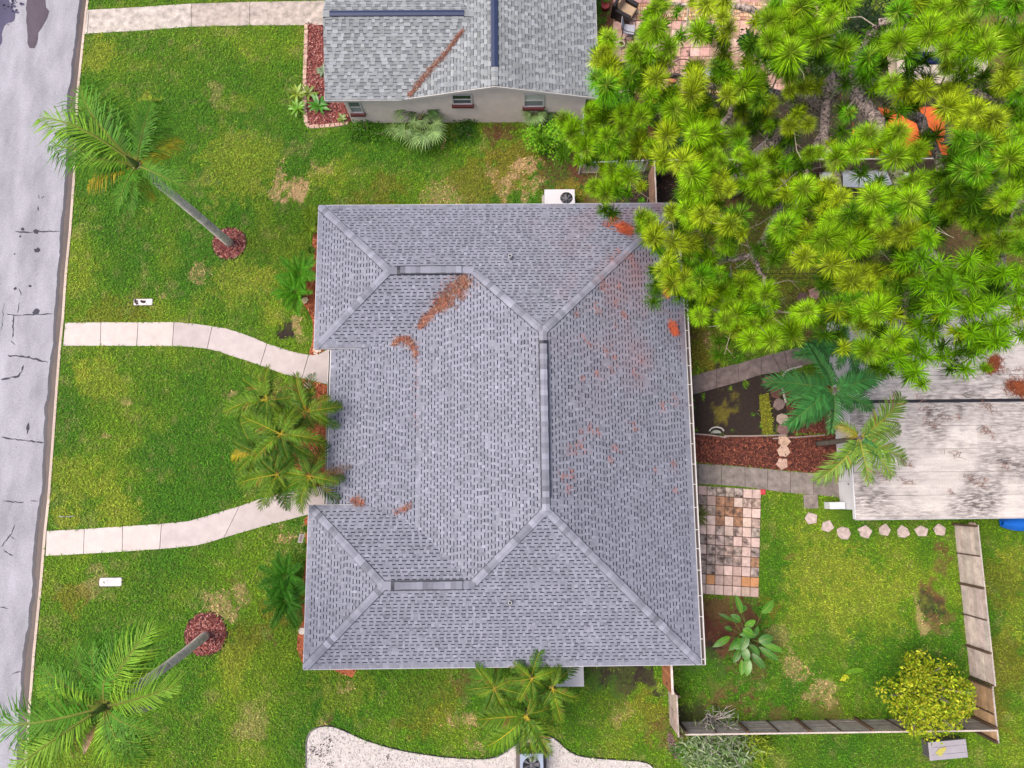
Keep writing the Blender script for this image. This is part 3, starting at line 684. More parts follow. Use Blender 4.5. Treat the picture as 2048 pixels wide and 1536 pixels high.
def caps(house, A, B, sl_perp, tint, w=.155, step=.2, lift=.036, name='ridge_cap'):
    """folded cap pieces laid from A up to B; sl_perp: fall per metre at right angles to the line (left, right)"""
    A = Vector(A); B = Vector(B); d = B - A; L = d.length
    if L > 2.5: A = A + d * (.16 / L); d = B - A; L = d.length
    d2 = Vector((d.x, d.y, 0)).normalized(); pn = Vector((-d2.y, d2.x, 0))
    k = max(1, int(L / step))
    for i in range(k):
        a = A + d * (i / k - .02 / L); b = A + d * ((i + 1) / k)
        mb = MB(); V = []; cc_ = tint(a.x, a.y, True, (0, 1), True); edge_shade = tuple(q * .3 for q in cc_)
        ww = w * random.uniform(.94, 1.06)
        for p, l in ((a, lift + .016), (b, lift)):
            for sgn, fall in ((1, sl_perp[0]), (0, 0), (-1, sl_perp[1])):
                V.append(p + pn * (sgn * ww) + Vector((0, 0, l - fall * ww * abs(sgn))))
        V += [v - Vector((0, 0, .040)) + pn * (.022 * (1, 0, -1)[q % 3]) for q, v in enumerate(V)]  # sides flare out in a darkened cap colour, painting the caps' shadow line
        mb.add(V, [(1, 0, 3, 4), (2, 1, 4, 5), (0, 1, 7, 6), (1, 2, 8, 7), (3, 0, 6, 9), (2, 5, 11, 8), (4, 3, 9, 10), (5, 4, 10, 11)], [cc_] * 2 + [edge_shade] * 6)
        mb.build(name, m_shingle, house)

def ridge_vent(house, A, B, tint, w=.185, h=.085, slope=.33, col=None):
    A = Vector(A); B = Vector(B); d = (B - A).normalized(); pn = Vector((-d.y, d.x, 0))
    mb = MB(); V = []
    dk = C(38, 42, 60)
    for p in (A, B):
        for sg, z in ((1, -.06), (1, h - .03), (0, h), (-1, h - .03), (-1, -.06)): V.append(p + pn * sg * w + Vector((0, 0, z)))
    F = [(0, 1, 6, 5), (1, 2, 7, 6), (2, 3, 8, 7), (3, 4, 9, 8), (4, 3, 2, 1, 0), (5, 6, 7, 8, 9)]
    mb.add(V, [tuple(reversed(f)) for f in F], col or dk)
    o = mb.build('ridge_vent', m_dark, house)
    return o

# ---- main house
E0, SL = 2.6, .33
xW, xE, yN, yS = -8.08, 7.61, 12.2, -7.02
xR = 1.47; run = xE - xR; yPN = yN - run; yPS = yS + run; zP = E0 + SL * run
yWN, yWS, zW = 8.89, -3.72, E0 + SL * 3.31
xWR, xWV = -4.80, -1.37                        # wing ridge from hip to valley
yA, yB = 5.86, -.66; SLw = .345                # inner eaves of the wings
xS_, zS_ = -3.72, E0 + SL * (-3.72 + 4.67)      # seam of the lower porch roof
yVA, yVB = yWN - (zW - zS_) / SLw, yWS + (zW - zS_) / SLw
xP, zPo = -7.40, 2.44; slP = (zS_ - zPo) / (xS_ - xP)
zAe = zW - SLw * (yWN - yA); xPA = xP + (zAe - zPo) / slP
house = root('house', (-.3, 2.6, 0), 'large grey shingled hip roof house with two front wings in the middle of the lawn', 'house')
def main_tint(x, y, tooth, vd, cap=False):
    k = random.choice((.86, .94, .98, 1.0, 1.04, 1.08, 1.15)) * random.uniform(.97, 1.03)
    if random.random() < .05: k *= .78
    if random.random() < .04: k *= 1.16
    if not tooth: k *= .97
    if cap: k *= random.choice((.80, .9, 1.0, 1.06, 1.15))
    base = np.array(C(156, 159, 174)) * k
    # rust tint where pine needles have lain
    px = float(np.clip((x - .5) / 5, 0, 1)) * float(np.clip((y - 1.5) / 6, 0, 1))
    f = np.clip(fbm(np.array([x * .9]), np.array([y * .9]))[0] - .40, 0, .4) * 2.0 * px
    base = base * (1 - f) + np.array(C(172, 140, 146)) * f
    return tuple(base)
roof = Roof(.136, 'dash', main_tint)
DKD = C(30, 33, 58)
roof.plane([[(xW, yN), (xWR, yWN), (xWV, yWN), (xWV, yN)], [(xWV, yN), (xWV, yWN), (xR, yPN), (xE, yN)]], (0, -1), -yN, E0, SL, DKD)
roof.plane([[(xW, yS), (xWV, yS), (xWV, yWS), (xWR, yWS)], [(xWV, yS), (xE, yS), (xR, yPS), (xWV, yWS)]], (0, 1), yS, E0, SL, DKD)
roof.plane([[(xE, yS), (xE, yN), (xR, yPN), (xR, yPS)]], (-1, 0), -xE, E0, SL, DKD)
roof.plane([[(xS_, yVA), (xS_, yVB), (xWV, yWS), (xR, yPS), (xR, yPN), (xWV, yWN)]], (1, 0), -4.67, E0, SL, DKD)
roof.plane([[(xP, yA - .01), (xP, yB + .01), (xPA, yB + .01), (xPA, yA - .01)], [(xPA, yA - .01), (xPA, yB + .01), (xS_, yVB), (xS_, yVA)]], (1, 0), xP, zPo, slP, DKD)
roof.plane([[(xW + .03, yA), (xPA, yA), (xS_, yVA), (xWV, yWN), (xWR, yWN)]], (0, 1), yWN, zW, SLw, DKD)
roof.plane([[(xW + .03, yB), (xWR, yWS), (xWV, yWS), (xS_, yVB), (xPA, yB)]], (0, -1), -yWS, zW, SLw, DKD)
zh = (zW - E0) / (xWR - xW)
roof.plane([[(xW, yN), (xW, yA), (xWR, yWN)]], (1, 0), xW, E0, zh, DKD)
roof.plane([[(xW, yS), (xWR, yWS), (xW, yB)]], (1, 0), xW, E0, zh, DKD)
roof.finish(house, lambda c: True)
hs = SL * .72
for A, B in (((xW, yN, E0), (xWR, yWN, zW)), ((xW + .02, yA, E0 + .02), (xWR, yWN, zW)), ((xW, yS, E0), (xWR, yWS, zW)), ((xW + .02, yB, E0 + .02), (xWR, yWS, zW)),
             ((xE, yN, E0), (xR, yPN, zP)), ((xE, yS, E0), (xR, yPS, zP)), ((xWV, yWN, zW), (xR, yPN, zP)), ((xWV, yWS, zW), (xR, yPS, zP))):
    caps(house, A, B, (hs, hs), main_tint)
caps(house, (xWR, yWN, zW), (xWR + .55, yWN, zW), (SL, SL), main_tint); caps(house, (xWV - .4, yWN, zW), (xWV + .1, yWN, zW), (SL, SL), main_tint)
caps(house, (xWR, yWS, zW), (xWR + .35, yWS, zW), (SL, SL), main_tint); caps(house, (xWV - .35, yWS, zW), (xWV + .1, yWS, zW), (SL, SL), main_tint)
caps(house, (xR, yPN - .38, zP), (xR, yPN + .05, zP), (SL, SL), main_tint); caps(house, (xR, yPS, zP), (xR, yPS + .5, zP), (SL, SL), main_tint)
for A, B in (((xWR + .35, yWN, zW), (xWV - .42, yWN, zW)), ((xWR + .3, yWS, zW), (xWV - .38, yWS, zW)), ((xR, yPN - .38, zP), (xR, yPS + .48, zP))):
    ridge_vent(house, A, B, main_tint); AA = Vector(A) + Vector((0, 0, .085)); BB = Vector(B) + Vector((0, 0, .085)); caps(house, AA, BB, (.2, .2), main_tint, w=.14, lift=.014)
# walls under the eaves, soffit, fascia
WALLC = C(214, 206, 198)
mb = MB()
wl_ = [(xW + .5, yN - .5), (xE - .5, yN - .5), (xE - .5, yS + .5), (xW + .5, yS + .5), (xW + .5, yB - .5), (xP + 1.6, yB - .5), (xP + 1.6, yA + .5), (xW + .5, yA + .5)][::-1]
n = len(wl_)
mb.add([(x, y, -.05) for x, y in wl_] + [(x, y, 2.42) for x, y in wl_], [(i, (i + 1) % n, n + (i + 1) % n, n + i) for i in range(n)], WALLC)
mb.build('wall', m_wall, house)
sheet('soffit', [(xW + .02, yN - .02), (xE - .02, yN - .02), (xE - .02, yS + .02), (xW + .02, yS + .02), (xW + .02, yB - .02), (xP + .02, yB - .02), (xP + .02, yA + .02), (xW + .02, yA + .02)], 2.40, m_paint, C(228, 224, 220), None, house)
def fascia(a, b, z, t=.025, h=.17, col=C(214, 214, 222)):
    mb = MB(); a = np.array(a); b = np.array(b); d = (b - a) / np.linalg.norm(b - a); nrm = np.array([d[1], -d[0]])
    q = [a + nrm * .003, b + nrm * .003, b + nrm * t, a + nrm * t]
    mb.prism([tuple(p) for p in q], z - h, z - .004, col); mb.build('fascia', m_paint, house)
fascia((xW, yS), (xE, yS), E0); fascia((xE, yS), (xE, yN), E0 - .002); fascia((xE, yN), (xW, yN), E0); fascia((xW, yN), (xW, yA), E0 - .002); fascia((xW, yB), (xW, yS), E0 - .002)
fascia((xW, yA), (xPA, yA), E0 - .004); fascia((xPA, yB), (xW, yB), E0 - .004)
# eave gutters: trough, rim and the straps across them
def gutter(x0, x1, y0, y1, z, step, inner, col=C(238, 234, 230)):
    t = .018; mb = MB()
    mb.box((min(x0, x1), y0, z - .11), (max(x0, x1), y1, z - .095), inner)
    for x in (x0, x1): mb.box((x - t / 2 if x == x0 else x - t, y0, z - .11), (x + t / 2 if x == x0 else x + t, y1, z), col)
    mb.box((min(x0, x1), y0 - .012, z - .11), (max(x0, x1), y0, z - .001), col); mb.box((min(x0, x1), y1, z - .11), (max(x0, x1), y1 + .012, z - .001), col)
    gt = mb.build('gutter', m_paint, house)
    y = y0 + .2
    while y < y1:
        mb = MB(); mb.box((min(x0, x1), y, z - .02), (max(x0, x1), y + .03, z + .003), col); mb.build('gutter_strap', m_paint, gt); y += step * random.uniform(.8, 1.1)
gutter(xE + .045, xE + .19, yS - .02, yN - 3.4, E0 - .02, .92, C(84, 72, 70))
gutter(xP - .10, xP - .02, yB + .05, yA - .05, zPo + .01, 2.2, C(150, 146, 148))
# porch posts
for y in (yB - .2 + 1.2, (yA + yB) / 2, yA - 1.0):
    mb = MB(); mb.box((xP + .12, y - .07, 0), (xP + .26, y + .07, 2.39), C(230, 228, 224)); mb.build('porch_post', m_paint, house)
mb = MB(); mb.box((xP + .05, yB - .4, .0), (xP + 1.7, yA + .4, .055), C(200, 192, 188)); mb.build('porch_floor', m_conc, house)
# roof vent pipes
def roof_z_main(x, y): return E0 + SL * min(yN - y, y - yS, xE - x, x + 4.67)
def vent_pipe(px, py, r=.075, h=.28, small=False):
    z = 4.0
    for _ in range(8): p = G(px, py, z); z = roof_z_main(p[0], p[1]) + (h if not small else .1)
    b = z - h - .04
    mb = MB(); mb.ring((p[0], p[1]), r * .72, r, b, z, C(214, 214, 218), 14); mb.disc((p[0], p[1], z - .05), r * .73, C(14, 14, 16), 14)
    o = mb.build('vent_pipe', m_paint, house)
    mb = MB(); mb.tube([(p[0], p[1], b), (p[0], p[1], b + .06)], [r * 2.1, r * 1.2], C(96, 98, 110), 12); mb.build('flashing', m_dark, o)
vent_pipe(1020, 511); vent_pipe(1020, 1206); vent_pipe(1117, 838, .035, .16, True)

# ---- neighbour's house
nh = root('house', (-1.8, 22, 0), 'pale stucco house with light grey shingle gable roof at the top edge', 'house')
e2 = 2.42; nyS, nxW, nxE, nyN = 17.26, -8.02, 4.28, 34.0
nxR = -.38; nzR = 3.38; nsE = (nzR - e2) / (nxE - nxR); nxM = -4.45; nsW = (nzR - e2) / (nxR - nxM)
nyG = 17.30                                   # rake of the main gable
nyR = 20.95; nzr = 3.17; nsS = (nzr - e2) / (nyR - nyS)
xj = nxM + (nzr - e2) / nsW                    # where the wing ridge meets the main slope
def nb_tint(x, y, tooth, vd, cap=False):
    k = random.choice((.78, .88, .96, 1.02, 1.09)) * random.uniform(.95, 1.05) * (1.0 if tooth else .80)
    return tuple(np.array(C(172, 178, 180)) * k * (1 + np.array([0, 0, .05]) * random.random()))
nr_ = Roof(.15, 'block', nb_tint); DK2 = C(92, 98, 108)
def nplane(pieces, vd, v0, z0, sl): nr_.plane(pieces, vd, v0, z0, sl, DK2)
nplane([[(nxE, nyG), (nxE, 26), (nxR, 26), (nxR, nyG)]], (-1, 0), -nxE, e2, nsE)
nplane([[(nxM + .02, nyG), (xj, nyR), (nxR, nyR), (nxR, nyG)], [(xj, nyR), (nxM, 2 * nyR - nyS), (nxR, 2 * nyR - nyS), (nxR, nyR)]], (1, 0), nxM, e2, nsW)
nplane([[(nxW, nyS), (nxM, nyS), (xj, nyR), (nxW, nyR)]], (0, 1), nyS, e2, nsS)
nplane([[(nxW, nyR), (xj, nyR), (nxM, 2 * nyR - nyS), (nxW, 2 * nyR - nyS)]], (0, -1), -(2 * nyR - nyS), e2, nsS)
nr_.finish(nh, lambda c: c[1][0][1] < 21.6)
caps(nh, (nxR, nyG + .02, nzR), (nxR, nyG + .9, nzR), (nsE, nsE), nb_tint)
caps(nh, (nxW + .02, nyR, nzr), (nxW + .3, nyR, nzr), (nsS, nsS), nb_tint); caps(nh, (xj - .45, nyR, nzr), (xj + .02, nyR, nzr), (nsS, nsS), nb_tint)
NAVY = C(40, 56, 96)
ridge_vent(nh, (nxR, nyG + .9, nzR), (nxR, 26, nzR), nb_tint, w=.15, col=NAVY)
ridge_vent(nh, (nxW + .3, nyR, nzr), (xj - .45, nyR, nzr), nb_tint, w=.13, col=NAVY)
# gable wall, wing wall
NW_ = C(250, 234, 224, 1.55); wy = 17.50; wx0, wx1 = -7.32, 3.78
mb = MB()
zg = lambda x: (e2 + nsE * (nxE - x) if x > nxR else e2 + nsW * (x - nxM)) - .10
A_ = [(wx0, -.05), (wx1, -.05), (wx1, zg(wx1)), (nxR, zg(nxR)), (nxM, zg(nxM) + .04), (nxM, 2.34), (wx0, 2.34)]
mb.add([(x, wy, z) for x, z in A_] + [(x, wy + .2, z) for x, z in A_], [tuple(range(7))] + [(i, 7 + i, 7 + (i + 1) % 7, (i + 1) % 7) for i in range(7)], NW_)
mb.box((wx0 - .003, wy + .2, -.05), (wx0 + .2, 24, 2.3), NW_); mb.box((wx1 - .2, wy + .2, -.05), (wx1 + .003, 26, 2.34), NW_)
nwall = mb.build('wall', m_wall, nh)
def rake(a, b, h=.16, t=.03):
    a = Vector(a); b = Vector(b); mb = MB()
    V = [a + Vector((0, -t, -h)), b + Vector((0, -t, -h)), b + Vector((0, -t, -.002)), a + Vector((0, -t, -.002)), a + Vector((0, -.002, -h)), b + Vector((0, -.002, -h)), b + Vector((0, -.002, -.002)), a + Vector((0, -.002, -.002))]
    mb.add(V, [(0, 1, 2, 3), (3, 2, 6, 7), (1, 0, 4, 5), (0, 3, 7, 4), (1, 5, 6, 2)], C(240, 234, 230)); mb.build('rake_board', m_paint, nh)
rake((nxR, nyG, nzR), (nxE, nyG, e2)); rake((nxM - .1, nyG, e2 - .02), (nxR, nyG, nzR))
mb = MB(); mb.box((nxW, nyS - .028, e2 - .15), (nxM - .12, nyS - .003, e2 - .004), C(226, 222, 220)); mb.build('fascia', m_paint, nh)
mb = MB(); mb.box((nxE + .003, nyG, e2 - .15), (nxE + .028, 26, e2 - .004), C(226, 222, 220)); mb.build('fascia', m_paint, nh)
mb = MB(); mb.box((nxW - .028, nyS, e2 - .15), (nxW - .003, 24.6, e2 - .004), C(226, 222, 220)); mb.build('fascia', m_paint, nh)
sheet('soffit', [(nxW + .01, nyS + .01), (nxM - .15, nyS + .01), (nxM - .15, wy + .05), (nxE - .01, wy + .05), (nxE - .01, 26), (nxW + .01, 26)], 2.30, m_paint, C(222, 216, 214), None, nh)
def window(x0, x1, z0, z1, panes):
    y = wy; f = .06
    mb = MB(); W_ = C(244, 240, 238)
    mb.box((x0, y - .05, z1 - f), (x1, y - .004, z1), W_); mb.box((x0, y - .05, z0), (x1, y - .004, z0 + f), W_)
    mb.box((x0, y - .05, z0 + f), (x0 + f, y - .004, z1 - f), W_); mb.box((x1 - f, y - .05, z0 + f), (x1, y - .004, z1 - f), W_)
    zm = (z0 + z1) / 2; mb.box((x0 + f, y - .042, zm - .03), (x1 - f, y - .004, zm + .03), W_)
    fr = mb.build('window', m_paint, nh)
    for (a, b, c) in ((z0 + f, zm - .03, panes[0]), (zm + .03, z1 - f, panes[1])):
        mb = MB(); mb.box((x0 + f, y - .016, a), (x1 - f, y - .005, b), c); mb.build('pane', m_glass, fr)
    mb = MB(); mb.bbox((x0 - .04, y - .14, z0 - .16), (x1 + .05, y - .003, z0 - .004), C(122, 58, 62)); mb.build('window_sill', m_paint, nh)
window(-2.35, -1.43, 1.66, 2.46, (C(112, 118, 128), C(54, 66, 70)))
window(.92, 1.86, 1.42, 2.46, (C(150, 156, 170), C(228, 230, 228)))
window(-7.17, -6.57, .97, 1.97, (C(180, 184, 190), C(120, 128, 136)))

# ---- metal roofed outbuilding on the right
ob = root('outbuilding', (22, 3.8, 0), 'white outbuilding with streaked grey corrugated metal roof at the right edge', 'shed')
zr1, zr0 = 2.75, 2.15
oyS, oyN, oyM = float(G(1850, 1037, zr0)[1]), float(G(1760, 611, zr0)[1]), float(G(1900, 803, 2.3)[1])
oxL = float(G(1712, 1030, zr0)[0]); oxLn = float(G(1690, 650, zr0)[0]); oxR = 31.0
def slabroof(y0, y1, x0, npan, zl, zh_):
    """pan roof falling to the near eave; panels lie along x, ribbed"""
    for k in range(npan):
        a = y0 + (y1 - y0) * k / npan; b = y0 + (y1 - y0) * (k + 1) / npan
        cuts = [x0 + random.uniform(-.02, .02)] + ([random.uniform(17.5, 21)] if k in (4, 3) and npan == 5 else []) + [oxR]
        for xa, xb in zip(cuts[:-1], cuts[1:]):
            mb = MB(); prof = []; m_ = 6; lift = random.uniform(0, .012)
            for r in range(m_):
                y = a + (b - a) * r / m_; w = (b - a) / m_
                prof += [(y + .002, 0), (y + w * .62, 0), (y + w * .72, .009), (y + w * .90, .009)]
            prof.append((b - .006, 0)); prof.append((b - .004, -.02))
            zf = lambda y, q: zl + (zh_ - zl) * (y - y0) / (y1 - y0) + q + lift
            V = [(xa, y, zf(y, q)) for y, q in prof] + [(xb, y, zf(y, q)) for y, q in prof]; n = len(prof)
            mb.add(V, [(i, n + i, n + i + 1, i + 1) for i in range(n - 1)], jit(C(232, 224, 218), .06)); mb.build('roof_panel', m_roofmetal, ob)
    mb = MB(); mb.add([(x0, y0, zl - .05), (oxR, y0, zl - .05), (oxR, y1, zh_ - .05), (x0, y1, zh_ - .05)], [(0, 1, 2, 3)], C(90, 88, 90)); mb.build('roof_deck', m_dark, ob)
slabroof(oyS, oyM - .06, oxL, 5, zr0, 2.34)
slabroof(oyM + .10, oyN, oxLn, 4, 2.28, 2.12)
mb = MB(); mb.box((oxLn, oyM - .08, 2.15), (oxR, oyM + .12, 2.24), C(40, 40, 48)); mb.build('roof_valley', m_dark, ob)
mb = MB(); mb.box((oxLn, oyM - .085, 2.242), (oxR, oyM - .05, 2.40), C(214, 208, 206)); mb.build('ridge_flashing', m_roofmetal, ob)
WHT = C(246, 246, 250)
mb = MB(); wxl = float(G(1675, 930, 0)[0])
mb.box((wxl, oyS + .35, -.05), (oxR - .3, oyN - .3, 2.05), WHT); mb.build('wall', m_wall, ob)
for (x0, ya, yb, za, zb) in ((oxL, oyS, oyM - .06, zr0, 2.34), (oxLn, oyM + .1, oyN, 2.28, 2.12)):
    mb = MB(); V = [(x0 - .06, ya, za - .16), (x0 - .06, yb, zb - .16), (x0 - .06, yb, zb + .03), (x0 - .06, ya, za + .03), (x0 - .02, ya, za - .16), (x0 - .02, yb, zb - .16), (x0 - .02, yb, zb + .03), (x0 - .02, ya, za + .03)]
    mb.add(V, [(1, 0, 3, 2), (3, 7, 6, 2), (4, 5, 6, 7), (0, 4, 7, 3), (1, 2, 6, 5)], WHT); mb.build('fascia', m_paint, ob)
mb = MB(); mb.box((oxL, oyS - .04, zr0 - .16), (oxR, oyS - .003, zr0 - .01), C(206, 202, 204)); mb.build('fascia', m_paint, ob)
dy = float(G(1690, 985, 1)[1])
mb = MB(); mb.box((wxl - .05, dy - .45, .05), (wxl - .003, dy + .45, 2.0), C(252, 252, 255)); dr = mb.build('door', m_paint, ob)
mb = MB(); mb.tube([(wxl - .1, dy + .36, 1.0), (wxl - .05, dy + .36, 1.0)], .03, C(150, 150, 155), 8); mb.build('handle', m_metal, dr)
mb = MB(); mb.box((wxl - .75, dy - .72, .0), (wxl - .06, dy - .42, .55), C(244, 246, 250)); mb.build('step_box', m_paint, ob)

# ------------------------------------------------------------------ vegetation
PG1, PG2, PG3, PGY, PGD = C(84, 156, 30), C(96, 150, 34), C(48, 104, 40), C(190, 176, 40), C(176, 128, 66)
def frond_mesh(name, seed, n=44, leaf=.27, rise=.32, droop=.62, width=.020, lv=.16, ld=.5, ang0=72, ang1=26, col=PG1, rcol=C(150, 160, 70), tipbrown=0.0, t0=.12, prof=.7, jitter=.16, curl=0.0):
    """pinnate frond of unit length along +X; the two rows of leaflets are single narrow blades"""
    rnd = random.Random(seed); mb = MB()
    def rp(t): return Vector((t * (1 - .10 * droop * t), curl * t * t, rise * t - droop * t * t * .62))
    pts = [rp(k / 7) for k in range(8)]
    mb.tube(pts, [.014 * (1 - .8 * k / 7) + .002 for k in range(8)], rcol, 4, cap=False)
    for i in range(n):
        t = t0 + (1 - t0) * (i + .5) / n
        p = rp(t); f = (rp(min(1, t + .02)) - rp(t - .02)).normalized(); sd = Vector((-f.y, f.x, 0)).normalized(); up = sd.cross(f) * -1
        if up.z < 0: up = -up
        L = leaf * (math.sin(math.pi * (.10 + .86 * (t - t0) / (1 - t0))) ** prof) * rnd.uniform(1 - jitter, 1 + jitter)
        a = math.radians(ang0 + (ang1 - ang0) * ((t - t0) / (1 - t0)) ** 1.2 + rnd.uniform(-9, 9))
        for sg in (1, -1):
            d = f * math.cos(a) + sd * (sg * math.sin(a))
            lvv = lv + rnd.uniform(-.1, .1); ldd = ld * rnd.uniform(.6, 1.3)
            m1 = p + (d + up * lvv) * (L * .5); tp = m1 + (d - Vector((0, 0, ldd)) + up * lvv * .3) * (L * .5)
            wv = f * (width * .5 * rnd.uniform(.8, 1.2))
            c = jit(col, .18, .06)
            if tipbrown and rnd.random() < tipbrown: c = mixc(c, PGD, rnd.uniform(.4, 1))
            mb.add([p - wv * .6, p + wv * .6, m1 + wv, m1 - wv, tp], [(0, 1, 2, 3), (3, 2, 4)], c)
    me = mb.mesh(name); me.materials.append(m_leaf); return me
FR = {}
def fset(key, k=4, **kw): FR[key] = [frond_mesh('frond', 100 * len(FR) + i, **{**kw, 'droop': kw.get('droop', .62) * (0.8 + .15 * i), 'curl': (.10 if i % 2 else -.08)}) for i in range(k)]
fset('queen', n=54, leaf=.34, rise=.45, droop=.85, width=.0145, lv=.1, ld=1.0, col=C(100, 166, 40), ang1=20, jitter=.42)
fset('queen_lime', n=52, leaf=.34, rise=.5, droop=.8, width=.014, lv=.1, ld=.7, col=C(152, 206, 52), ang1=20, jitter=.3)
fset('queen_yellow', k=2, n=50, leaf=.34, rise=.2, droop=.9, width=.018, ld=.9, col=C(196, 178, 40), rcol=C(190, 150, 70), jitter=.3)
fset('dead', k=2, n=34, leaf=.22, rise=0, droop=.9, width=.016, ld=.9, col=C(168, 120, 66), rcol=C(176, 130, 80), jitter=.4)
fset('areca', n=36, leaf=.27, rise=.30, droop=.75, width=.027, lv=.45, ld=.35, col=C(116, 156, 32), rcol=C(210, 190, 60), ang0=66, prof=.5, tipbrown=.05)
fset('areca_dark', n=36, leaf=.27, rise=.30, droop=.75, width=.027, lv=.4, ld=.35, col=C(84, 132, 24), rcol=C(190, 176, 60), ang0=66, prof=.5, tipbrown=.04)
fset('back', n=42, leaf=.27, rise=.30, droop=.7, width=.034, lv=.35, ld=.45, col=C(72, 142, 68), rcol=C(120, 150, 70), ang0=68, prof=.5)
fset('back_light', n=42, leaf=.28, rise=.30, droop=.7, width=.030, lv=.3, ld=.5, col=C(132, 172, 64), rcol=C(190, 180, 70), ang0=66, prof=.5, tipbrown=.06)
fset('cycad', n=40, leaf=.26, rise=.42, droop=.55, width=.028, lv=.3, ld=.25, col=C(92, 172, 22), rcol=C(140, 180, 60), ang0=62, prof=.5)
fset('cycad_dark', n=40, leaf=.26, rise=.42, droop=.55, width=.028, lv=.3, ld=.25, col=C(64, 136, 18), rcol=C(100, 150, 50), ang0=62, prof=.5)
FRN = [0]
def frond(parent, base, dx, dy, length, key, pitch=0.0, name='frond', k=1.0):
    """length is what shows from above; dx, dy point the way it lies in plan"""
    me = FR[key][FRN[0] % len(FR[key])]; FRN[0] += 1
    o = link(name, me, parent); o.location = base
    o.rotation_euler = (random.uniform(-.25, .25), -pitch, math.atan2(dy, dx)); s = length / .93 * k
    o.scale = (s, s, s); return o
def pal_dirs(parent, top, cpx, cz, tips, local0):
    """tips: (px, py, key) where each frond ends in the photograph, a little under the crown"""
    for t in tips:
        px, py, key = t[:3]; zt = cz - (.35 if len(t) < 4 else t[3])
        w = G(px, py, zt); dx, dy = w[0] - top[0], w[1] - top[1]
        frond(parent, local0, dx, dy, math.hypot(dx, dy), key, pitch=random.uniform(-.05, .2), k=.93 if key.startswith('queen') else 1.0)
def palm(label, base_px, crown_px, z, tips, r=.15, name='palm_tree', group=None, trunkcol=C(238, 226, 212, 1.6), boots=False, cat='palm tree', lean=None):
    b = G(*base_px, 0); c = G(*crown_px, z); t = root(name, b, label, cat, group)
    mb = MB(); K = 16; P = []; Rr = []; cols = []
    for k in range(K + 1):
        f = k / K; q = b + (c - b) * f; q[2] = z * f - .05 * (f == 0); bend = math.sin(f * math.pi) * .1 * (1 if z > 5 else .3)
        P.append((q[0] + bend, q[1] - bend * .5, q[2])); Rr.append(r * (1.25 - .3 * f + .25 * max(0, .12 - f) * 8 * .3) * random.uniform(.97, 1.03)); cols.append(jit(trunkcol, .16))
    mb.tube(P, Rr, cols, 10); mb.build('trunk', m_palmbark, t, smooth=True)
    loc = Vector((c[0] - b[0], c[1] - b[1], z - .05))
    if boots:
        for k in range(9):
            a = random.uniform(0, 6.28); mb = MB(); q = Vector((c[0], c[1], z - .35)); d = Vector((math.cos(a), math.sin(a), .5)); L = random.uniform(.35, .7)
            mb.tube([q, q + d * L * .5, q + d * L], [.07, .055, .02], jit(C(186, 128, 88), .2), 5); mb.build('leaf_base', m_palmbark, t)
        mb = MB(); mb.tube([(c[0], c[1], z - .5), (c[0], c[1], z + .15), (c[0], c[1], z + .7)], [r * .95, r * .8, .02], C(120, 140, 60), 8); mb.build('crown_shaft', m_palmbark, t)
    pal_dirs(t, c, crown_px, z, tips, loc)
    return t, c
# the two tall palms on the front lawn
t1, c1 = palm('tall palm leaning over the kerb from the upper red mulch ring', (460, 487), (272, 330), 8.3,
    [(112, 318, 'queen'), (120, 242, 'queen_lime'), (150, 190, 'queen'), (190, 200, 'queen'), (228, 222, 'queen'), (340, 218, 'queen'), (318, 226, 'queen'), (352, 262, 'queen'), (356, 270, 'queen_yellow'), (362, 340, 'queen_yellow', 1.2), (400, 386, 'queen'), (332, 430, 'queen_yellow', 1.4), (292, 448, 'queen'), (258, 425, 'queen'), (206, 396, 'queen_yellow', 1.2), (196, 378, 'queen', 1.0), (150, 350, 'queen'), (345, 412, 'dead', 2.0), (130, 285, 'queen'), (285, 212, 'queen', .2), (240, 400, 'queen', .9), (160, 330, 'queen_lime'), (120, 262, 'queen'), (170, 212, 'queen'), (262, 440, 'queen'), (320, 402, 'queen'), (215, 240, 'queen_lime', -.2), (300, 230, 'queen', 0)], boots=True, r=.155)
def spathe(parent, px0, px1, z, col=C(206, 138, 84)):
    a = Vector(G(*px0, z)); b = Vector(G(*px1, z - .5)); mb = MB(); d = b - a; pn = Vector((-d.y, d.x, 0)).normalized(); V = []; n = 7
    for k in range(n):
        f = k / (n - 1); w = .12 * math.sin(math.pi * (.06 + .92 * f)) ** .8; q = a + d * f + Vector((0, 0, .22 * math.sin(math.pi * f)))
        V += [q + pn * w + Vector((0, 0, .06)), q, q - pn * w + Vector((0, 0, .06))]
    F = []; cs = []
    for k in range(n - 1):
        F += [(3 * k, 3 * k + 1, 3 * k + 4, 3 * k + 3), (3 * k + 1, 3 * k + 2, 3 * k + 5, 3 * k + 4)]; cs += [mixc(col, C(240, 216, 186), k / n)] * 2
    mb.add(V, F, cs); mb.build('flower_sheath', m_palmbark, parent)
spathe(t1, (262, 330), (216, 334), 8.0)
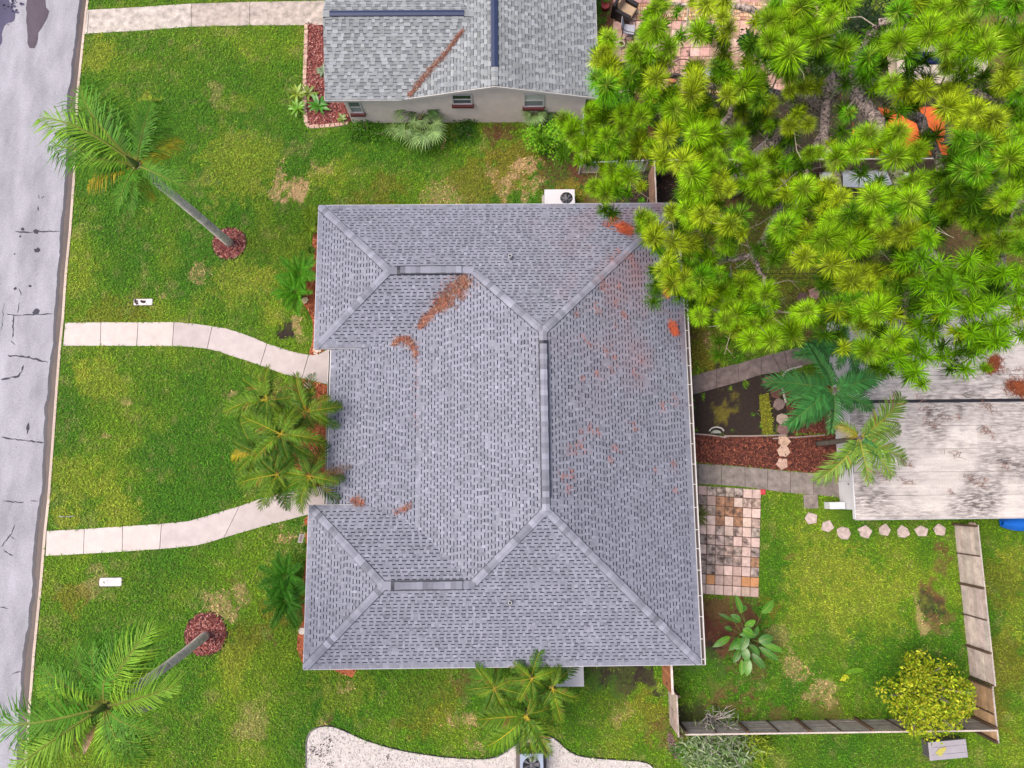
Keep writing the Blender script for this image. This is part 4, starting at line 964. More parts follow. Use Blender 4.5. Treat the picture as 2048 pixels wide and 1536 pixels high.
t2, c2 = palm('tall palm leaning to the road from the lower red mulch ring', (412, 1270), (208, 1414), 8.6,
    [(335, 1222, 'queen_lime'), (318, 1252, 'queen'), (262, 1238, 'queen'), (244, 1262, 'queen'), (398, 1326, 'queen_lime'), (104, 1302, 'queen'), (128, 1278, 'queen'), (80, 1352, 'queen_lime'), (18, 1450, 'queen'), (36, 1520, 'queen_lime'), (76, 1532, 'queen_lime', 1.0), (250, 1545, 'queen_lime'), (318, 1500, 'queen'), (332, 1468, 'queen'), (300, 1528, 'queen'), (330, 1300, 'queen_yellow', 1.2), (190, 1272, 'queen'), (160, 1400, 'queen_lime', .1), (120, 1480, 'queen'), (92, 1400, 'queen'), (268, 1470, 'dead', 1.4), (150, 1460, 'dead', 1.6), (300, 1420, 'dead', 1.2)], boots=True, r=.15)
spathe(t2, (214, 1412), (266, 1420), 8.3, C(214, 140, 70)); spathe(t2, (256, 1416), (312, 1414), 8.2, C(236, 214, 196)); spathe(t2, (202, 1440), (170, 1508), 8.3, C(222, 160, 104))

# clump of feather palms in the front bed
def cp(x, y): return (420 + x / 4.517, 700 + y / 4.517)
def tipsof(l, key): return [(*cp(a, b), key if len(r) == 0 else r[0]) for a, b, *r in l]
def small_palm(label, crown_px, z, tips, r=.07, group=None, name='palm', off=(0, 0), trunkcol=C(160, 150, 96), cat='palm'):
    c = G(*crown_px, z); b = (c[0] + off[0], c[1] + off[1], 0); t = root(name, b, label, cat, group); mb = MB()
    mb.tube([(b[0] + (c[0] - b[0]) * f, b[1] + (c[1] - b[1]) * f, z * f) for f in (0, .25, .5, .75, 1)], [r * 1.3, r * 1.1, r, r * .9, r * .8], [jit(trunkcol, .15) for _ in range(5)], 8); mb.build('trunk', m_palmbark, t, smooth=True)
    pal_dirs(t, c, crown_px, z, tips, Vector((c[0] - b[0], c[1] - b[1], z)))
    a0 = random.uniform(0, 6.28)
    for k in range(6):      # the lower, older fronds that fill the crown
        a = a0 + k * math.tau / 6 + random.uniform(-.3, .3); frond(t, Vector((c[0] - b[0], c[1] - b[1], z - .25)), math.cos(a), math.sin(a), random.uniform(1.1, 1.75), 'areca_dark', pitch=random.uniform(-.35, .1))
    return t
GP = 'feather palms in the front bed between the two walkways'
small_palm('feather palm of the front clump nearest the upper walkway', cp(515, 450), 3.1, tipsof([(440, 185), (515, 170), (140, 510), (215, 590), (655, 580), (560, 620, 'areca_dark'), (430, 600, 'areca_dark'), (620, 480, 'areca_dark')], 'areca'), group=GP)
small_palm('feather palm in the middle of the front clump, bright green', cp(640, 760), 3.9, tipsof([(330, 580), (765, 515), (860, 570), (440, 1000), (800, 830), (1030, 790), (560, 960, 'areca_dark'), (740, 980, 'areca_dark'), (420, 740, 'areca_dark')], 'areca'), group=GP)
small_palm('feather palm of the front clump with one frond over the porch gutter', cp(872, 555), 3.4, tipsof([(770, 250), (1200, 545), (1090, 640), (830, 260, 'areca_dark'), (1080, 420), (940, 720, 'areca_dark'), (700, 480, 'areca_dark')], 'areca'), group=GP)
small_palm('feather palm of the front clump with a yellow frond reaching the lawn', cp(425, 925), 2.9, tipsof([(170, 930, 'queen_yellow'), (285, 1120), (350, 1120), (230, 850, 'areca_dark'), (560, 1080, 'areca_dark'), (330, 820, 'areca_dark')], 'areca'), group=GP)
small_palm('feather palm of the front clump with fronds over the lower walkway, left one', cp(612, 1125), 3.2, tipsof([(255, 1170), (500, 1430), (700, 1270), (560, 1400), (800, 1000, 'areca_dark'), (480, 1010, 'areca_dark'), (620, 960, 'dead')], 'areca'), group=GP)
small_palm('feather palm of the front clump with fronds over the lower walkway, right one', cp(905, 1140), 3.3, tipsof([(630, 1110), (790, 1440), (1175, 1180), (960, 1320), (870, 1430), (1250, 1120, 'dead'), (1040, 1010, 'areca_dark'), (860, 930, 'areca_dark'), (740, 1200)], 'areca'), group=GP)
# palm clump by the south wall
def cs_(x, y): return (580 + x / 3.103, 1280 + y / 3.103)
def tips2(l, key): return [(*cs_(a, b), key if len(r) == 0 else r[0]) for a, b, *r in l]
GS = 'feather palms below the house by the white condenser'
small_palm('feather palm of the lower clump with a frond on the roof edge', cs_(1500, 240), 3.0, tips2([(1400, 120), (1640, 160), (1570, 290), (1430, 360), (1360, 230), (1520, 380, 'areca_dark')], 'areca'), group=GS)
small_palm('feather palm at the left of the clump below the house', cs_(1270, 300), 2.8, tips2([(1195, 160), (1165, 340), (1340, 470), (1390, 210), (1300, 190, 'areca_dark'), (1230, 430, 'areca_dark')], 'areca'), group=GS)
small_palm('feather palm of the lower clump with fronds over the white gravel', cs_(1470, 470), 3.0, tips2([(1170, 450), (1230, 690), (1490, 735), (1620, 660), (1530, 360), (1330, 520), (1420, 620, 'areca_dark'), (1560, 640, 'areca_dark'), (1350, 400, 'areca_dark')], 'areca'), group=GS)
small_palm('feather palm of the lower clump beside the white condenser', cs_(1630, 300), 2.7, tips2([(1690, 480), (1780, 360), (1660, 140), (1720, 420, 'areca_dark'), (1560, 420, 'areca_dark')], 'areca'), group=GS)
# dark palms by the outbuilding
def cb(x, y): return (1540 + x / 2.506, 640 + y / 2.506)
def tips3(l, key): return [(*cb(a, b), key if len(r) == 0 else r[0]) for a, b, *r in l]
palm('dark green palm leaning over the back path by the outbuilding', cb(160, 400), cb(320, 350), 4.6, tips3([(-5, 290), (170, 150), (560, 285), (420, 250), (210, 500), (310, 560), (60, 500), (120, 540), (400, 470), (500, 430), (240, 200), (90, 420), (470, 350)], 'back'), r=.11, trunkcol=C(120, 112, 100))
palm('dark shaded palm behind the back path, nearest the pine', cb(240, 190), cb(380, 130), 4.2, tips3([(345, 20), (150, 130), (500, 120), (470, 230), (560, 200), (250, 60), (330, 250), (420, 280), (120, 200)], 'back'), r=.1, trunkcol=C(120, 112, 100))
palm('lighter green palm spreading over the outbuilding roof', cb(240, 620), cb(452, 590), 4.8, tips3([(655, 420), (630, 530), (665, 725), (610, 765), (440, 810), (265, 825), (320, 720), (310, 545, 'queen_yellow'), (330, 500), (540, 480), (560, 560, 'back'), (380, 740, 'back'), (520, 700, 'back')], 'back_light'), r=.1, trunkcol=C(120, 112, 100))
# cycads along the front wall
def rosette(label, px, z, rad, key, n=14, name='cycad', cat='plant', group=None):
    b = G(*px, z); t = root(name, (b[0], b[1], 0), label, cat, group); mb = MB(); mb.tube([(b[0], b[1], -.02), (b[0], b[1], z)], [.12, .09], C(120, 96, 66), 8); mb.build('stem', m_palmbark, t)
    for k in range(n):
        a = math.tau * k / n + random.uniform(-.2, .2); frond(t, Vector((0, 0, z)), math.cos(a), math.sin(a), rad * random.uniform(.75, 1.1), key, pitch=random.uniform(.0, .55))
    return t
GC = 'feathery plants along the front wall'
rosette('bright green feathery plant by the upper front wing, upper of its pair', (600, 548), .9, .98, 'cycad', group=GC)
rosette('bright green feathery plant by the upper front wing, lower of its pair', (592, 584), .8, 1.0, 'cycad', group=GC)
rosette('dark green feathery plant by the lower front wing, upper of its pair', (572, 1153), .9, 1.1, 'cycad_dark', group=GC)
rosette('dark green feathery plant by the lower front wing, lower of its pair', (573, 1200), .8, 1.1, 'cycad_dark', group=GC)

# grassy and spiky rosettes
def spiky(label, px, r, n, col, w=.035, up=.9, name='spiky_plant', cat='plant', group=None, layers=1.0, m=None):
    b = G(*px, .1); t = root(name, (b[0], b[1], 0), label, cat, group); mb = MB()
    for k in range(n):
        a = random.uniform(0, math.tau); e = random.uniform(.15, up) ; L = r * random.uniform(.7, 1.1); d = Vector((math.cos(a) * math.cos(e), math.sin(a) * math.cos(e), math.sin(e))); s = Vector((-math.sin(a), math.cos(a), 0)) * w * .5
        p = Vector((b[0], b[1], .04)); q = p + d * L * .55; tip = p + d * L - Vector((0, 0, L * .12))
        mb.add([p - s * .6, p + s * .6, q + s + Vector((0, 0, .01)), q - s, tip], [(0, 1, 2, 3), (3, 2, 4)], jit(col, .25, .06))
    mb.build('foliage', m or m_leaf, t)
    mb = MB(); mb.tube([(b[0], b[1], -.02), (b[0], b[1], .08)], [.05, .03], jit(col, .2), 6); mb.build('stem', m_leaf, t); return t
GY_ = 'spiky plants at the upper front corner of the house'
spiky('lime spiky rosette at the upper left roof corner, upper one', (622, 428), .62, 60, C(150, 186, 44), group=GY_)
spiky('lime spiky rosette at the upper left roof corner, lower one', (620, 458), .60, 60, C(150, 186, 44), group=GY_)
spiky('lime spiky rosette at the upper left roof corner, tucked by the eave', (636, 442), .55, 50, C(130, 172, 40), group=GY_)
spiky('small green tuft below the spiky rosettes by the front wall', (622, 500), .3, 40, C(96, 140, 30))
spiky('yellow-green tuft under the lower dark feathery plant', (606, 1192), .3, 40, C(196, 190, 50))
spiky('small dark green tuft by the lower front wing under the little sign', (613, 1092), .3, 40, C(84, 120, 30))
spiky('small green tuft in the mulch beside the lower walkway', (612, 1058), .28, 40, C(84, 130, 30))
spiky('yellow blotched shrub in the front bed by the stone', (622, 783), .26, 60, C(206, 196, 70), w=.05)
spiky('feathery green grass plant beside the back patio under the gutter', (1394, 1030), .75, 70, C(126, 138, 62), w=.03)
spiky('silvery agave by the neighbour house front eave', (648, 142), .45, 44, C(160, 186, 150), w=.06, up=.6)
spiky('bright grassy tuft under the fence corner below the pine', (1283, 400), .25, 36, C(110, 180, 30))

def broad_leaf(L, W, col, rib, fold=.25, droop=.35, n=5):
    mb = MB(); V = []; cs = []; F = []
    for k in range(n + 1):
        f = k / n; w = W * .5 * math.sin(math.pi * min(1, .08 + .90 * f)) ** .75 * (1 if k < n else .15); x = L * f; z = .12 * L * f - droop * L * f * f
        V += [Vector((x, w, z + w * fold)), Vector((x, 0, z)), Vector((x, -w, z + w * fold))]
    for k in range(n): F += [(3 * k, 3 * k + 1, 3 * k + 4, 3 * k + 3), (3 * k + 1, 3 * k + 2, 3 * k + 5, 3 * k + 4)]
    mb.add(V, F, [jit(col, .07) for _ in F])
    mb.tube([Vector((L * k / 4, 0, .12 * L * k / 4 - droop * L * (k / 4) ** 2 + .006)) for k in range(5)], [.010, .009, .008, .006, .003], rib, 4, cap=False)
    me = mb.mesh('leaf', True); me.materials.append(m_leaf_big); return me
def rosette_plant(label, px, r, n, col, z=.25, group=None, name='leafy_plant', W=.13, up=.7):
    b = G(*px, z); t = root(name, (b[0], b[1], 0), label, 'plant', group)
    mes = [broad_leaf(r, W, jit(col, .15, .05), mixc(col, C(220, 220, 120), .4)) for _ in range(3)]
    mb = MB(); mb.tube([(b[0], b[1], -.02), (b[0], b[1], z)], [.035, .02], C(110, 110, 60), 6); mb.build('stem', m_leaf, t)
    for k in range(n):
        o = link('leaf', mes[k % 3], t); o.location = (0, 0, z * random.uniform(.7, 1)); o.rotation_euler = (random.uniform(-.3, .3), -random.uniform(0, up), math.tau * k / n * 1.618 + random.uniform(-.2, .2)); s = random.uniform(.75, 1.1); o.scale = (s, s, s)
GN = 'broad leaved plants by the neighbour mulch bed'
rosette_plant('yellow-green leafy plant on the neighbour bed edging, upper left', (594, 188), .5, 11, C(150, 180, 40), group=GN)
rosette_plant('yellow-green leafy plant on the lawn side of the neighbour bed edging', (595, 216), .55, 13, C(120, 190, 30), group=GN)
rosette_plant('yellow tipped leafy plant in the neighbour red mulch, upper right', (617, 186), .5, 11, C(140, 170, 30), group=GN)
rosette_plant('glossy green leafy plant in the neighbour red mulch near the eave corner', (637, 212), .62, 14, C(70, 160, 24), group=GN, W=.16)
rosette_plant('small pale leafy weed at the neighbour wall corner', (684, 238), .3, 10, C(130, 160, 60))

# fan palms at the neighbour wall
def fan_mesh(seed, col, segs=22, spread=270):
    rnd = random.Random(seed); mb = MB(); mb.tube([Vector((-.9, 0, -.35)), Vector((-.4, 0, -.08)), Vector((0, 0, 0))], [.02, .016, .012], C(120, 140, 70), 5)
    for k in range(segs):
        a = math.radians(-spread / 2 + spread * k / (segs - 1)); d = Vector((math.cos(a), math.sin(a), rnd.uniform(-.05, .15))); s = Vector((-math.sin(a), math.cos(a), 0)); L = (.62 + .38 * math.cos(a / 2)) * rnd.uniform(.85, 1.1); w = .040
        m1 = d * L * .5; tp = d * L - Vector((0, 0, .28 * L * rnd.uniform(.5, 1.4)))
        mb.add([Vector((0, 0, 0)) - s * .006, s * .006, m1 + s * w + Vector((0, 0, .02)), m1 - s * w - Vector((0, 0, .02)), tp], [(0, 1, 2, 3), (3, 2, 4)], jit(col, .22, .05))
    me = mb.mesh('fan_leaf'); me.materials.append(m_leaf); return me
FAN = [fan_mesh(k, C(150, 184, 112)) for k in range(3)]; FAND = [fan_mesh(9 + k, C(76, 116, 52)) for k in range(2)]
def fan_palm(label, px, z, tips, s0, dark=()):
    c = G(*px, z); t = root('fan_palm', (c[0], c[1], 0), label, 'palm'); mb = MB(); mb.tube([(c[0], c[1], -.02), (c[0], c[1], z)], [.14, .10], C(112, 96, 78), 8); mb.build('trunk', m_palmbark, t)
    for i, (x, y) in enumerate(tips):
        w = G(x, y, z); d = Vector((w[0] - c[0], w[1] - c[1], 0)); L = d.length; d.normalize(); me = (FAND if i in dark else FAN)[i % 2]
        o = link('fan_leaf', me, t); s = s0 * random.uniform(.85, 1.1); o.scale = (s, s, s); q = d * max(0.05, L - s * .55); o.location = (q.x, q.y, z + random.uniform(-.1, .25)); o.rotation_euler = (random.uniform(-.3, .3), random.uniform(-.15, .35), math.atan2(d.y, d.x))
def cn(x, y): return (600 + x / 3.012, y / 3.012)
fan_palm('grey-green fan palm against the neighbour wall, left of its middle window', cn(725, 705), 1.0, [cn(*q) for q in ((520, 790), (560, 700), (600, 830), (680, 870), (760, 870), (840, 840), (850, 760), (640, 640), (700, 610), (790, 610), (830, 660), (740, 760), (660, 760))], .72, dark=(7, 8, 9, 10))
fan_palm('small fan palm under the neighbour right window', cn(1410, 695), .9, [cn(*q) for q in ((1340, 690), (1380, 640), (1440, 640), (1480, 690), (1460, 740), (1400, 750), (1360, 730), (1530, 690))], .5, dark=(7,))

# leafy shrubs and the small yellow tree
def shrub(label, px, z0, rad, h, n, leaf, cols, name='shrub', cat='shrub', wl_=.5, stems=14, flat=.0, stemcol=C(120, 104, 84), mtl=None, sq=(1, 1), up=(.1, .9), trunk=None, gap=.0, lobes=9):
    b = G(*px, z0 + h * .6); t = root(name, (b[0], b[1], 0), label, cat); mb = MB()
    lob = [(random.uniform(-.55, .55), random.uniform(-.55, .55), random.uniform(.3, .8), random.uniform(.35, .6)) for _ in range(lobes)]
    if lobes > 9: lob = [(math.cos(q * 2.4) * .72 * math.sqrt((q + .5) / lobes), math.sin(q * 2.4) * .72 * math.sqrt((q + .5) / lobes), random.uniform(.35, .8) * (1.1 - .4 * (q / lobes)), random.uniform(.26, .38)) for q in range(lobes)]
    k = 0
    while k < n:
        l = random.choice(lob); v = Vector((random.gauss(0, 1), random.gauss(0, 1), random.gauss(0, 1))).normalized() * l[3] * random.uniform(.6, 1.05)
        x, y, z = (l[0] + v.x) * rad * sq[0], (l[1] + v.y) * rad * sq[1], z0 + h * max(.03, min(1.1, l[2] + v.z * .7))
        a = random.uniform(0, math.tau); e = random.uniform(*up) * random.choice((1, 1, -.4)); L = leaf * random.uniform(.65, 1.3); W = L * wl_
        d = Vector((math.cos(a) * math.cos(e), math.sin(a) * math.cos(e), math.sin(e))); s = Vector((-math.sin(a), math.cos(a), random.uniform(-.3, .3))) * W * .5; p = Vector((b[0] + x, b[1] + y, z))
        mb.add([p, p + d * L * .5 + s, p + d * L, p + d * L * .5 - s], [(0, 1, 2, 3)], jit(random.choice(cols), .25, .06)); k += 1
    mb.build('crown', mtl or m_leaf, t)
    mb = MB(); bz = 0
    tb = Vector((b[0], b[1], -.03)); tt = Vector((b[0], b[1], z0 + .1)) if z0 > .3 else tb
    if z0 > .3: mb.tube([tb, tt], [trunk or .08, (trunk or .08) * .8], stemcol, 8)
    for k in range(stems):
        l = random.choice(lob); q = Vector((b[0] + l[0] * rad * sq[0] * 1.3, b[1] + l[1] * rad * sq[1] * 1.3, z0 + h * (l[2] + .18))); m_ = tt.lerp(q, .5) + Vector((random.uniform(-.1, .1), random.uniform(-.1, .1), .05)) * rad
        mb.tube([tt, m_, q], [.035, .024, .010], jit(stemcol, .2), 5)
    mb.build('branches', m_twig, t); return t
shrub('bright lime green shrub on the lawn below the neighbour right window', (1090, 274), 0, 1.25, 1.5, 1500, .15, [C(130, 196, 26), C(104, 178, 20), C(156, 212, 40)])
shrub('dark green bush between the fan palm and the neighbour wall corner', (1112, 236), 0, .8, 1.0, 500, .12, [C(62, 110, 26), C(50, 92, 24)])
shrub('low leafy weeds along the neighbour wall near the mulch bed', (735, 262), 0, 1.1, .35, 900, .11, [C(92, 150, 20), C(70, 130, 18)], name='weeds', cat='weeds', stems=5, sq=(1.2, .6))
shrub('dark green mound of weeds under the neighbour middle window', (924, 258), 0, .75, .4, 700, .10, [C(60, 110, 12), C(48, 92, 12)], name='weeds', cat='weeds', stems=5)
shrub('bright green leafy bush at the neighbour roof corner under the pine', (1236, 205), 0, .9, .9, 600, .16, [C(110, 190, 24), C(84, 160, 24)], stems=8)
shrub('lime bush beside the chain link fence under the pine', (1298, 228), 0, .8, .9, 500, .16, [C(130, 200, 24), C(100, 176, 24)], stems=8)
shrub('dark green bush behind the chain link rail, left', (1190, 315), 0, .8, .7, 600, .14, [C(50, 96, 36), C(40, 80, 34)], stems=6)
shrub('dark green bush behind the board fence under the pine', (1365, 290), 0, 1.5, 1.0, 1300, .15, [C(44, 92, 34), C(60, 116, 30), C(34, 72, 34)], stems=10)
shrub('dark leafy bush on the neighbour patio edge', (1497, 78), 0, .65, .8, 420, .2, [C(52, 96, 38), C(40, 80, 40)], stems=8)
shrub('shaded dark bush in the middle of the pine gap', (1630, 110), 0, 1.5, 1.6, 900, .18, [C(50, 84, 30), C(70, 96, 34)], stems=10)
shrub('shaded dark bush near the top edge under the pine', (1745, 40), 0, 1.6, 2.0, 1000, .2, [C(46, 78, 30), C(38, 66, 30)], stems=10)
shrub('small round tree with dense yellow-green leaves in the fence corner', (1866, 1396), .6, 1.80, 2.3, 5200, .14, [C(184, 202, 30), C(156, 184, 24), C(214, 216, 56), C(124, 154, 20), C(176, 180, 30)], name='tree', cat='tree', stems=26, lobes=22, stemcol=C(150, 140, 132), trunk=.09, sq=(1.08, 1))
shrub('grey-green feathery shrub below the bottom board fence', (1432, 1512), 0, 1.75, 1.5, 2600, .30, [C(158, 180, 132), C(136, 160, 104), C(176, 196, 150), C(96, 140, 50)], wl_=.16, stems=12, up=(.2, 1.2), sq=(1.05, .8))
shrub('yellow-green feathery shrub right of the grey-green one by the fence', (1502, 1500), 0, .9, 1.1, 800, .28, [C(170, 190, 50), C(140, 170, 44)], wl_=.16, stems=6, up=(.2, 1.2))
shrub('small dark green weeds by the fence corner stones', (1352, 1500), 0, .35, .3, 160, .10, [C(80, 140, 30)], name='weeds', cat='weeds', stems=3)
# bare twiggy bush
b = G(1436, 1450, .9); t = root('dead_bush', (b[0], b[1], 0), 'bare white-grey twiggy bush leaning against the bottom board fence', 'bush'); mb = MB()
for k in range(46):
    a = random.uniform(0, math.tau); q = Vector((b[0] + random.uniform(-.1, .1), b[1] + random.uniform(-.1, .1), 0)); d = Vector((math.cos(a) * .5, math.sin(a) * .75 - .1, 1)); L = random.uniform(.9, 1.7)
    m1 = q + d * L * .4 + Vector((random.uniform(-.1, .1), random.uniform(-.1, .1), 0)); tp = q + d * L + Vector((random.uniform(-.25, .25), random.uniform(-.25, .25), 0))
    mb.tube([q, m1, tp], [.018, .013, .006], jit(C(206, 196, 190), .15), 4, cap=False)
    for j in range(2): mb.tube([m1.lerp(tp, .4 + .3 * j), m1.lerp(tp, .4 + .3 * j) + Vector((random.uniform(-.3, .3), random.uniform(-.3, .3), .2))], [.009, .004], jit(C(210, 200, 194), .15), 4, cap=False)
mb.build('twigs', m_twig, t)
# bird of paradise: every paddle leaf a part
t = root('paddle_leaf_plant', G(1492, 1275, 0), 'large paddle leaved plant with glossy green leaves below the back patio', 'plant')
def ck(x, y): return (1340 + x / 3.94, 960 + y / 3.94)
PB = [((560, 1050), (520, 915), 1.2, .2), ((575, 1040), (560, 985), .9, .3), ((725, 1045), (808, 955), 1.3, .26), ((490, 1180), (432, 1160), .5, .16), ((500, 1110), (392, 1055), .8, .12), ((555, 1115), (485, 1065), 1.0, .22), ((470, 1235), (345, 1303), .7, .2), ((590, 1150), (665, 1110), 1.2, .2), ((575, 1180), (650, 1215), 1.4, .26), ((545, 1240), (470, 1335), .9, .2), ((610, 1250), (500, 1318), 1.1, .28), ((610, 1220), (560, 1330), 1.3, .24), ((700, 1270), (800, 1235), .9, .28), ((720, 1280), (875, 1345), .6, .2), ((700, 1320), (845, 1412), .5, .2), ((590, 1320), (600, 1420), 1.1, .24), ((550, 1330), (500, 1430), .7, .2), ((645, 1370), (738, 1478), .7, .22), ((610, 1400), (600, 1530), .9, .26), ((565, 1420), (560, 1530), .5, .16), ((680, 1215), (560, 1215), 1.35, .2), ((620, 1300), (700, 1370), .8, .2), ((650, 1240), (690, 1160), 1.2, .18)]
mb = MB(); bb_ = G(1492, 1275, 0)
for (p, q, z, w) in PB:
    a = G(*ck(*p), z); c = G(*ck(*q), z); L = math.hypot(c[0] - a[0], c[1] - a[1]); o = link('leaf', broad_leaf(L * 1.1, w * 1.45, C(78, 138, 44) if random.random() < .6 else C(96, 160, 34), C(190, 200, 90), droop=.3, n=6), t)
    o.location = (a[0] - bb_[0], a[1] - bb_[1], z); o.rotation_euler = (random.uniform(-.35, .35), -.2, math.atan2(c[1] - a[1], c[0] - a[0]))
    r = Vector((bb_[0] + random.uniform(-.12, .12), bb_[1] + random.uniform(-.12, .12), 0)); mb.tube([r, r.lerp(Vector(a), .5) + Vector((0, 0, .2)), Vector(a)], [.025, .02, .012], C(130, 150, 70), 5)
mb.build('stalks', m_leaf_big, t)

# ------------------------------------------------------------------ the pine
LIMBS = [
 [(1640, 197, 8.0), (1560, 190, 8.8), (1480, 170, 9.3), (1420, 175, 9.5), (1330, 150, 9.3), (1240, 125, 9.0)],
 [(1690, 150, 10.2), (1740, 165, 10.6), (1800, 172, 10.8), (1900, 180, 11), (1990, 200, 11.2), (2060, 210, 11)],
 [(1690, 150, 10.2), (1722, 110, 11), (1742, 66, 11.5), (1775, 40, 12), (1860, 30, 12)],
 [(1690, 150, 10.2), (1660, 90, 11.3), (1610, 55, 12), (1550, 40, 11.8), (1440, 10, 11), (1330, 10, 10)],
 [(1560, 275, 5.9), (1500, 235, 7.2), (1410, 195, 8), (1350, 215, 8.3), (1280, 245, 8.4), (1190, 250, 8.4), (1150, 265, 8.2)],
 [(1690, 150, 10.2), (1760, 195, 9.6), (1812, 218, 9.2), (1850, 255, 9.2), (1880, 330, 9.4), (1900, 400, 9.6), (1960, 430, 9.6)],
 [(1585, 262, 6.5), (1575, 330, 7.0), (1562, 400, 7.1), (1548, 440, 7.1), (1500, 508, 6.9), (1440, 520, 6.8), (1380, 520, 6.8), (1330, 545, 6.6)],
 [(1500, 508, 6.9), (1518, 535, 6.8), (1526, 562, 6.8), (1510, 600, 6.7), (1470, 640, 6.6), (1420, 610, 6.6)],
 [(1665, 175, 9.2), (1650, 260, 9.3), (1668, 340, 9.6), (1685, 420, 9.8), (1715, 500, 9.8), (1745, 570, 9.6), (1690, 620, 9.3)],
 [(1690, 150, 10.2), (1752, 250, 10.6), (1785, 340, 10.9), (1822, 440, 11), (1818, 520, 10.4), (1814, 600, 9.6), (1820, 690, 9.0), (1860, 715, 8.8), (1922, 728, 8.6)],
 [(1742, 66, 11.5), (1850, 70, 12), (1950, 70, 12.2), (2040, 60, 12)],
 [(1900, 180, 11), (1950, 280, 11.2), (1990, 360, 11.2), (2040, 400, 11)],
 [(1610, 215, 7.3), (1530, 300, 8.4), (1460, 350, 8.8), (1410, 410, 8.6), (1360, 440, 8.0), (1300, 460, 7.6)],
 [(1650, 260, 9.3), (1618, 330, 9.4), (1600, 400, 9.4), (1575, 470, 9.2)],
 [(1822, 440, 11), (1880, 530, 10.8), (1930, 590, 10.4), (1975, 650, 9.8)],
 [(1960, 430, 9.6), (2000, 480, 9.8), (2020, 560, 9.6), (2036, 630, 9.4)],
 [(1280, 245, 8.4), (1245, 300, 8.0), (1236, 350, 7.6), (1205, 375, 7.4)],
 [(1480, 170, 9.3), (1465, 220, 9.4), (1430, 280, 9.2), (1420, 350, 9.0)],
]
TUFTS = """1133,244 1146,261 1151,285 1170,292 1182,220 1208,222 1183,246 1213,272 1249,259 1265,228 1284,231 1244,225 1218,301 1242,292 1224,345 1255,345 1232,363 1192,375 1211,380 1302,293 1333,267 1276,285 1323,313 1369,323 1348,204 1385,181 1389,160 1289,165 1312,160 1226,158 1253,160 1193,160 1211,178 1322,194 1397,196 1387,251 1397,269 1405,285 1410,231 1356,254 1384,218 1348,220 1387,350 1410,353 1384,381 1405,386
1322,6 1311,21 1296,73 1309,61 1395,65 1335,91 1273,107 1289,130 1221,83 1212,104 1223,130 1208,120 1330,124 1395,141 1445,31 1413,10 1447,4 1455,62 1445,117 1441,137 1450,91 1260,159
1552,20 1547,5 1539,42 1562,39 1579,32 1603,17 1655,8 1683,5 1661,36 1613,49 1640,71 1542,80 1562,91 1586,64 1684,105 1578,113 1515,127 1557,134 1578,149 1456,147 1493,168 1505,162 1459,190 1513,196 1540,208 1485,222 1527,228 1579,183 1601,220 1613,174 1578,252 1615,250 1696,227 1735,144 1730,122 1679,95
1801,20 1847,5 1878,23 1922,10 1850,60 1863,70 1798,83 1783,78 1811,86 1930,55 1912,54 1954,81 1993,75 2037,65 2039,91 1969,104 1948,98 1894,96 1896,137 1925,151 1780,169 1808,184 1847,181 1893,182 1915,194 1901,212 1948,223 1920,228 1980,239 2016,151 2013,169 2036,192 2026,218 2029,7 1997,7 1974,8
1425,267 1473,270 1407,286 1442,282 1491,314 1480,308 1508,335 1425,316 1441,323 1547,316 1588,316 1618,309 1634,306 1556,350 1512,370 1534,394 1547,380 1617,367 1603,382 1637,399 1654,372 1679,397 1579,369 1420,358 1419,392 1436,375 1459,375 1424,428 1405,431 1456,450 1471,436 1569,452 1579,443 1559,458 1573,477 1584,482 1659,475 1662,445 1684,446 1715,438 1715,298 1732,274 1676,313 1452,490
1794,269 1779,274 1791,313 1837,299 1828,311 1815,369 1749,398 1788,394 1818,406 1750,448 1761,442 1730,447 1813,428 1815,472 1828,462 1855,480 1767,472 1926,257 1981,242 1942,237 1991,281 1955,291 2008,286 1955,343 1932,335 1984,348 1964,360 1879,362 1894,376 1896,387 1884,416 1906,420 1945,406 1935,442 1959,433 1976,455 1991,442 2035,352 2025,313 2014,387 2016,400 2004,482 2028,484 2041,448 2040,264
1299,449 1289,437 1307,474 1314,464 1345,425 1340,525 1351,488 1334,539 1368,556 1345,566 1385,488 1382,515 1409,507 1451,496 1404,549 1439,552 1406,576 1444,583 1428,586 1416,605 1399,632 1460,615 1451,640 1495,568 1504,588 1534,583 1504,645 1480,627 1377,420 1382,441 1571,454 1595,630 1524,644 1378,579 1500,680 1540,676 1472,655
1619,506 1606,516 1670,528 1704,545 1726,546 1751,548 1699,565 1717,570 1738,568 1768,568 1665,607 1682,607 1707,604 1746,609 1756,616 1775,602 1699,631 1729,633 1594,628 1612,626 1580,661 1814,553 1731,697 1756,702 1794,675 1712,487 1729,470 1809,519
1854,479 1808,522 1933,520 1972,516 1887,550 1872,533 1941,568 1983,545 1999,547 2027,556 1850,572 1893,585 1935,604 1931,620 1885,622 1968,620 1979,610 1847,614 1837,650 1862,668 1952,662 1937,668 1987,652 2004,647 1985,685 1999,683 1958,687 1829,689 1847,716 1789,718 1802,731 1827,745 1883,714 1927,739 1947,708 2041,670 2029,618 2037,585"""
TUFTS = [tuple(map(int, a.split(','))) for a in TUFTS.split()]
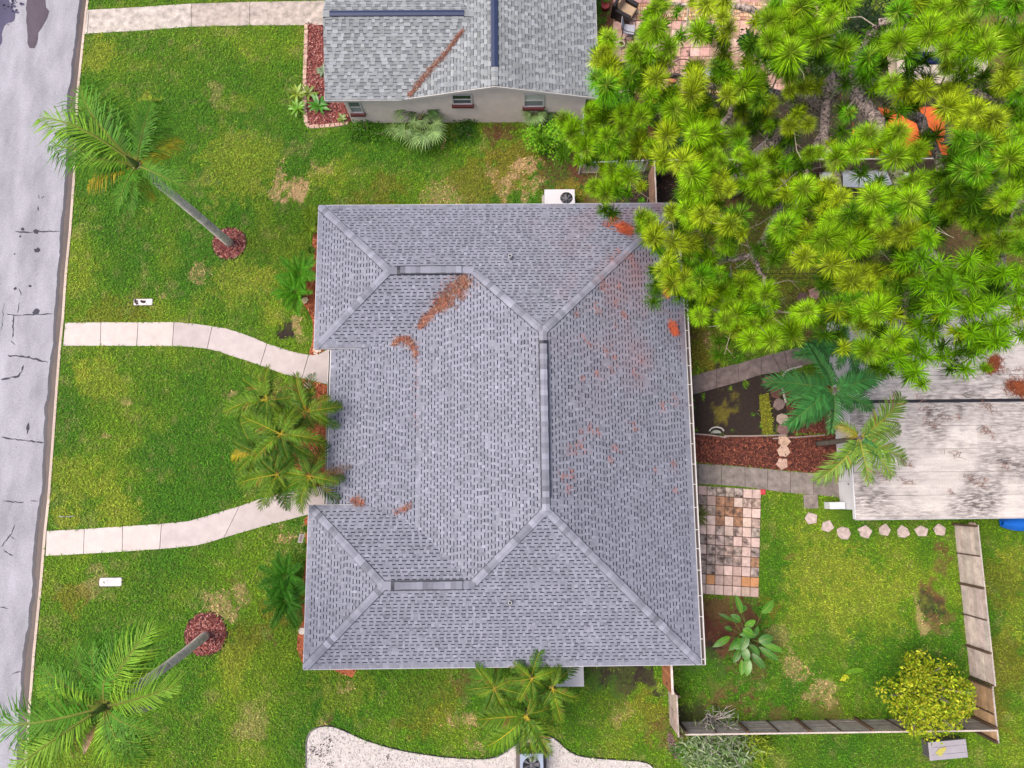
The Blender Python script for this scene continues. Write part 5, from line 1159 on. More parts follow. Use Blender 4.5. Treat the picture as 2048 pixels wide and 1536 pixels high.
def tuft_mesh(seed, n=500, L=.50, col=C(150, 204, 14)):
    """one shoot tip: long needles sweeping out and up all round its last 35 cm"""
    rnd = random.Random(seed); mb = MB()
    mb.tube([(0, 0, -.12), (0, 0, .22)], [.022, .012], C(150, 140, 90), 5)
    for i in range(n):
        f = rnd.random(); z = -.10 + .34 * f; a = rnd.uniform(0, math.tau); e = math.radians(rnd.uniform(-45, 12) + 62 * f ** 1.3)
        l = L * rnd.uniform(.75, 1.12) * (1.0 - .15 * f); d = Vector((math.cos(a) * math.cos(e), math.sin(a) * math.cos(e), math.sin(e))); s = d.cross(Vector((rnd.uniform(-1, 1), rnd.uniform(-1, 1), 1))).normalized() * rnd.uniform(.0034, .0062)
        p = Vector((0, 0, z)); m = p + d * l * .55; t = p + d * l - Vector((0, 0, l * rnd.uniform(.04, .16)))
        c = jit(col, .30, .08)
        if f > .9: c = mixc(c, C(214, 232, 90), .5)
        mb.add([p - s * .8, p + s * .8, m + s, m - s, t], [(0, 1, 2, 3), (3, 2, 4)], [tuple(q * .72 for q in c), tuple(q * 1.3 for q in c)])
    me = mb.mesh('needle_cluster'); me.materials.append(m_needle); return me
TM = [tuft_mesh(k) for k in range(4)] + [tuft_mesh(10 + k, 400, .50, C(184, 212, 30)) for k in range(2)] + [tuft_mesh(20, 420, .48, C(112, 186, 14))]
pb = G(1457, 380, 0)
pine = root('pine_tree', pb, 'huge long-needled pine spreading over the upper right of the yards', 'tree')
top = G(1690, 150, 10.2)
BK = C(222, 202, 194)
mb = MB(); P = []; Rr = []
for k in range(15):
    f = k / 14; q = pb + (top - pb) * f; P.append((q[0] + .12 * math.sin(f * 5), q[1] + .1 * math.sin(f * 4 + 1), 10.2 * f - .1 * (k == 0))); Rr.append(.46 * (1.25 - .45 * f) * random.uniform(.95, 1.05))
mb.tube(P, Rr, [jit(BK, .12) for _ in P], 14); mb.build('trunk', m_bark, pine, smooth=True)
SEG = []
def limb(pts, r0, r1, col=BK, n=8):
    W = [Vector(G(*p)) for p in pts]; S = [Vector(p) for p in smooth_poly([tuple(w) for w in W], 4, closed=False)]
    S = [s + Vector((random.gauss(0, .05), random.gauss(0, .05), random.gauss(0, .05))) if 0 < i < len(S) - 1 else s for i, s in enumerate(S)]
    m = len(S); mb = MB(); mb.tube(S, [r0 + (r1 - r0) * i / (m - 1) for i in range(m)], [jit(col, .14) for _ in S], n); return S, mb
HUB = []
for L_ in LIMBS:
    big = .26 if L_[0][2] > 10 else .2
    if L_[0] in ((1500, 508, 6.9),): big = .10
    S, mb = limb(L_, big * (1 if len(L_) > 4 else .7), .05); lo = mb.build('limb', m_bark, pine, smooth=True)
    for s in S[2:]: HUB.append((s, lo))
    SEG.append(S)
HP = np.array([tuple(h[0]) for h in HUB])
def proj(p):
    c = RW.T @ (np.array(p) - np.array([0, 0, CAM_H])); return np.array([1024 + F_PX * c[0] / -c[2], 768 - F_PX * c[1] / -c[2]])
HPX = np.array([proj(h) for h in HP])
TW = {}
TP = []
for i, (px, py) in enumerate(TUFTS):
    d = np.hypot(HPX[:, 0] - px, HPX[:, 1] - py); j = int(d.argmin()); h, lo = HUB[j]
    z = h.z + .5 + random.uniform(-.3, 1.3) + min(.8, d[j] / 90); p = Vector(G(px, py, z))
    TP.append((p, h))
    dirv = (p - h); dirv.z = 0; dirv = dirv.normalized() if dirv.length > .01 else Vector((1, 0, 0))
    if i < 292:
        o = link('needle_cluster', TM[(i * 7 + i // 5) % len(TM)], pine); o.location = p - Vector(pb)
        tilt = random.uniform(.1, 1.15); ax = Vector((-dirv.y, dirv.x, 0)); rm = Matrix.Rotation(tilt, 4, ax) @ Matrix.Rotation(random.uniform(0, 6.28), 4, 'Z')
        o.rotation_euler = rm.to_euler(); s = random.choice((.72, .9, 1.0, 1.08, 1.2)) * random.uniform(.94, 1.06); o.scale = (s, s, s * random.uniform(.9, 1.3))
    mb = TW.setdefault(lo.name, (MB(), lo))[0]
    mid = h.lerp(p, .55) + Vector((random.uniform(-.15, .15), random.uniform(-.15, .15), -.3)); tip = p - Vector((0, 0, .12)) - dirv * .08
    mb.tube([h, h.lerp(mid, .5) + Vector((0, 0, -.06)), mid, tip], [.045, .035, .028, .02], jit(C(196, 180, 164), .2), 5, cap=False)
# older shoots below the outer ones, shade painted in as darker green; bare dead twigs
mbs = MB(); srcs = []
def add_tuft(mb, p, seed, s, col):
    rnd = random.Random(seed)
    for i in range(110):
        f = rnd.random(); a = rnd.uniform(0, math.tau); e = math.radians(rnd.uniform(-35, 15) + 50 * f); l = .44 * s * rnd.uniform(.75, 1.1); d = Vector((math.cos(a) * math.cos(e), math.sin(a) * math.cos(e), math.sin(e))); q = d.cross(Vector((rnd.uniform(-1, 1), rnd.uniform(-1, 1), 1))).normalized() * .010
        b = p + Vector((0, 0, -.1 + .3 * f)); m = b + d * l * .6; mb.add([b - q, b + q, m + q, m - q, b + d * l - Vector((0, 0, l * .15))], [(0, 1, 2, 3), (3, 2, 4)], jit(col, .25, .08))
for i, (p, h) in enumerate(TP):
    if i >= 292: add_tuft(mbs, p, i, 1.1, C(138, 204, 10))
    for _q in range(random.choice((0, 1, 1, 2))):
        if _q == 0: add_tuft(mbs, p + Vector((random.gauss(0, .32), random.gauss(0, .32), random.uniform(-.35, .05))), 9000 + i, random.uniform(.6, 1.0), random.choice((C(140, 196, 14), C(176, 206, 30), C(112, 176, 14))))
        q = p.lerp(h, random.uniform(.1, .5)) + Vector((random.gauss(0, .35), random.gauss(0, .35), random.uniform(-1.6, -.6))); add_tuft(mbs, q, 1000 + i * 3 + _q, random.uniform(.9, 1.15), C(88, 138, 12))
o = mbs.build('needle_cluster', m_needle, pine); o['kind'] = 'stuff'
for nm, (mb, lo) in TW.items():
    o = mb.build('twig', m_twig, lo); o['kind'] = 'stuff'
mb = MB()
for k in range(120):
    h = HUB[random.randrange(len(HUB))][0]; a = random.uniform(0, 6.28); d = Vector((math.cos(a), math.sin(a), random.uniform(-.4, .3))); L = random.uniform(.6, 1.7)
    m1 = h + d * L * .5 + Vector((random.uniform(-.2, .2), random.uniform(-.2, .2), .05)); t1_ = h + d * L; mb.tube([h, m1, t1_], [.022, .016, .007], jit(C(196, 182, 166), .2), 4, cap=False)
    for j in range(2):
        b = m1.lerp(t1_, .3 + .4 * j); mb.tube([b, b + Vector((random.uniform(-.35, .35), random.uniform(-.35, .35), random.uniform(-.1, .1)))], [.011, .005], jit(C(196, 182, 166), .2), 4, cap=False)
o = mb.build('dead_twig', m_twig, pine); o['kind'] = 'stuff'
for k in range(14):
    p, h = TP[random.randrange(len(TP))]; q = p.lerp(h, .2) + Vector((random.uniform(-.15, .15), random.uniform(-.15, .15), -.05)); mb = MB(); d = Vector((random.uniform(-1, 1), random.uniform(-1, 1), .2)).normalized()
    mb.tube([q, q + d * .05, q + d * .13, q + d * .18], [.02, .05, .04, .01], C(196, 120, 60), 7); mb.build('cone', m_bark, pine)

# ------------------------------------------------------------------ fences
WD, WD2 = C(224, 208, 198), C(168, 150, 142)
def board_fence(label, pts, h, bays, nb=6, col=WD, posts='both', inner=1):
    """horizontal boards on posts; pts: world XY corner points; inner: side the boards are nailed to"""
    a = np.array(pts[0]); b = np.array(pts[1]); d = b - a; L = np.linalg.norm(d); d /= L; nn = np.array([-d[1], d[0]]) * inner
    t = root('board_fence', (a[0], a[1], 0), label, 'fence'); bl = L / bays
    bm_ = {}
    for i in range(bays):
        for k in range(nb):
            z0 = .05 + (h - .08) * k / nb; z1 = .05 + (h - .08) * (k + 1) / nb - .012
            p = a + d * (bl * i + .012); q = a + d * (bl * (i + 1) - .012); off = random.uniform(-.006, .006)
            mb = MB(); Q = [p + nn * (.0 + off), q + nn * (.0 + off), q + nn * (.024 + off), p + nn * (.024 + off)]; mb.prism([tuple(x) for x in Q], z0, z1, jit(col, .10, .03)); mb.build('board', m_wood, t)
    for i in range(bays + 1):
        big = i % 2 == 0; w = .09 if big else .045; p = a + d * min(max(bl * i, w / 2 + .001), L - w / 2 - .001); mb = MB()
        dep = .10 if big else .045
        Q = [p - d * w / 2 + nn * .033, p + d * w / 2 + nn * .033, p + d * w / 2 + nn * (.033 + dep), p - d * w / 2 + nn * (.033 + dep)]
        mb.prism([tuple(x) for x in Q], -.05, h - .03 + (.06 if big else 0), jit(C(104, 82, 66) if big else C(98, 78, 66), .1)); mb.build('post' if big else 'batten', m_wood, t)
    mb = MB(); Q = [a - nn * .03, b - nn * .03, b + nn * .03, a + nn * .03]; mb.prism([tuple(x) for x in Q], h - .028, h + .0, jit(C(214, 200, 190), .05)); mb.build('cap_rail', m_wood, t)
    return t
fA = G(1906, 1046, 0)[:2]; fB = G(1918, 1352, 0)[:2]; fB2 = G(1922, 1442, 0)[:2]
xf = 19.92
board_fence('tall weathered board fence running down the right side to the yellow tree', [(xf, fA[1]), (xf, fB[1])], 1.58, 5, inner=-1)
board_fence('short tan board fence panel behind the yellow tree', [(xf, fB[1] - .05), (xf, -10.52)], 1.4, 2, inner=-1, col=C(206, 170, 130))
fy = G(1600, 1441, 0)[1]; fx0 = 7.15
board_fence('long weathered board fence along the bottom of the back yard', [(fx0, fy), (xf - .05, fy)], 1.50, 10, inner=1)
board_fence('grey board fence joining the house corner to the bottom fence', [(6.83, -8.45), (6.83, fy - .05)], 1.62, 2, inner=1, col=C(206, 186, 174))
# gate by the house corner
t = root('gate', (6.62, -7.3, 0), 'reddish brown wooden gate between the house corner and the short fence', 'gate')
for k in range(7):
    mb = MB(); y0 = -8.38 + k * .19; mb.prism([(6.60, y0), (6.63, y0), (6.63, y0 + .182), (6.60, y0 + .182)], .06, 1.72, jit(C(184, 122, 84), .16)); mb.build('board', m_wood, t)
for z in (.35, 1.4):
    mb = MB(); mb.box((6.635, -8.38, z), (6.67, -7.06, z + .09), C(150, 104, 74)); mb.build('gate_rail', m_wood, t)
mb = MB(); mb.box((6.59, -8.38, 1.722), (6.68, -7.06, 1.75), C(226, 214, 206)); mb.build('cap_rail', m_wood, t)
mb = MB(); mb.box((6.56, -8.2, 1.0), (6.595, -8.1, 1.06), C(70, 60, 54)); mb.build('latch', m_dark, t)
# pine side fences
py_ = G(1400, 349, 0)[1]; pxx = G(1297, 380, 0)[0]
board_fence('dark weathered board fence behind the pine trunk, half hidden by needles', [(pxx + .1, py_), (G(1860, 340, 0)[0], py_)], 1.5, 10, inner=-1, col=C(150, 118, 100))
t = board_fence('narrow board fence from the pine corner down to the house roof edge', [(pxx, py_ - .02), (pxx, 12.0)], 1.5, 2, inner=1, col=C(170, 134, 112))
# chain link fence
def chain_link(label, pts, h, posts):
    t = root('chain_link_fence', (pts[0][0], pts[0][1], 0), label, 'fence'); G_ = C(206, 210, 216)
    for (x, y) in posts:
        mb = MB(); mb.tube([(x, y, -.05), (x, y, h + .05)], .035, G_, 8); mb.build('post', m_metal, t)
    for p, q in zip(pts[:-1], pts[1:]):
        mb = MB(); mb.tube([(*p, h), (*q, h)], .03, G_, 8); mb.build('top_rail', m_metal, t)
        mb = MB(); L = math.dist(p, q); n = int(L / .12)
        for k in range(-9, n + 1):
            for sg in (1, -1):
                u0, u1 = k * .12, k * .12 + h
                z0, z1 = (0.03, h) if sg > 0 else (h, .03)
                a0, a1 = max(0, u0), min(L, u1)
                if a1 <= a0: continue
                zz = lambda u: z0 + (z1 - z0) * (u - u0) / h
                A = (p[0] + (q[0] - p[0]) * a0 / L, p[1] + (q[1] - p[1]) * a0 / L, zz(a0)); B = (p[0] + (q[0] - p[0]) * a1 / L, p[1] + (q[1] - p[1]) * a1 / L, zz(a1))
                mb.tube([A, B], .0035, G_, 3, cap=False)
        o = mb.build('mesh_wire', m_metal, t); o['kind'] = 'stuff'
c0 = tuple(G(1163, 240, 0)[:2]); c1_ = tuple(G(1158, 348, 0)[:2]); c2_ = tuple(G(1288, 343, 0)[:2])
chain_link('silver chain link fence turning a corner by the neighbour house under the pine', [c0, c1_, c2_], 1.15, [c0, c1_, c2_, tuple((np.array(c0) + np.array(c1_)) / 2)])

# ------------------------------------------------------------------ things
def ac_box(label, px0, px1, z, fan, fr, name='air_conditioner', body=C(238, 236, 240), group=None, y_in=None, fanside='top'):
    """outdoor unit: px0 / px1 corners of the lid as seen at height z"""
    a = G(*px0, z); b = G(*px1, z); x0, x1 = sorted((a[0], b[0])); y0, y1 = sorted((a[1], b[1]))
    t = root(name, ((x0 + x1) / 2, (y0 + y1) / 2, 0), label, 'air conditioner', group)
    mb = MB(); mb.box((x0 - .08, y0 - .08, -.02), (x1 + .08, y1 + .08, .07), C(190, 182, 176)); mb.build('pad', m_conc, t)
    f = G(*fan, z); fx, fy_ = f[0], f[1]
    # lid with a round opening
    mb = MB(); n = 28; circ = [(fx + math.cos(math.tau * k / n) * fr, fy_ + math.sin(math.tau * k / n) * fr) for k in range(n)]
    def edge(x, y):
        dx, dy = x - fx, y - fy_; s = min([(x1 - .0 - fx) / dx if dx > 1e-6 else 1e9, (x0 - fx) / dx if dx < -1e-6 else 1e9, (y1 - fy_) / dy if dy > 1e-6 else 1e9, (y0 - fy_) / dy if dy < -1e-6 else 1e9]); return (fx + dx * s, fy_ + dy * s)
    angs = sorted([math.tau * k / n for k in range(n)] + [math.atan2(y - fy_, x - fx) % math.tau for x in (x0, x1) for y in (y0, y1)])
    I = [(fx + math.cos(q) * fr, fy_ + math.sin(q) * fr) for q in angs]; O = [edge(*p) for p in I]; m = len(I)
    mb.add([(x, y, z) for x, y in I] + [(x, y, z) for x, y in O], [(k, m + k, m + (k + 1) % m, (k + 1) % m) for k in range(m)], body)
    mb.add([(x0, y0, .07), (x1, y0, .07), (x1, y1, .07), (x0, y1, .07), (x0, y0, z), (x1, y0, z), (x1, y1, z), (x0, y1, z)], [(0, 1, 5, 4), (1, 2, 6, 5), (2, 3, 7, 6), (3, 0, 4, 7)], body)
    mb.build('casing', m_paint, t)
    mb = MB(); mb.add([(x, y, z) for x, y in I] + [(x, y, z - .3) for x, y in I], [(k, (k + 1) % m, m + (k + 1) % m, m + k) for k in range(m)] + [tuple(range(2 * m - 1, m - 1, -1))], C(44, 46, 66)); mb.build('fan_well', m_dark, t)
    mb = MB(); mb.tube([(fx, fy_, z - .28), (fx, fy_, z - .03)], fr * .16, C(190, 190, 200), 10)
    for k in range(7):
        q = math.tau * k / 7; c_, s_1 = math.cos(q), math.sin(q); R_ = lambda u, v, w: (fx + u * c_ - v * s_1, fy_ + u * s_1 + v * c_, z - .14 + w)
        mb.add([R_(fr * .16, -.02, .03), R_(fr * .9, -fr * .18, .06), R_(fr * .92, fr * .2, -.05), R_(fr * .16, .03, -.03)], [(0, 1, 2, 3)], jit(C(150, 150, 158), .25))
    mb.build('fan', m_dark, t)
    mb = MB()
    for k in range(1, 5): mb.ring((fx, fy_), fr * k / 4.6, fr * k / 4.6 + .006, z + .004, z + .012, C(120, 122, 130), 24)
    for k in range(4):
        q = math.tau * k / 8; mb.tube([(fx - math.cos(q) * fr, fy_ - math.sin(q) * fr, z + .008), (fx + math.cos(q) * fr, fy_ + math.sin(q) * fr, z + .008)], .006, C(120, 122, 130), 4)
    mb.build('fan_guard', m_metal, t)
    return t, (x0, x1, y0, y1)
t, bx = ac_box('white condenser box with a round fan at the upper eave of the main house', (1089, 379), (1150, 413), .85, (1133, 396), .29)
mb = MB(); mb.tube([(bx[0] - .05, bx[2] + .1, .05), (bx[0] - .05, bx[2] + .1, .6), (bx[0] - .02, bx[2] + .25, .62)], .03, C(150, 90, 80), 6); mb.build('pipe', m_plastic, t)
ac_box('white condenser box half under palm fronds at the lower eave of the house', (1104, 1324), (1168, 1373), .85, (1122, 1349), .30)
t, bx = ac_box('blue-grey square condenser with a big fan on the white gravel', (1040, 1508), (1087, 1556), .8, (1063, 1532), .36, body=C(172, 186, 208))
mb = MB(); mb.box((bx[0] - .16, bx[2] - .16, .072), (bx[1] + .16, bx[3] + .16, .10), C(120, 110, 108)); mb.build('slab', m_conc, t)
mb = MB(); mb.box((bx[0] - .02, bx[3] - .0, .102), (bx[1] + .02, bx[3] + .05, .79), C(44, 44, 52)); mb.build('grille', m_dark, t)

# utility lids in the lawn
def lid(label, px, w, h, dirt, rnd_=.05):
    c = G(*px, .05); t = root('utility_box', (c[0], c[1], 0), label, 'utility box'); x0, x1, y0, y1 = c[0] - w / 2, c[0] + w / 2, c[1] - h / 2, c[1] + h / 2
    pl = []
    for (cx, cy, a0) in ((x1 - rnd_, y1 - rnd_, 0), (x0 + rnd_, y1 - rnd_, 90), (x0 + rnd_, y0 + rnd_, 180), (x1 - rnd_, y0 + rnd_, 270)):
        for k in range(5): a = R(a0 + 22.5 * k); pl.append((cx + rnd_ * math.cos(a), cy + rnd_ * math.sin(a)))
    mb = MB(); mb.prism([(c[0] + (x - c[0]) * 1.08, c[1] + (y - c[1]) * 1.16) for x, y in pl], -.05, .03, C(96, 88, 78)); mb.build('rim', m_conc_old, t)
    mb = MB(); mb.prism(pl, .03, .055, C(236, 232, 232), bev=.008); l_ = mb.build('lid', m_conc, t)
    mb = MB()
    for (u, v, r) in dirt:
        q = (c[0] + u * w / 2, c[1] + v * h / 2); n = 9; mb.add([(q[0] + math.cos(math.tau * k / n) * r * random.uniform(.6, 1.3), q[1] + math.sin(math.tau * k / n) * r * random.uniform(.6, 1.3), .0575) for k in range(n)], [tuple(range(n))], C(84, 70, 68))
    mb.build('dirt', m_lawn, l_); mb = MB(); mb.tube([(c[0] - w * .3, c[1], .045), (c[0] - w * .3, c[1], .066)], .03, C(120, 116, 116), 8); mb.build('lifting_hole', m_dark, l_)
lid('white utility box lid smudged with dark dirt, above the upper walkway', (286, 604), .86, .30, [(-.75, .1, .09), (-.6, -.5, .06), (-.15, .2, .07), (.05, 0, .08), (.2, .1, .06), (-.85, .6, .06)], .03)
lid('clean white rounded utility box lid below the lower walkway', (221, 1164), .97, .36, [(-.55, -.2, .025), (-.3, .4, .02)], .08)
# pale stick on the lawn
a = G(118, 1033, .03); b = G(160, 1030, .03); t = root('stick', a, 'thin pale stick lying on the lawn above the lower walkway', 'stick'); mb = MB(); mb.tube([a, (a + b) / 2 + np.array([0, -.04, .01]), b], [.025, .03, .008], C(206, 206, 206), 6); mb.build('branch', m_bark, t)
# yard sign
c = G(602, 1077, .55); t = root('yard_sign', (c[0], c[1], 0), 'small white yard sign with red lettering by the lower front wing', 'sign')
mb = MB(); mb.tube([(c[0], c[1], -.05), (c[0], c[1], .5)], .012, C(120, 120, 124), 6); mb.build('stake', m_metal, t)
e1 = Vector((.20, .93, 0)).normalized() * .19; e2v = Vector((-.75, .16, .62)).normalized() * .11
Q = [Vector(c) - e1 - e2v, Vector(c) + e1 - e2v, Vector(c) + e1 + e2v, Vector(c) - e1 + e2v]; nn = e2v.cross(e1).normalized() * -1
if nn.z < 0: nn = -nn
mb = MB(); mb.add([q - nn * .008 for q in Q] + Q, [(0, 1, 2, 3), (4, 5, 6, 7), (0, 1, 5, 4), (1, 2, 6, 5), (2, 3, 7, 6), (3, 0, 4, 7)], C(244, 240, 240)); bd = mb.build('board', m_paint, t)
mb = MB(); 
for k in range(5):
    o_ = Vector(c) + e1 * (-.62 + .3 * k) + nn * .003; hgt = random.uniform(.35, .6)
    mb.tube([o_ - e2v * .35, o_ + e2v * hgt + e1 * .12, o_ + e1 * .22 - e2v * .1], .010, C(168, 40, 44), 4)
mb.build('lettering', m_paint, bd)

# flat stones
def flat_stone(label, px, r, col, group, name='stepping_stone', rot=None, shape=None, z1=.045, m=None):
    c = G(*px, .03); t = []
    n = random.choice((5, 6, 6, 7)); a0 = random.uniform(0, 6.28)
    pl = shape or [(c[0] + math.cos(a0 + math.tau * k / n) * r * random.uniform(.82, 1.15), c[1] + math.sin(a0 + math.tau * k / n) * r * random.uniform(.8, 1.1)) for k in range(n)]
    mb = MB(); mb.prism([(x - c[0], y - c[1]) for x, y in pl], -.04, z1, jit(col, .08), bev=.014)
    me = mb.mesh(name); me.materials.append(m or m_stone); o = link(name, me); o.location = (c[0], c[1], 0)
    return tag(o, label, 'stepping stone', group)
S1 = C(176, 142, 130); ORD = ['first', 'second', 'third', 'fourth', 'fifth', 'sixth', 'seventh', 'eighth', 'ninth']
g1 = 'stepping stones across the red back mulch'
for i, (p, w, col) in enumerate([((1537, 764), 'half hidden topmost', C(150, 110, 98)), ((1552, 786), 'dark reddish', C(120, 78, 70)), ((1558, 808), 'grey', C(146, 124, 118)), ((1565, 838), 'palm shaded', C(186, 166, 150)), ((1566, 859), 'mauve brown', C(140, 108, 104)), ((1568, 882), 'pale tan', C(226, 190, 164)), ((1567, 902), 'broad pale pink', C(230, 196, 174)), ((1564, 927), 'mottled pale', C(220, 184, 166))]):
    flat_stone(f'{w} stepping stone, {ORD[i]} from the upper path, in the back mulch bed', p, .29, col, g1, z1=.085)
g2 = 'stepping stones along the outbuilding wall'
for i, p in enumerate([(1622, 1037), (1655, 1053), (1687, 1066), (1730, 1064), (1770, 1061), (1807, 1064), (1843, 1062), (1879, 1060)]):
    flat_stone(f'pale angular stepping stone in the grass, {ORD[i]} along the outbuilding from the square slab', p, .31, C(214, 194, 186), g2)
flat_stone('pale stepping stone beyond the right fence beside the blue kayak', (1945, 1054), .24, C(220, 190, 170), g2)
g3 = 'dark stones in the grass under the pine'
for p, w, col in (((1606, 595), 'leftmost mottled', C(126, 96, 90)), ((1629, 586), 'reddish pink', C(206, 156, 146)), ((1650, 578), 'dark purple grey', C(98, 80, 84)), ((1673, 572), 'rightmost dark', C(104, 84, 84))):
    flat_stone(f'{w} flat stone in the shaded grass under the pine', p, .30, col, g3)
c = G(1622, 1003, .04); sq = [(c[0] - .32, c[1] - .31), (c[0] + .32, c[1] - .31), (c[0] + .32, c[1] + .31), (c[0] - .32, c[1] + .31)]
flat_stone('square grey paving slab with a raised diamond at the end of the back walkway', (1622, 1003), .3, C(150, 138, 132), None, name='paving_slab', shape=sq, m=m_conc_old)['category'] = 'paving slab'
sl_ = bpy.data.objects['paving_slab']; mb = MB(); mb.prism([(.02, .19), (-.14, .08), (-.02, -.17), (.14, -.06)], .046, .075, C(170, 156, 146), bev=.02); me = mb.mesh('ornament'); me.materials.append(m_conc_old); link('ornament', me, sl_)
flat_stone('pale flat stone at the end of the upper front mulch bed by the porch', (634, 700), .22, C(236, 222, 208), None, name='garden_stone')['category'] = 'stone'
flat_stone('pale rock in the orange mulch below the upper walkway', (616, 773), .22, C(226, 190, 176), None, name='garden_stone', z1=.14)['category'] = 'stone'
flat_stone('cream stone beside the bright green feathery plants', (611, 600), .18, C(226, 206, 170), None, name='garden_stone', z1=.1)['category'] = 'stone'
flat_stone('pale stone half under the lower front eave', (605, 1262), .16, C(236, 226, 214), None, name='garden_stone', z1=.1)['category'] = 'stone'
# bed edging of small blocks round the neighbour's mulch
eg = root('bed_edging', G(612, 150, 0), 'row of pale pink edging blocks round the neighbour red mulch bed', 'edging')
pts = G2([(613, 50), (612, 100), (610, 150), (610, 200), (611, 226), (613, 247), (619, 255), (650, 253), (680, 250), (698, 247)]); 
for a, b in zip(pts[:-1], pts[1:]):
    a, b = np.array(a), np.array(b); L = np.linalg.norm(b - a); k = max(1, int(L / .24)); d = (b - a) / L; nn = np.array([-d[1], d[0]])
    for j in range(k):
        p = a + d * (L * j / k + .012); q = a + d * (L * (j + 1) / k - .012); w = .09 * random.uniform(.9, 1.1)
        mb = MB(); mb.prism([tuple(p - nn * w), tuple(q - nn * w), tuple(q + nn * w), tuple(p + nn * w)], -.03, .08 + random.uniform(-.01, .01), jit(C(222, 186, 168), .14, .03), bev=.015); mb.build('block', m_stone, eg)
# back garden oddments
a = Vector(G(1383, 868, .05)); b = Vector(G(1470, 874, .05)); t = root('edging_pipe', a, 'pale pipe edging between the dark soil and the red back mulch', 'edging')
for pts, r in (([G(1381, 867, .05), G(1420, 870, .05), G(1453, 875, .05)], .035), ([G(1448, 872, .06), G(1500, 872, .06), G(1573, 870, .06)], .035), ([G(1546, 877, .05), G(1600, 874, .05), G(1650, 870, .05)], .035)):
    mb = MB(); mb.tube(pts, r, jit(C(178, 160, 150), .1), 8); mb.build('pipe', m_plastic, t)
a = G(1565, 777, .06); t = root('short_pipe', a, 'short white ribbed pipe lying beside the upper stepping stones', 'pipe'); mb = MB(); mb.tube([G(1565, 777, .06), G(1572, 806, .06)], .05, C(206, 192, 184), 8); mb.build('tube', m_plastic, t)
a = G(1566, 750, .04); t = root('hose', a, 'pale curved hose lying at the bend of the upper back walkway', 'hose'); mb = MB(); mb.tube([Vector(p) for p in smooth_poly([tuple(G(x, y, .08)) for x, y in ((1566, 752), (1572, 743), (1582, 738), (1594, 735), (1604, 732))], 4, closed=False)], .045, C(206, 196, 190), 8); mb.build('tube', m_plastic, t)
c = G(1432, 866, .05); t = root('garden_ornament', c, 'small pale half round garden ornament with an arch by the edging pipe', 'ornament'); mb = MB()
mb.tube([(c[0] + math.cos(R(q)) * .33, c[1] + .04 + math.sin(R(q)) * .22, .16) for q in range(10, 171, 16)], .035, C(206, 206, 200), 7); mb.build('arch', m_stone, t)
mb = MB(); mb.prism([(c[0] + math.cos(R(q)) * .24, c[1] - .02 + math.sin(R(q)) * .16) for q in range(0, 181, 18)], -.02, .12, C(168, 172, 160), bev=.03); mb.build('base', m_stone, t)
# grey storage box
zb = .62; q = [G(*p, zb) for p in ((1857, 1485), (1932, 1478), (1937, 1515), (1861, 1522))]; cen = sum(q) / 4; t = root('storage_box', (cen[0], cen[1], 0), 'grey outdoor storage box by the corner of the bottom fence, yellow leaf on lid', 'storage box')
pl = [(cen[0] + (p[0] - cen[0]) * .93, cen[1] + (p[1] - cen[1]) * .9) for p in q]; mb = MB(); mb.prism(pl, 0, zb - .06, C(100, 96, 104)); mb.build('body', m_plastic, t)
for k in range(6):
    f = (k + .5) / 6; a_, b_ = np.array(pl[0]), np.array(pl[3]); p0 = a_ + (b_ - a_) * (k + .12) / 6; p1 = a_ + (b_ - a_) * (k + .88) / 6; o_ = np.array([-.022, -.002]); mb = MB(); mb.prism([tuple(p0 + o_ * .15), tuple(p1 + o_ * .15), tuple(p1 + o_), tuple(p0 + o_)], .04, zb - .1, jit(C(112, 108, 116), .06)); mb.build('panel', m_plastic, t)
mb = MB(); mb.prism([(p[0], p[1]) for p in q], zb - .055, zb, C(186, 180, 188), bev=.02); ld = mb.build('lid', m_plastic, t)
for v in (.3, .7):
    mb = MB(); a_ = q[0] + (q[3] - q[0]) * v; b_ = q[1] + (q[2] - q[1]) * v; a_, b_ = a_ + (b_ - a_) * .04, b_ + (a_ - b_) * .04; mb.tube([(a_[0], a_[1], zb + .001), (b_[0], b_[1], zb + .001)], .008, C(140, 136, 146), 5); mb.build('lid_rib', m_plastic, ld)
c = G(1879, 1503, zb + .02); mb = MB(); pl = [(.0, .10), (.10, .13), (.26, .16), (.24, .02), (.15, -.02), (.10, -.14), (-.02, -.17), (-.08, -.10), (-.16, -.10), (-.13, -.02)]; mb.prism([(x * 1.1, y * 1.1) for x, y in pl], .0, .008, C(238, 230, 120)); me = mb.mesh('fallen_leaf'); me.materials.append(m_leaf_big); o = link('fallen_leaf', me); o.location = c; tag(o, 'pale yellow leaf lying on the grey storage box lid', 'leaf')
c = G(1688, 1355, .02); mb = MB(); mb.prism([(-.22, -.12), (-.1, .02), (0, .14), (.14, .10), (.22, -.02), (.08, -.02), (.02, -.14)], .0, .05, C(206, 206, 40)); me = mb.mesh('fallen_leaf'); me.materials.append(m_leaf_big); o = link('fallen_leaf', me); o.location = c; tag(o, 'bright yellow leaf lying on the back lawn', 'leaf')
c = G(1707, 1341, .04); mb = MB(); mb.prism([(-.4, -.10), (-.2, .08), (.1, .14), (.4, .10), (.42, -.04), (.1, -.10)], .0, .06, C(120, 178, 30)); me = mb.mesh('fallen_leaf'); me.materials.append(m_leaf_big); o = link('fallen_leaf', me); o.location = c; tag(o, 'long green leaf lying on the back lawn', 'leaf')
c = G(1526, 984, .05); t = root('brick', c, 'small red brick left at the corner of the back patio', 'brick'); mb = MB(); mb.bbox((c[0] - .11, c[1] - .12, 0), (c[0] + .11, c[1] + .12, .09), C(206, 76, 80)); mb.build('block', m_stone, t)
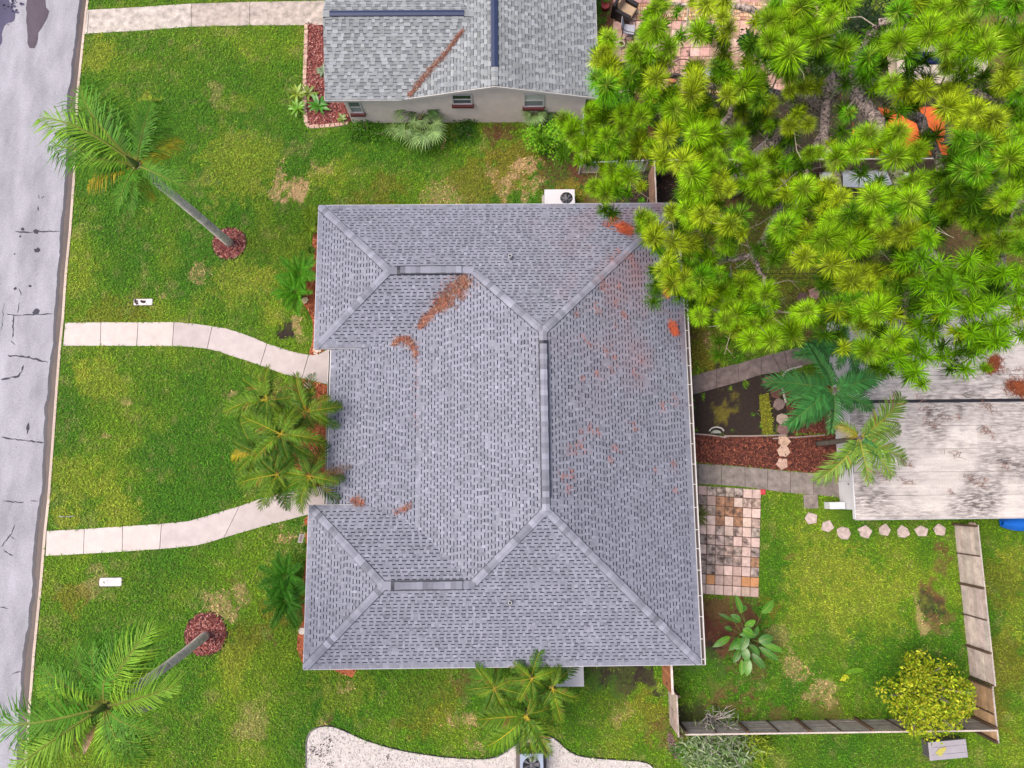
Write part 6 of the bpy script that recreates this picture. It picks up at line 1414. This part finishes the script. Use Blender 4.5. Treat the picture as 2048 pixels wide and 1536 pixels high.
# kayaks, tarp, boat
def hull(name, label, cat, p0, p1, z, w, col, zc=.28, deck=None):
    a = Vector(G(*p0, z)); b = Vector(G(*p1, z)); d = b - a; L = d.length; d.normalize(); pn = Vector((-d.y, d.x, 0)); t = root(name, (a + b) / 2 - Vector((0, 0, z)), label, cat); mb = MB(); V = []; n = 10; m = 7
    for k in range(n + 1):
        f = k / n; ww = w * math.sin(math.pi * min(.98, max(.03, f))) ** .45; q = a + d * L * f; sh = .10 * abs(2 * f - 1) ** 3
        for j in range(m):
            u = -1 + 2 * j / (m - 1); V.append(q + pn * ww * u + Vector((0, 0, z * 0 + zc * (1 - abs(u) ** 2.4) - .12 + sh)))
    F = [(k * m + j, (k + 1) * m + j, (k + 1) * m + j + 1, k * m + j + 1) for k in range(n) for j in range(m - 1)]
    V2 = [v - Vector((0, 0, 0)) for v in V]
    mb.add(V2, F, col); bot = []
    for k in range(n):
        bot.append((k * m, k * m + m - 1, (k + 1) * m + m - 1, (k + 1) * m))
    mb.add(V2, bot, col); mb.build('hull', m_plastic, t, smooth=True)
    mb = MB(); mb.tube([v + Vector((0, 0, .01)) for v in V2[0::m]], .022, deck or tuple(x * .8 for x in col), 6); mb.tube([v + Vector((0, 0, .01)) for v in V2[m - 1::m]], .022, deck or tuple(x * .8 for x in col), 6); mb.build('gunwale', m_plastic, t); return t
hull('kayak', 'bright blue kayak whose tip pokes out below the outbuilding roof', 'kayak', (2000, 1046), (2110, 1044), .3, .36, C(22, 120, 236))
hull('kayak', 'white upturned kayak under the pine behind the board fence', 'kayak', (1640, 352), (1812, 352), .35, .52, C(226, 230, 238))
t = root('boat', G(1840, 120, 0), 'beige and navy boat glimpsed through the pine branches', 'boat'); c = G(1842, 118, .8); mb = MB(); BG = C(222, 206, 186)
hv = []; 
for k in range(13):
    f = k / 12; ww = 1.25 * math.sin(math.pi * min(.97, max(.12, f))) ** .4; x = c[0] - 1.2 + 4.4 * f; hv += [(x, c[1] - ww, .75), (x, c[1] - ww * .7, .1), (x, c[1] + ww * .7, .1), (x, c[1] + ww, .75), (x, c[1] + ww * .86, .78), (x, c[1], .84), (x, c[1] - ww * .86, .78)]
mb.add(hv, [(k * 7 + j, (k + 1) * 7 + j, (k + 1) * 7 + (j + 1) % 7, k * 7 + (j + 1) % 7) for k in range(12) for j in range(7)], BG); mb.build('hull', m_plastic, t)
mb = MB(); mb.bbox((c[0] - .75, c[1] - .32, .845), (c[0] + 2.4, c[1] + .3, .98), C(18, 22, 92), .05); mb.build('cover', m_cloth, t)
mb = MB(); mb.bbox((c[0] - .7, c[1] - .82, .842), (c[0] + .3, c[1] - .36, .96), C(232, 220, 206), .05); mb.build('seat', m_cloth, t)
mb = MB(); mb.bbox((c[0] + .36, c[1] - .82, .842), (c[0] + 1.3, c[1] - .36, .94), C(226, 212, 196), .05); mb.build('seat', m_cloth, t)
t = root('tarp', G(1825, 255, 0), 'orange tarp draped over a low heap under the pine', 'tarp'); c = G(1815, 250, .6); mb = MB(); n = 12; V = []
for i in range(n + 1):
    for j in range(n + 1):
        u, v = i / n * 2 - 1, j / n * 2 - 1; e = max(abs(u), abs(v)); V.append((c[0] + u * 2.3 + random.gauss(0, .04), c[1] + v * 1.2 + random.gauss(0, .04), max(.03, .85 * (1 - e ** 4) + .06 * math.sin(u * 9 + v * 3))))
mb.add(V, [(i * (n + 1) + j, (i + 1) * (n + 1) + j, (i + 1) * (n + 1) + j + 1, i * (n + 1) + j + 1) for i in range(n) for j in range(n)], C(244, 116, 56)); mb.build('sheet', m_cloth, t, smooth=True)
mb = MB(); mb.box((c[0] - 2.3, c[1] - .9, 0), (c[0] + 2.3, c[1] + .9, .5), C(90, 80, 70)); mb.build('heap', m_wood, t)
# lines strung over the back lawn
for k, (y, w) in enumerate(((538, 'upper'), (547, 'middle'), (556, 'lowest'))):
    a = G(1462, y - 1, 1.9); b = G(1704, y, 1.9); t = root('clothesline', a * [1, 1, 0], f'{w} of three thin black lines strung over the shaded back lawn', 'line', 'lines strung over the back lawn'); mb = MB(); mb.tube([a, (a + b) / 2 - np.array([0, 0, .05]), b], .014, C(40, 42, 30), 5); mb.build('line', m_dark, t)
for (x, w) in ((1462, 'left'), (1704, 'right')):
    p = G(x, 547, 1.9); t = root('clothesline_post', (p[0], p[1], 0), f'{w} post of the clotheslines under the pine needles', 'post'); mb = MB(); mb.tube([(p[0], p[1], -.05), (p[0], p[1], 1.93)], .035, C(150, 140, 130), 8); mb.build('pole', m_metal, t); mb = MB(); mb.tube([(p[0], p[1] - .35, 1.9), (p[0], p[1] + .35, 1.9)], .03, C(150, 140, 130), 6); mb.build('crossbar', m_metal, t)
c = G(1428, 540, .3); t = root('birdhouse', (c[0], c[1], 0), 'small teal and white peaked birdhouse under the pine beside the house', 'birdhouse'); mb = MB(); mb.box((c[0] - .12, c[1] - .1, 0), (c[0] + .12, c[1] + .1, .3), C(214, 220, 220)); mb.build('body', m_wood, t); mb = MB(); mb.add([(c[0] - .18, c[1] - .14, .27), (c[0] + .18, c[1] - .14, .27), (c[0], c[1] - .14, .45), (c[0] - .18, c[1] + .14, .27), (c[0] + .18, c[1] + .14, .27), (c[0], c[1] + .14, .45)], [(0, 2, 5, 3), (2, 1, 4, 5), (0, 1, 2), (3, 5, 4)], C(60, 160, 176)); mb.build('roof', m_paint, t)

# patio furniture
def local(t, ang):
    t.rotation_euler = (0, 0, ang); return t
def lbuild(mb, name, m, t): me = mb.mesh(name); me.materials.append(m); return link(name, me, t)
def chair(label, px, ang, kind, group):
    b = G(*px, .4); t = local(root('patio_chair', (b[0], b[1], .04), label, 'chair', group), ang); BL = C(34, 30, 34)
    if kind == 'wicker':
        mb = MB(); 
        for s in (1, -1): mb.bbox((-.42, s * .40 - .09, 0), (.42, s * .40 + .09, .62), BL, .03)
        lbuild(mb, 'arms', m_dark, t); mb = MB(); mb.bbox((-.56, -.50, 0), (-.40, .50, .92), BL, .04); lbuild(mb, 'backrest', m_dark, t); mb = MB(); mb.box((-.40, -.30, .02), (.42, .30, .30), BL); lbuild(mb, 'base', m_dark, t)
        mb = MB(); mb.bbox((-.28, -.30, .302), (.44, .30, .46), C(214, 184, 150), .04); lbuild(mb, 'seat_cushion', m_cloth, t)
        mb = MB(); V = [(-.39, -.30, .44), (-.39, .30, .44), (-.39, .30, .96), (-.39, -.30, .96), (-.22, -.30, .47), (-.22, .30, .47), (-.32, .28, .98), (-.32, -.28, .98)]; mb.add(V, [(0, 3, 2, 1), (4, 5, 6, 7), (3, 7, 6, 2), (0, 4, 7, 3), (1, 2, 6, 5)], C(206, 176, 144)); lbuild(mb, 'back_cushion', m_cloth, t)
    else:
        SG = C(198, 200, 210)
        mb = MB(); mb.bbox((-.26, -.25, .40), (.27, .25, .43), SG, .01); lbuild(mb, 'seat', m_cloth, t)
        mb = MB(); mb.add([(-.27, -.25, .44), (-.27, .25, .44), (-.44, .25, .95), (-.44, -.25, .95), (-.30, -.25, .44), (-.30, .25, .44), (-.47, .25, .95), (-.47, -.25, .95)], [(0, 1, 2, 3), (7, 6, 5, 4), (3, 2, 6, 7), (0, 3, 7, 4), (1, 5, 6, 2)], C(176, 178, 184)); lbuild(mb, 'backrest', m_cloth, t)
        for s in (1, -1):
            mb = MB(); mb.tube([(-.40, s * .29, .80), (-.1, s * .30, .64), (.25, s * .30, .62), (.30, s * .29, .40)], .018, C(70, 62, 60), 6); lbuild(mb, 'armrest', m_dark, t)
            mb = MB(); mb.tube([(.30, s * .28, .0), (.28, s * .27, .41)], .018, C(70, 62, 60), 6); lbuild(mb, 'leg', m_dark, t)
            mb = MB(); mb.tube([(-.34, s * .28, .0), (-.28, s * .27, .42), (-.45, s * .27, .96)], .018, C(70, 62, 60), 6); lbuild(mb, 'leg', m_dark, t)
    return t
GCH = 'patio chairs on the neighbour patio'
chair('black wicker armchair with beige cushions at the neighbour patio edge', (1252, 20), R(-32), 'wicker', GCH)
chair('grey sling chair beside the wicker armchair on the neighbour patio', (1258, 60), R(-8), 'sling', GCH)
chair('grey sling chair left of the glass patio table', (1306, 124), R(-18), 'sling', GCH)
chair('grey sling chair at the right of the glass patio table', (1414, 146), R(176), 'sling', GCH)
chair('beige cushioned wicker chair half under pine needles by the neighbour roof', (1258, 146), R(25), 'wicker', GCH)
def patio_table(label, px, r, z, group=None, legs=True):
    b = G(*px, z); t = root('patio_table', (b[0], b[1], .04), label, 'table', group); K = C(52, 40, 36); mb = MB(); mb.ring((0, 0), r - .035, r, z - .06, z - .03, K, 36); lbuild(mb, 'rim', m_dark, t)
    g = bpy.data.materials.get('table_glass')
    if not g:
        g = bpy.data.materials.new('table_glass'); g.use_nodes = True; n_ = g.node_tree.nodes; p_ = n_['Principled BSDF']; p_.inputs['Roughness'].default_value = .03; p_.inputs['Transmission Weight'].default_value = 1; p_.inputs['IOR'].default_value = 1.02; p_.inputs['Base Color'].default_value = (.96, .98, .97, 1)
        tc = n_.new('ShaderNodeTexNoise'); tc.inputs['Scale'].default_value = 3; g.node_tree.links.new(tc.outputs[0], p_.inputs['Coat Roughness'])
    mb = MB(); mb.tube([(0, 0, z - .05), (0, 0, z - .042)], r - .037, (1, 1, 1), 36); me = mb.mesh('glass_top'); me.materials.append(g); link('glass_top', me, t)
    mb = MB(); mb.ring((0, 0), r * .52, r * .55, .22, .25, K, 28); lbuild(mb, 'lower_ring', m_dark, t)
    for k in range(3):
        q = math.tau * k / 3 + .5; mb = MB(); mb.tube([(math.cos(q) * r * .95, math.sin(q) * r * .95, z - .06), (math.cos(q) * r * .55, math.sin(q) * r * .55, .25), (math.cos(q) * r * .75, math.sin(q) * r * .75, .0)], .02, K, 6); lbuild(mb, 'leg', m_dark, t)
patio_table('round glass patio table with a dark ring base on the neighbour patio', (1367, 141), .62, .72)
patio_table('small dark round side table below the grey sling chair', (1259, 80), .24, .5)
c = G(1242, 91, .1); t = root('plant_pot', (c[0], c[1], 0), 'small white rimmed plant pot on the neighbour patio', 'pot'); mb = MB(); mb.ring((c[0], c[1]), .13, .16, .03, .26, C(240, 230, 214), 20); mb.build('rim', m_plastic, t); mb = MB(); mb.disc((c[0], c[1], .2), .135, C(90, 84, 44), 16); mb.build('soil', m_lawn, t)
c = G(1210, 13, .2); t = root('plant_pot', (c[0], c[1], 0), 'red plant pot beside the neighbour house at the top edge', 'pot'); mb = MB(); mb.tube([(c[0], c[1], .0), (c[0], c[1], .3)], [.14, .2], C(186, 44, 46), 14); mb.build('body', m_plastic, t)
spiky('green plant growing in the red pot at the top edge', (1209, 8), .3, 24, C(120, 170, 40)).location.z = .28
c = G(1345, 157, .3); t = root('plant_pot', (c[0], c[1], 0), 'terracotta pot under pine needles near the glass table', 'pot'); mb = MB(); mb.tube([(c[0], c[1], .0), (c[0], c[1], .36)], [.16, .24], C(206, 132, 96), 14); mb.build('body', m_stone, t)
c = G(1312, 205, .3); t = root('plant_pot', (c[0], c[1], 0), 'orange pot in the red mulch under the pine', 'pot'); mb = MB(); mb.tube([(c[0], c[1], .0), (c[0], c[1], .36)], [.14, .22], C(226, 122, 30), 14); mb.build('body', m_stone, t)
flat_stone('beige square stool top among dark bushes by the neighbour patio', (1496, 103), .24, C(222, 196, 170), None, name='stool', z1=.4)['category'] = 'stool'

# ------------------------------------------------------------------ dead pine needles lying on the roofs
def needles(name, label, pts, n, zfun, cols, L=.25, spread=.16, kind=None, cat='pine needles', thick=.05):
    """pts: (px, py, half width px) along the drift"""
    mb = MB(); cum = []
    W = []
    for (px, py, w) in pts:
        z = 3.0
        for _ in range(6): p = G(px, py, z); z = zfun(p[0], p[1]) + .02
        W.append((p[0], p[1], w / 46.0))
    for i in range(n):
        k = random.randrange(max(1, len(W) - 1)); f = random.random(); a, b = W[k], W[min(k + 1, len(W) - 1)]
        x = a[0] + (b[0] - a[0]) * f + random.gauss(0, .55) * random.choice((1, 1, 1.7)) * (a[2] + (b[2] - a[2]) * f); y = a[1] + (b[1] - a[1]) * f + random.gauss(0, .55) * (a[2] + (b[2] - a[2]) * f)
        q = random.uniform(0, math.tau); l = L * random.uniform(.5, 1.2); dx, dy = math.cos(q) * l / 2, math.sin(q) * l / 2; h = random.uniform(.014, .014 + thick); w = .006
        c = jit(random.choice(cols), .25, .06); A = (x - dx, y - dy); B = (x + dx, y + dy); ox, oy = -math.sin(q) * w, math.cos(q) * w
        za = max(zfun(*A), zfun(x, y) - 1) + h; zb_ = zfun(*B) + h + random.uniform(0, .02)
        mb.add([(A[0] - ox, A[1] - oy, za), (A[0] + ox, A[1] + oy, za), (B[0] + ox, B[1] + oy, zb_), (B[0] - ox, B[1] - oy, zb_)], [(0, 1, 2, 3)], c)
    o = mb.build(name, m_litter); 
    if kind: o['kind'] = kind
    return tag(o, label, None if kind else cat)
def zr_main(x, y):
    zE = min(E0 + SL * (yN - y), E0 + SL * (y - yS), E0 + SL * (xE - x)); zWm = E0 + SL * (x + 4.67); zp = zPo + slP * (x - xP)
    zWm = zWm if x > xS_ else zp
    main = min(zE, zWm); zwn = min(zW - SLw * abs(y - yWN) if y < yWN else 99, E0 + zh * (x - xW), E0 + SL * (yN - y)) if yA < y else -9
    zws = min(zW - SLw * abs(y - yWS) if y > yWS else 99, E0 + zh * (x - xW), E0 + SL * (y - yS)) if y < yB else -9
    return max(main, zwn, zws)
RN = [C(192, 108, 82), C(176, 96, 76), C(206, 132, 104), C(150, 84, 72), C(206, 150, 130)]
BN = [C(150, 96, 74), C(120, 84, 70), C(176, 120, 92), C(196, 160, 140), C(96, 70, 60)]
ON = [C(226, 104, 62), C(206, 88, 54), C(236, 132, 90)]
needles('needle_pile', 'brown drift of pine needles in the upper valley of the main roof', [(928, 558, 7), (922, 570, 16), (905, 588, 20), (890, 602, 14), (880, 612, 9)], 800, zr_main, BN + BN + RN[:2])
needles('needle_pile', 'long thin rusty drift of needles down the upper roof valley', [(893, 600, 12), (868, 622, 7), (850, 640, 6), (838, 656, 4)], 380, zr_main, RN + BN)
needles('needle_pile', 'rusty curl of needles where the upper wing meets the porch roof', [(786, 690, 3), (800, 676, 4), (815, 681, 7), (826, 692, 7), (832, 712, 4)], 280, zr_main, RN + BN)
needles('needle_pile', 'bright orange clump of fallen needles near the upper right roof corner', [(1240, 452, 10), (1250, 458, 9), (1256, 462, 9)], 420, zr_main, ON, thick=.10)
needles('needle_litter', None, [(1222, 424, 4), (1230, 440, 8), (1212, 452, 6)], 130, zr_main, ON + RN, kind='stuff')
needles('needle_pile', 'orange needle streak on the right eave under the pine', [(1330, 560, 4), (1333, 580, 5), (1336, 592, 3)], 260, zr_main, ON)
needles('needle_pile', 'bright orange needle clump on the right eave of the main roof', [(1343, 645, 7), (1348, 660, 5), (1352, 668, 3)], 200, zr_main, ON)
needles('needle_litter', None, [(700, 1004, 7), (716, 1002, 10), (722, 1007, 6)], 90, zr_main, RN + BN, kind='stuff')
needles('needle_litter', None, [(790, 1026, 5), (808, 1018, 6), (824, 1008, 4)], 60, zr_main, BN + RN, kind='stuff')
needles('needle_litter', None, [(832, 720, 3), (832, 780, 4), (833, 860, 4)], 22, zr_main, RN + BN, kind='stuff')
mbx = []
for k in range(46):
    px, py = random.uniform(1120, 1365), random.uniform(430, 1000)
    if (px - 1088) < 220 * (1 - (py - 410) / 260): continue
    s = random.uniform(4, 14); mbx.append((px, py, s))
for k, (px, py, s) in enumerate(mbx): needles('needle_litter', None, [(px - s * .4, py - s, s * .5), (px + s * .3, py + s, s * .6)], int(s * 1.7), zr_main, [C(196, 130, 118), C(186, 120, 108), C(206, 150, 140)], kind='stuff', L=.16)
def zr_ob(x, y):
    if y < oyM: return zr0 + (2.34 - zr0) * (y - oyS) / (oyM - .06 - oyS) + .02
    return 2.28 + (2.12 - 2.28) * (y - oyM) / (oyN - oyM) + .02
def zr_nb(x, y): return e2 + nsW * (x - nxM) if x > -4.4 + (y - 17.3) * .7 else e2 + nsS * (y - nyS)
needles('needle_pile', 'brown streak of needles in the neighbour roof valley', [(924, 62, 2), (900, 95, 3), (860, 140, 6), (838, 168, 5), (818, 192, 2)], 700, zr_nb, BN + [C(150, 104, 96)] * 3)
needles('needle_pile', 'rust brown needle mound on the metal roof below the pine', [(1990, 715, 9), (1986, 732, 11), (1976, 742, 4)], 600, zr_ob, [C(150, 76, 40), C(172, 92, 54), C(130, 66, 40)])
needles('needle_pile', 'rust brown needle mound on the metal roof at the right picture edge', [(2020, 775, 12), (2040, 768, 14), (2046, 790, 10)], 600, zr_ob, [C(150, 76, 40), C(172, 92, 54), C(130, 66, 40)])
for k in range(40):
    px, py = random.uniform(1730, 2046), random.uniform(640, 1000); s = random.uniform(5, 14)
    needles('needle_litter', None, [(px - s, py - s * .5, s * .6), (px + s, py + s * .5, s * .6)], int(s * 1.5), zr_ob, BN + [C(150, 110, 102)] * 4, kind='stuff', L=.25)
# merge the loose litter into one object per roof
lit = [o for o in bpy.data.objects if o.name.startswith('needle_litter')]
def join(objs, name):
    mb = MB()
    for o in objs:
        me = o.data; nv = len(me.vertices); co = np.zeros(nv * 3, np.float32); me.vertices.foreach_get('co', co); nl = len(me.loops); cc = np.zeros(nl * 4, np.float32); me.color_attributes['Col'].data.foreach_get('color', cc); cc = cc.reshape(-1, 4)
        mb.add(co.reshape(-1, 3).tolist(), [tuple(p.vertices) for p in me.polygons], [tuple(cc[p.loop_start][:3]) for p in me.polygons])
        bpy.data.objects.remove(o)
    o = mb.build(name, m_litter); o['kind'] = 'stuff'; return o
join(lit, 'needle_litter')
# needles on the ground under the pine
mb = MB()
P = in_poly_pts(G2([(1240, 200), (2040, 60), (2046, 620), (1700, 640), (1480, 720), (1385, 690), (1385, 420), (1240, 400)]), 9000)
for x, y in P:
    q = random.uniform(0, math.tau); l = random.uniform(.08, .2); w = .007; dx, dy = math.cos(q) * l, math.sin(q) * l
    mb.add([(x - dy / l * w, y + dx / l * w, .05), (x + dy / l * w, y - dx / l * w, .05), (x + dx, y + dy, .06)], [(0, 1, 2)], jit(random.choice(BN + RN + [C(200, 168, 120)]), .3))
o = mb.build('fallen_needles', m_litter); o['kind'] = 'stuff'
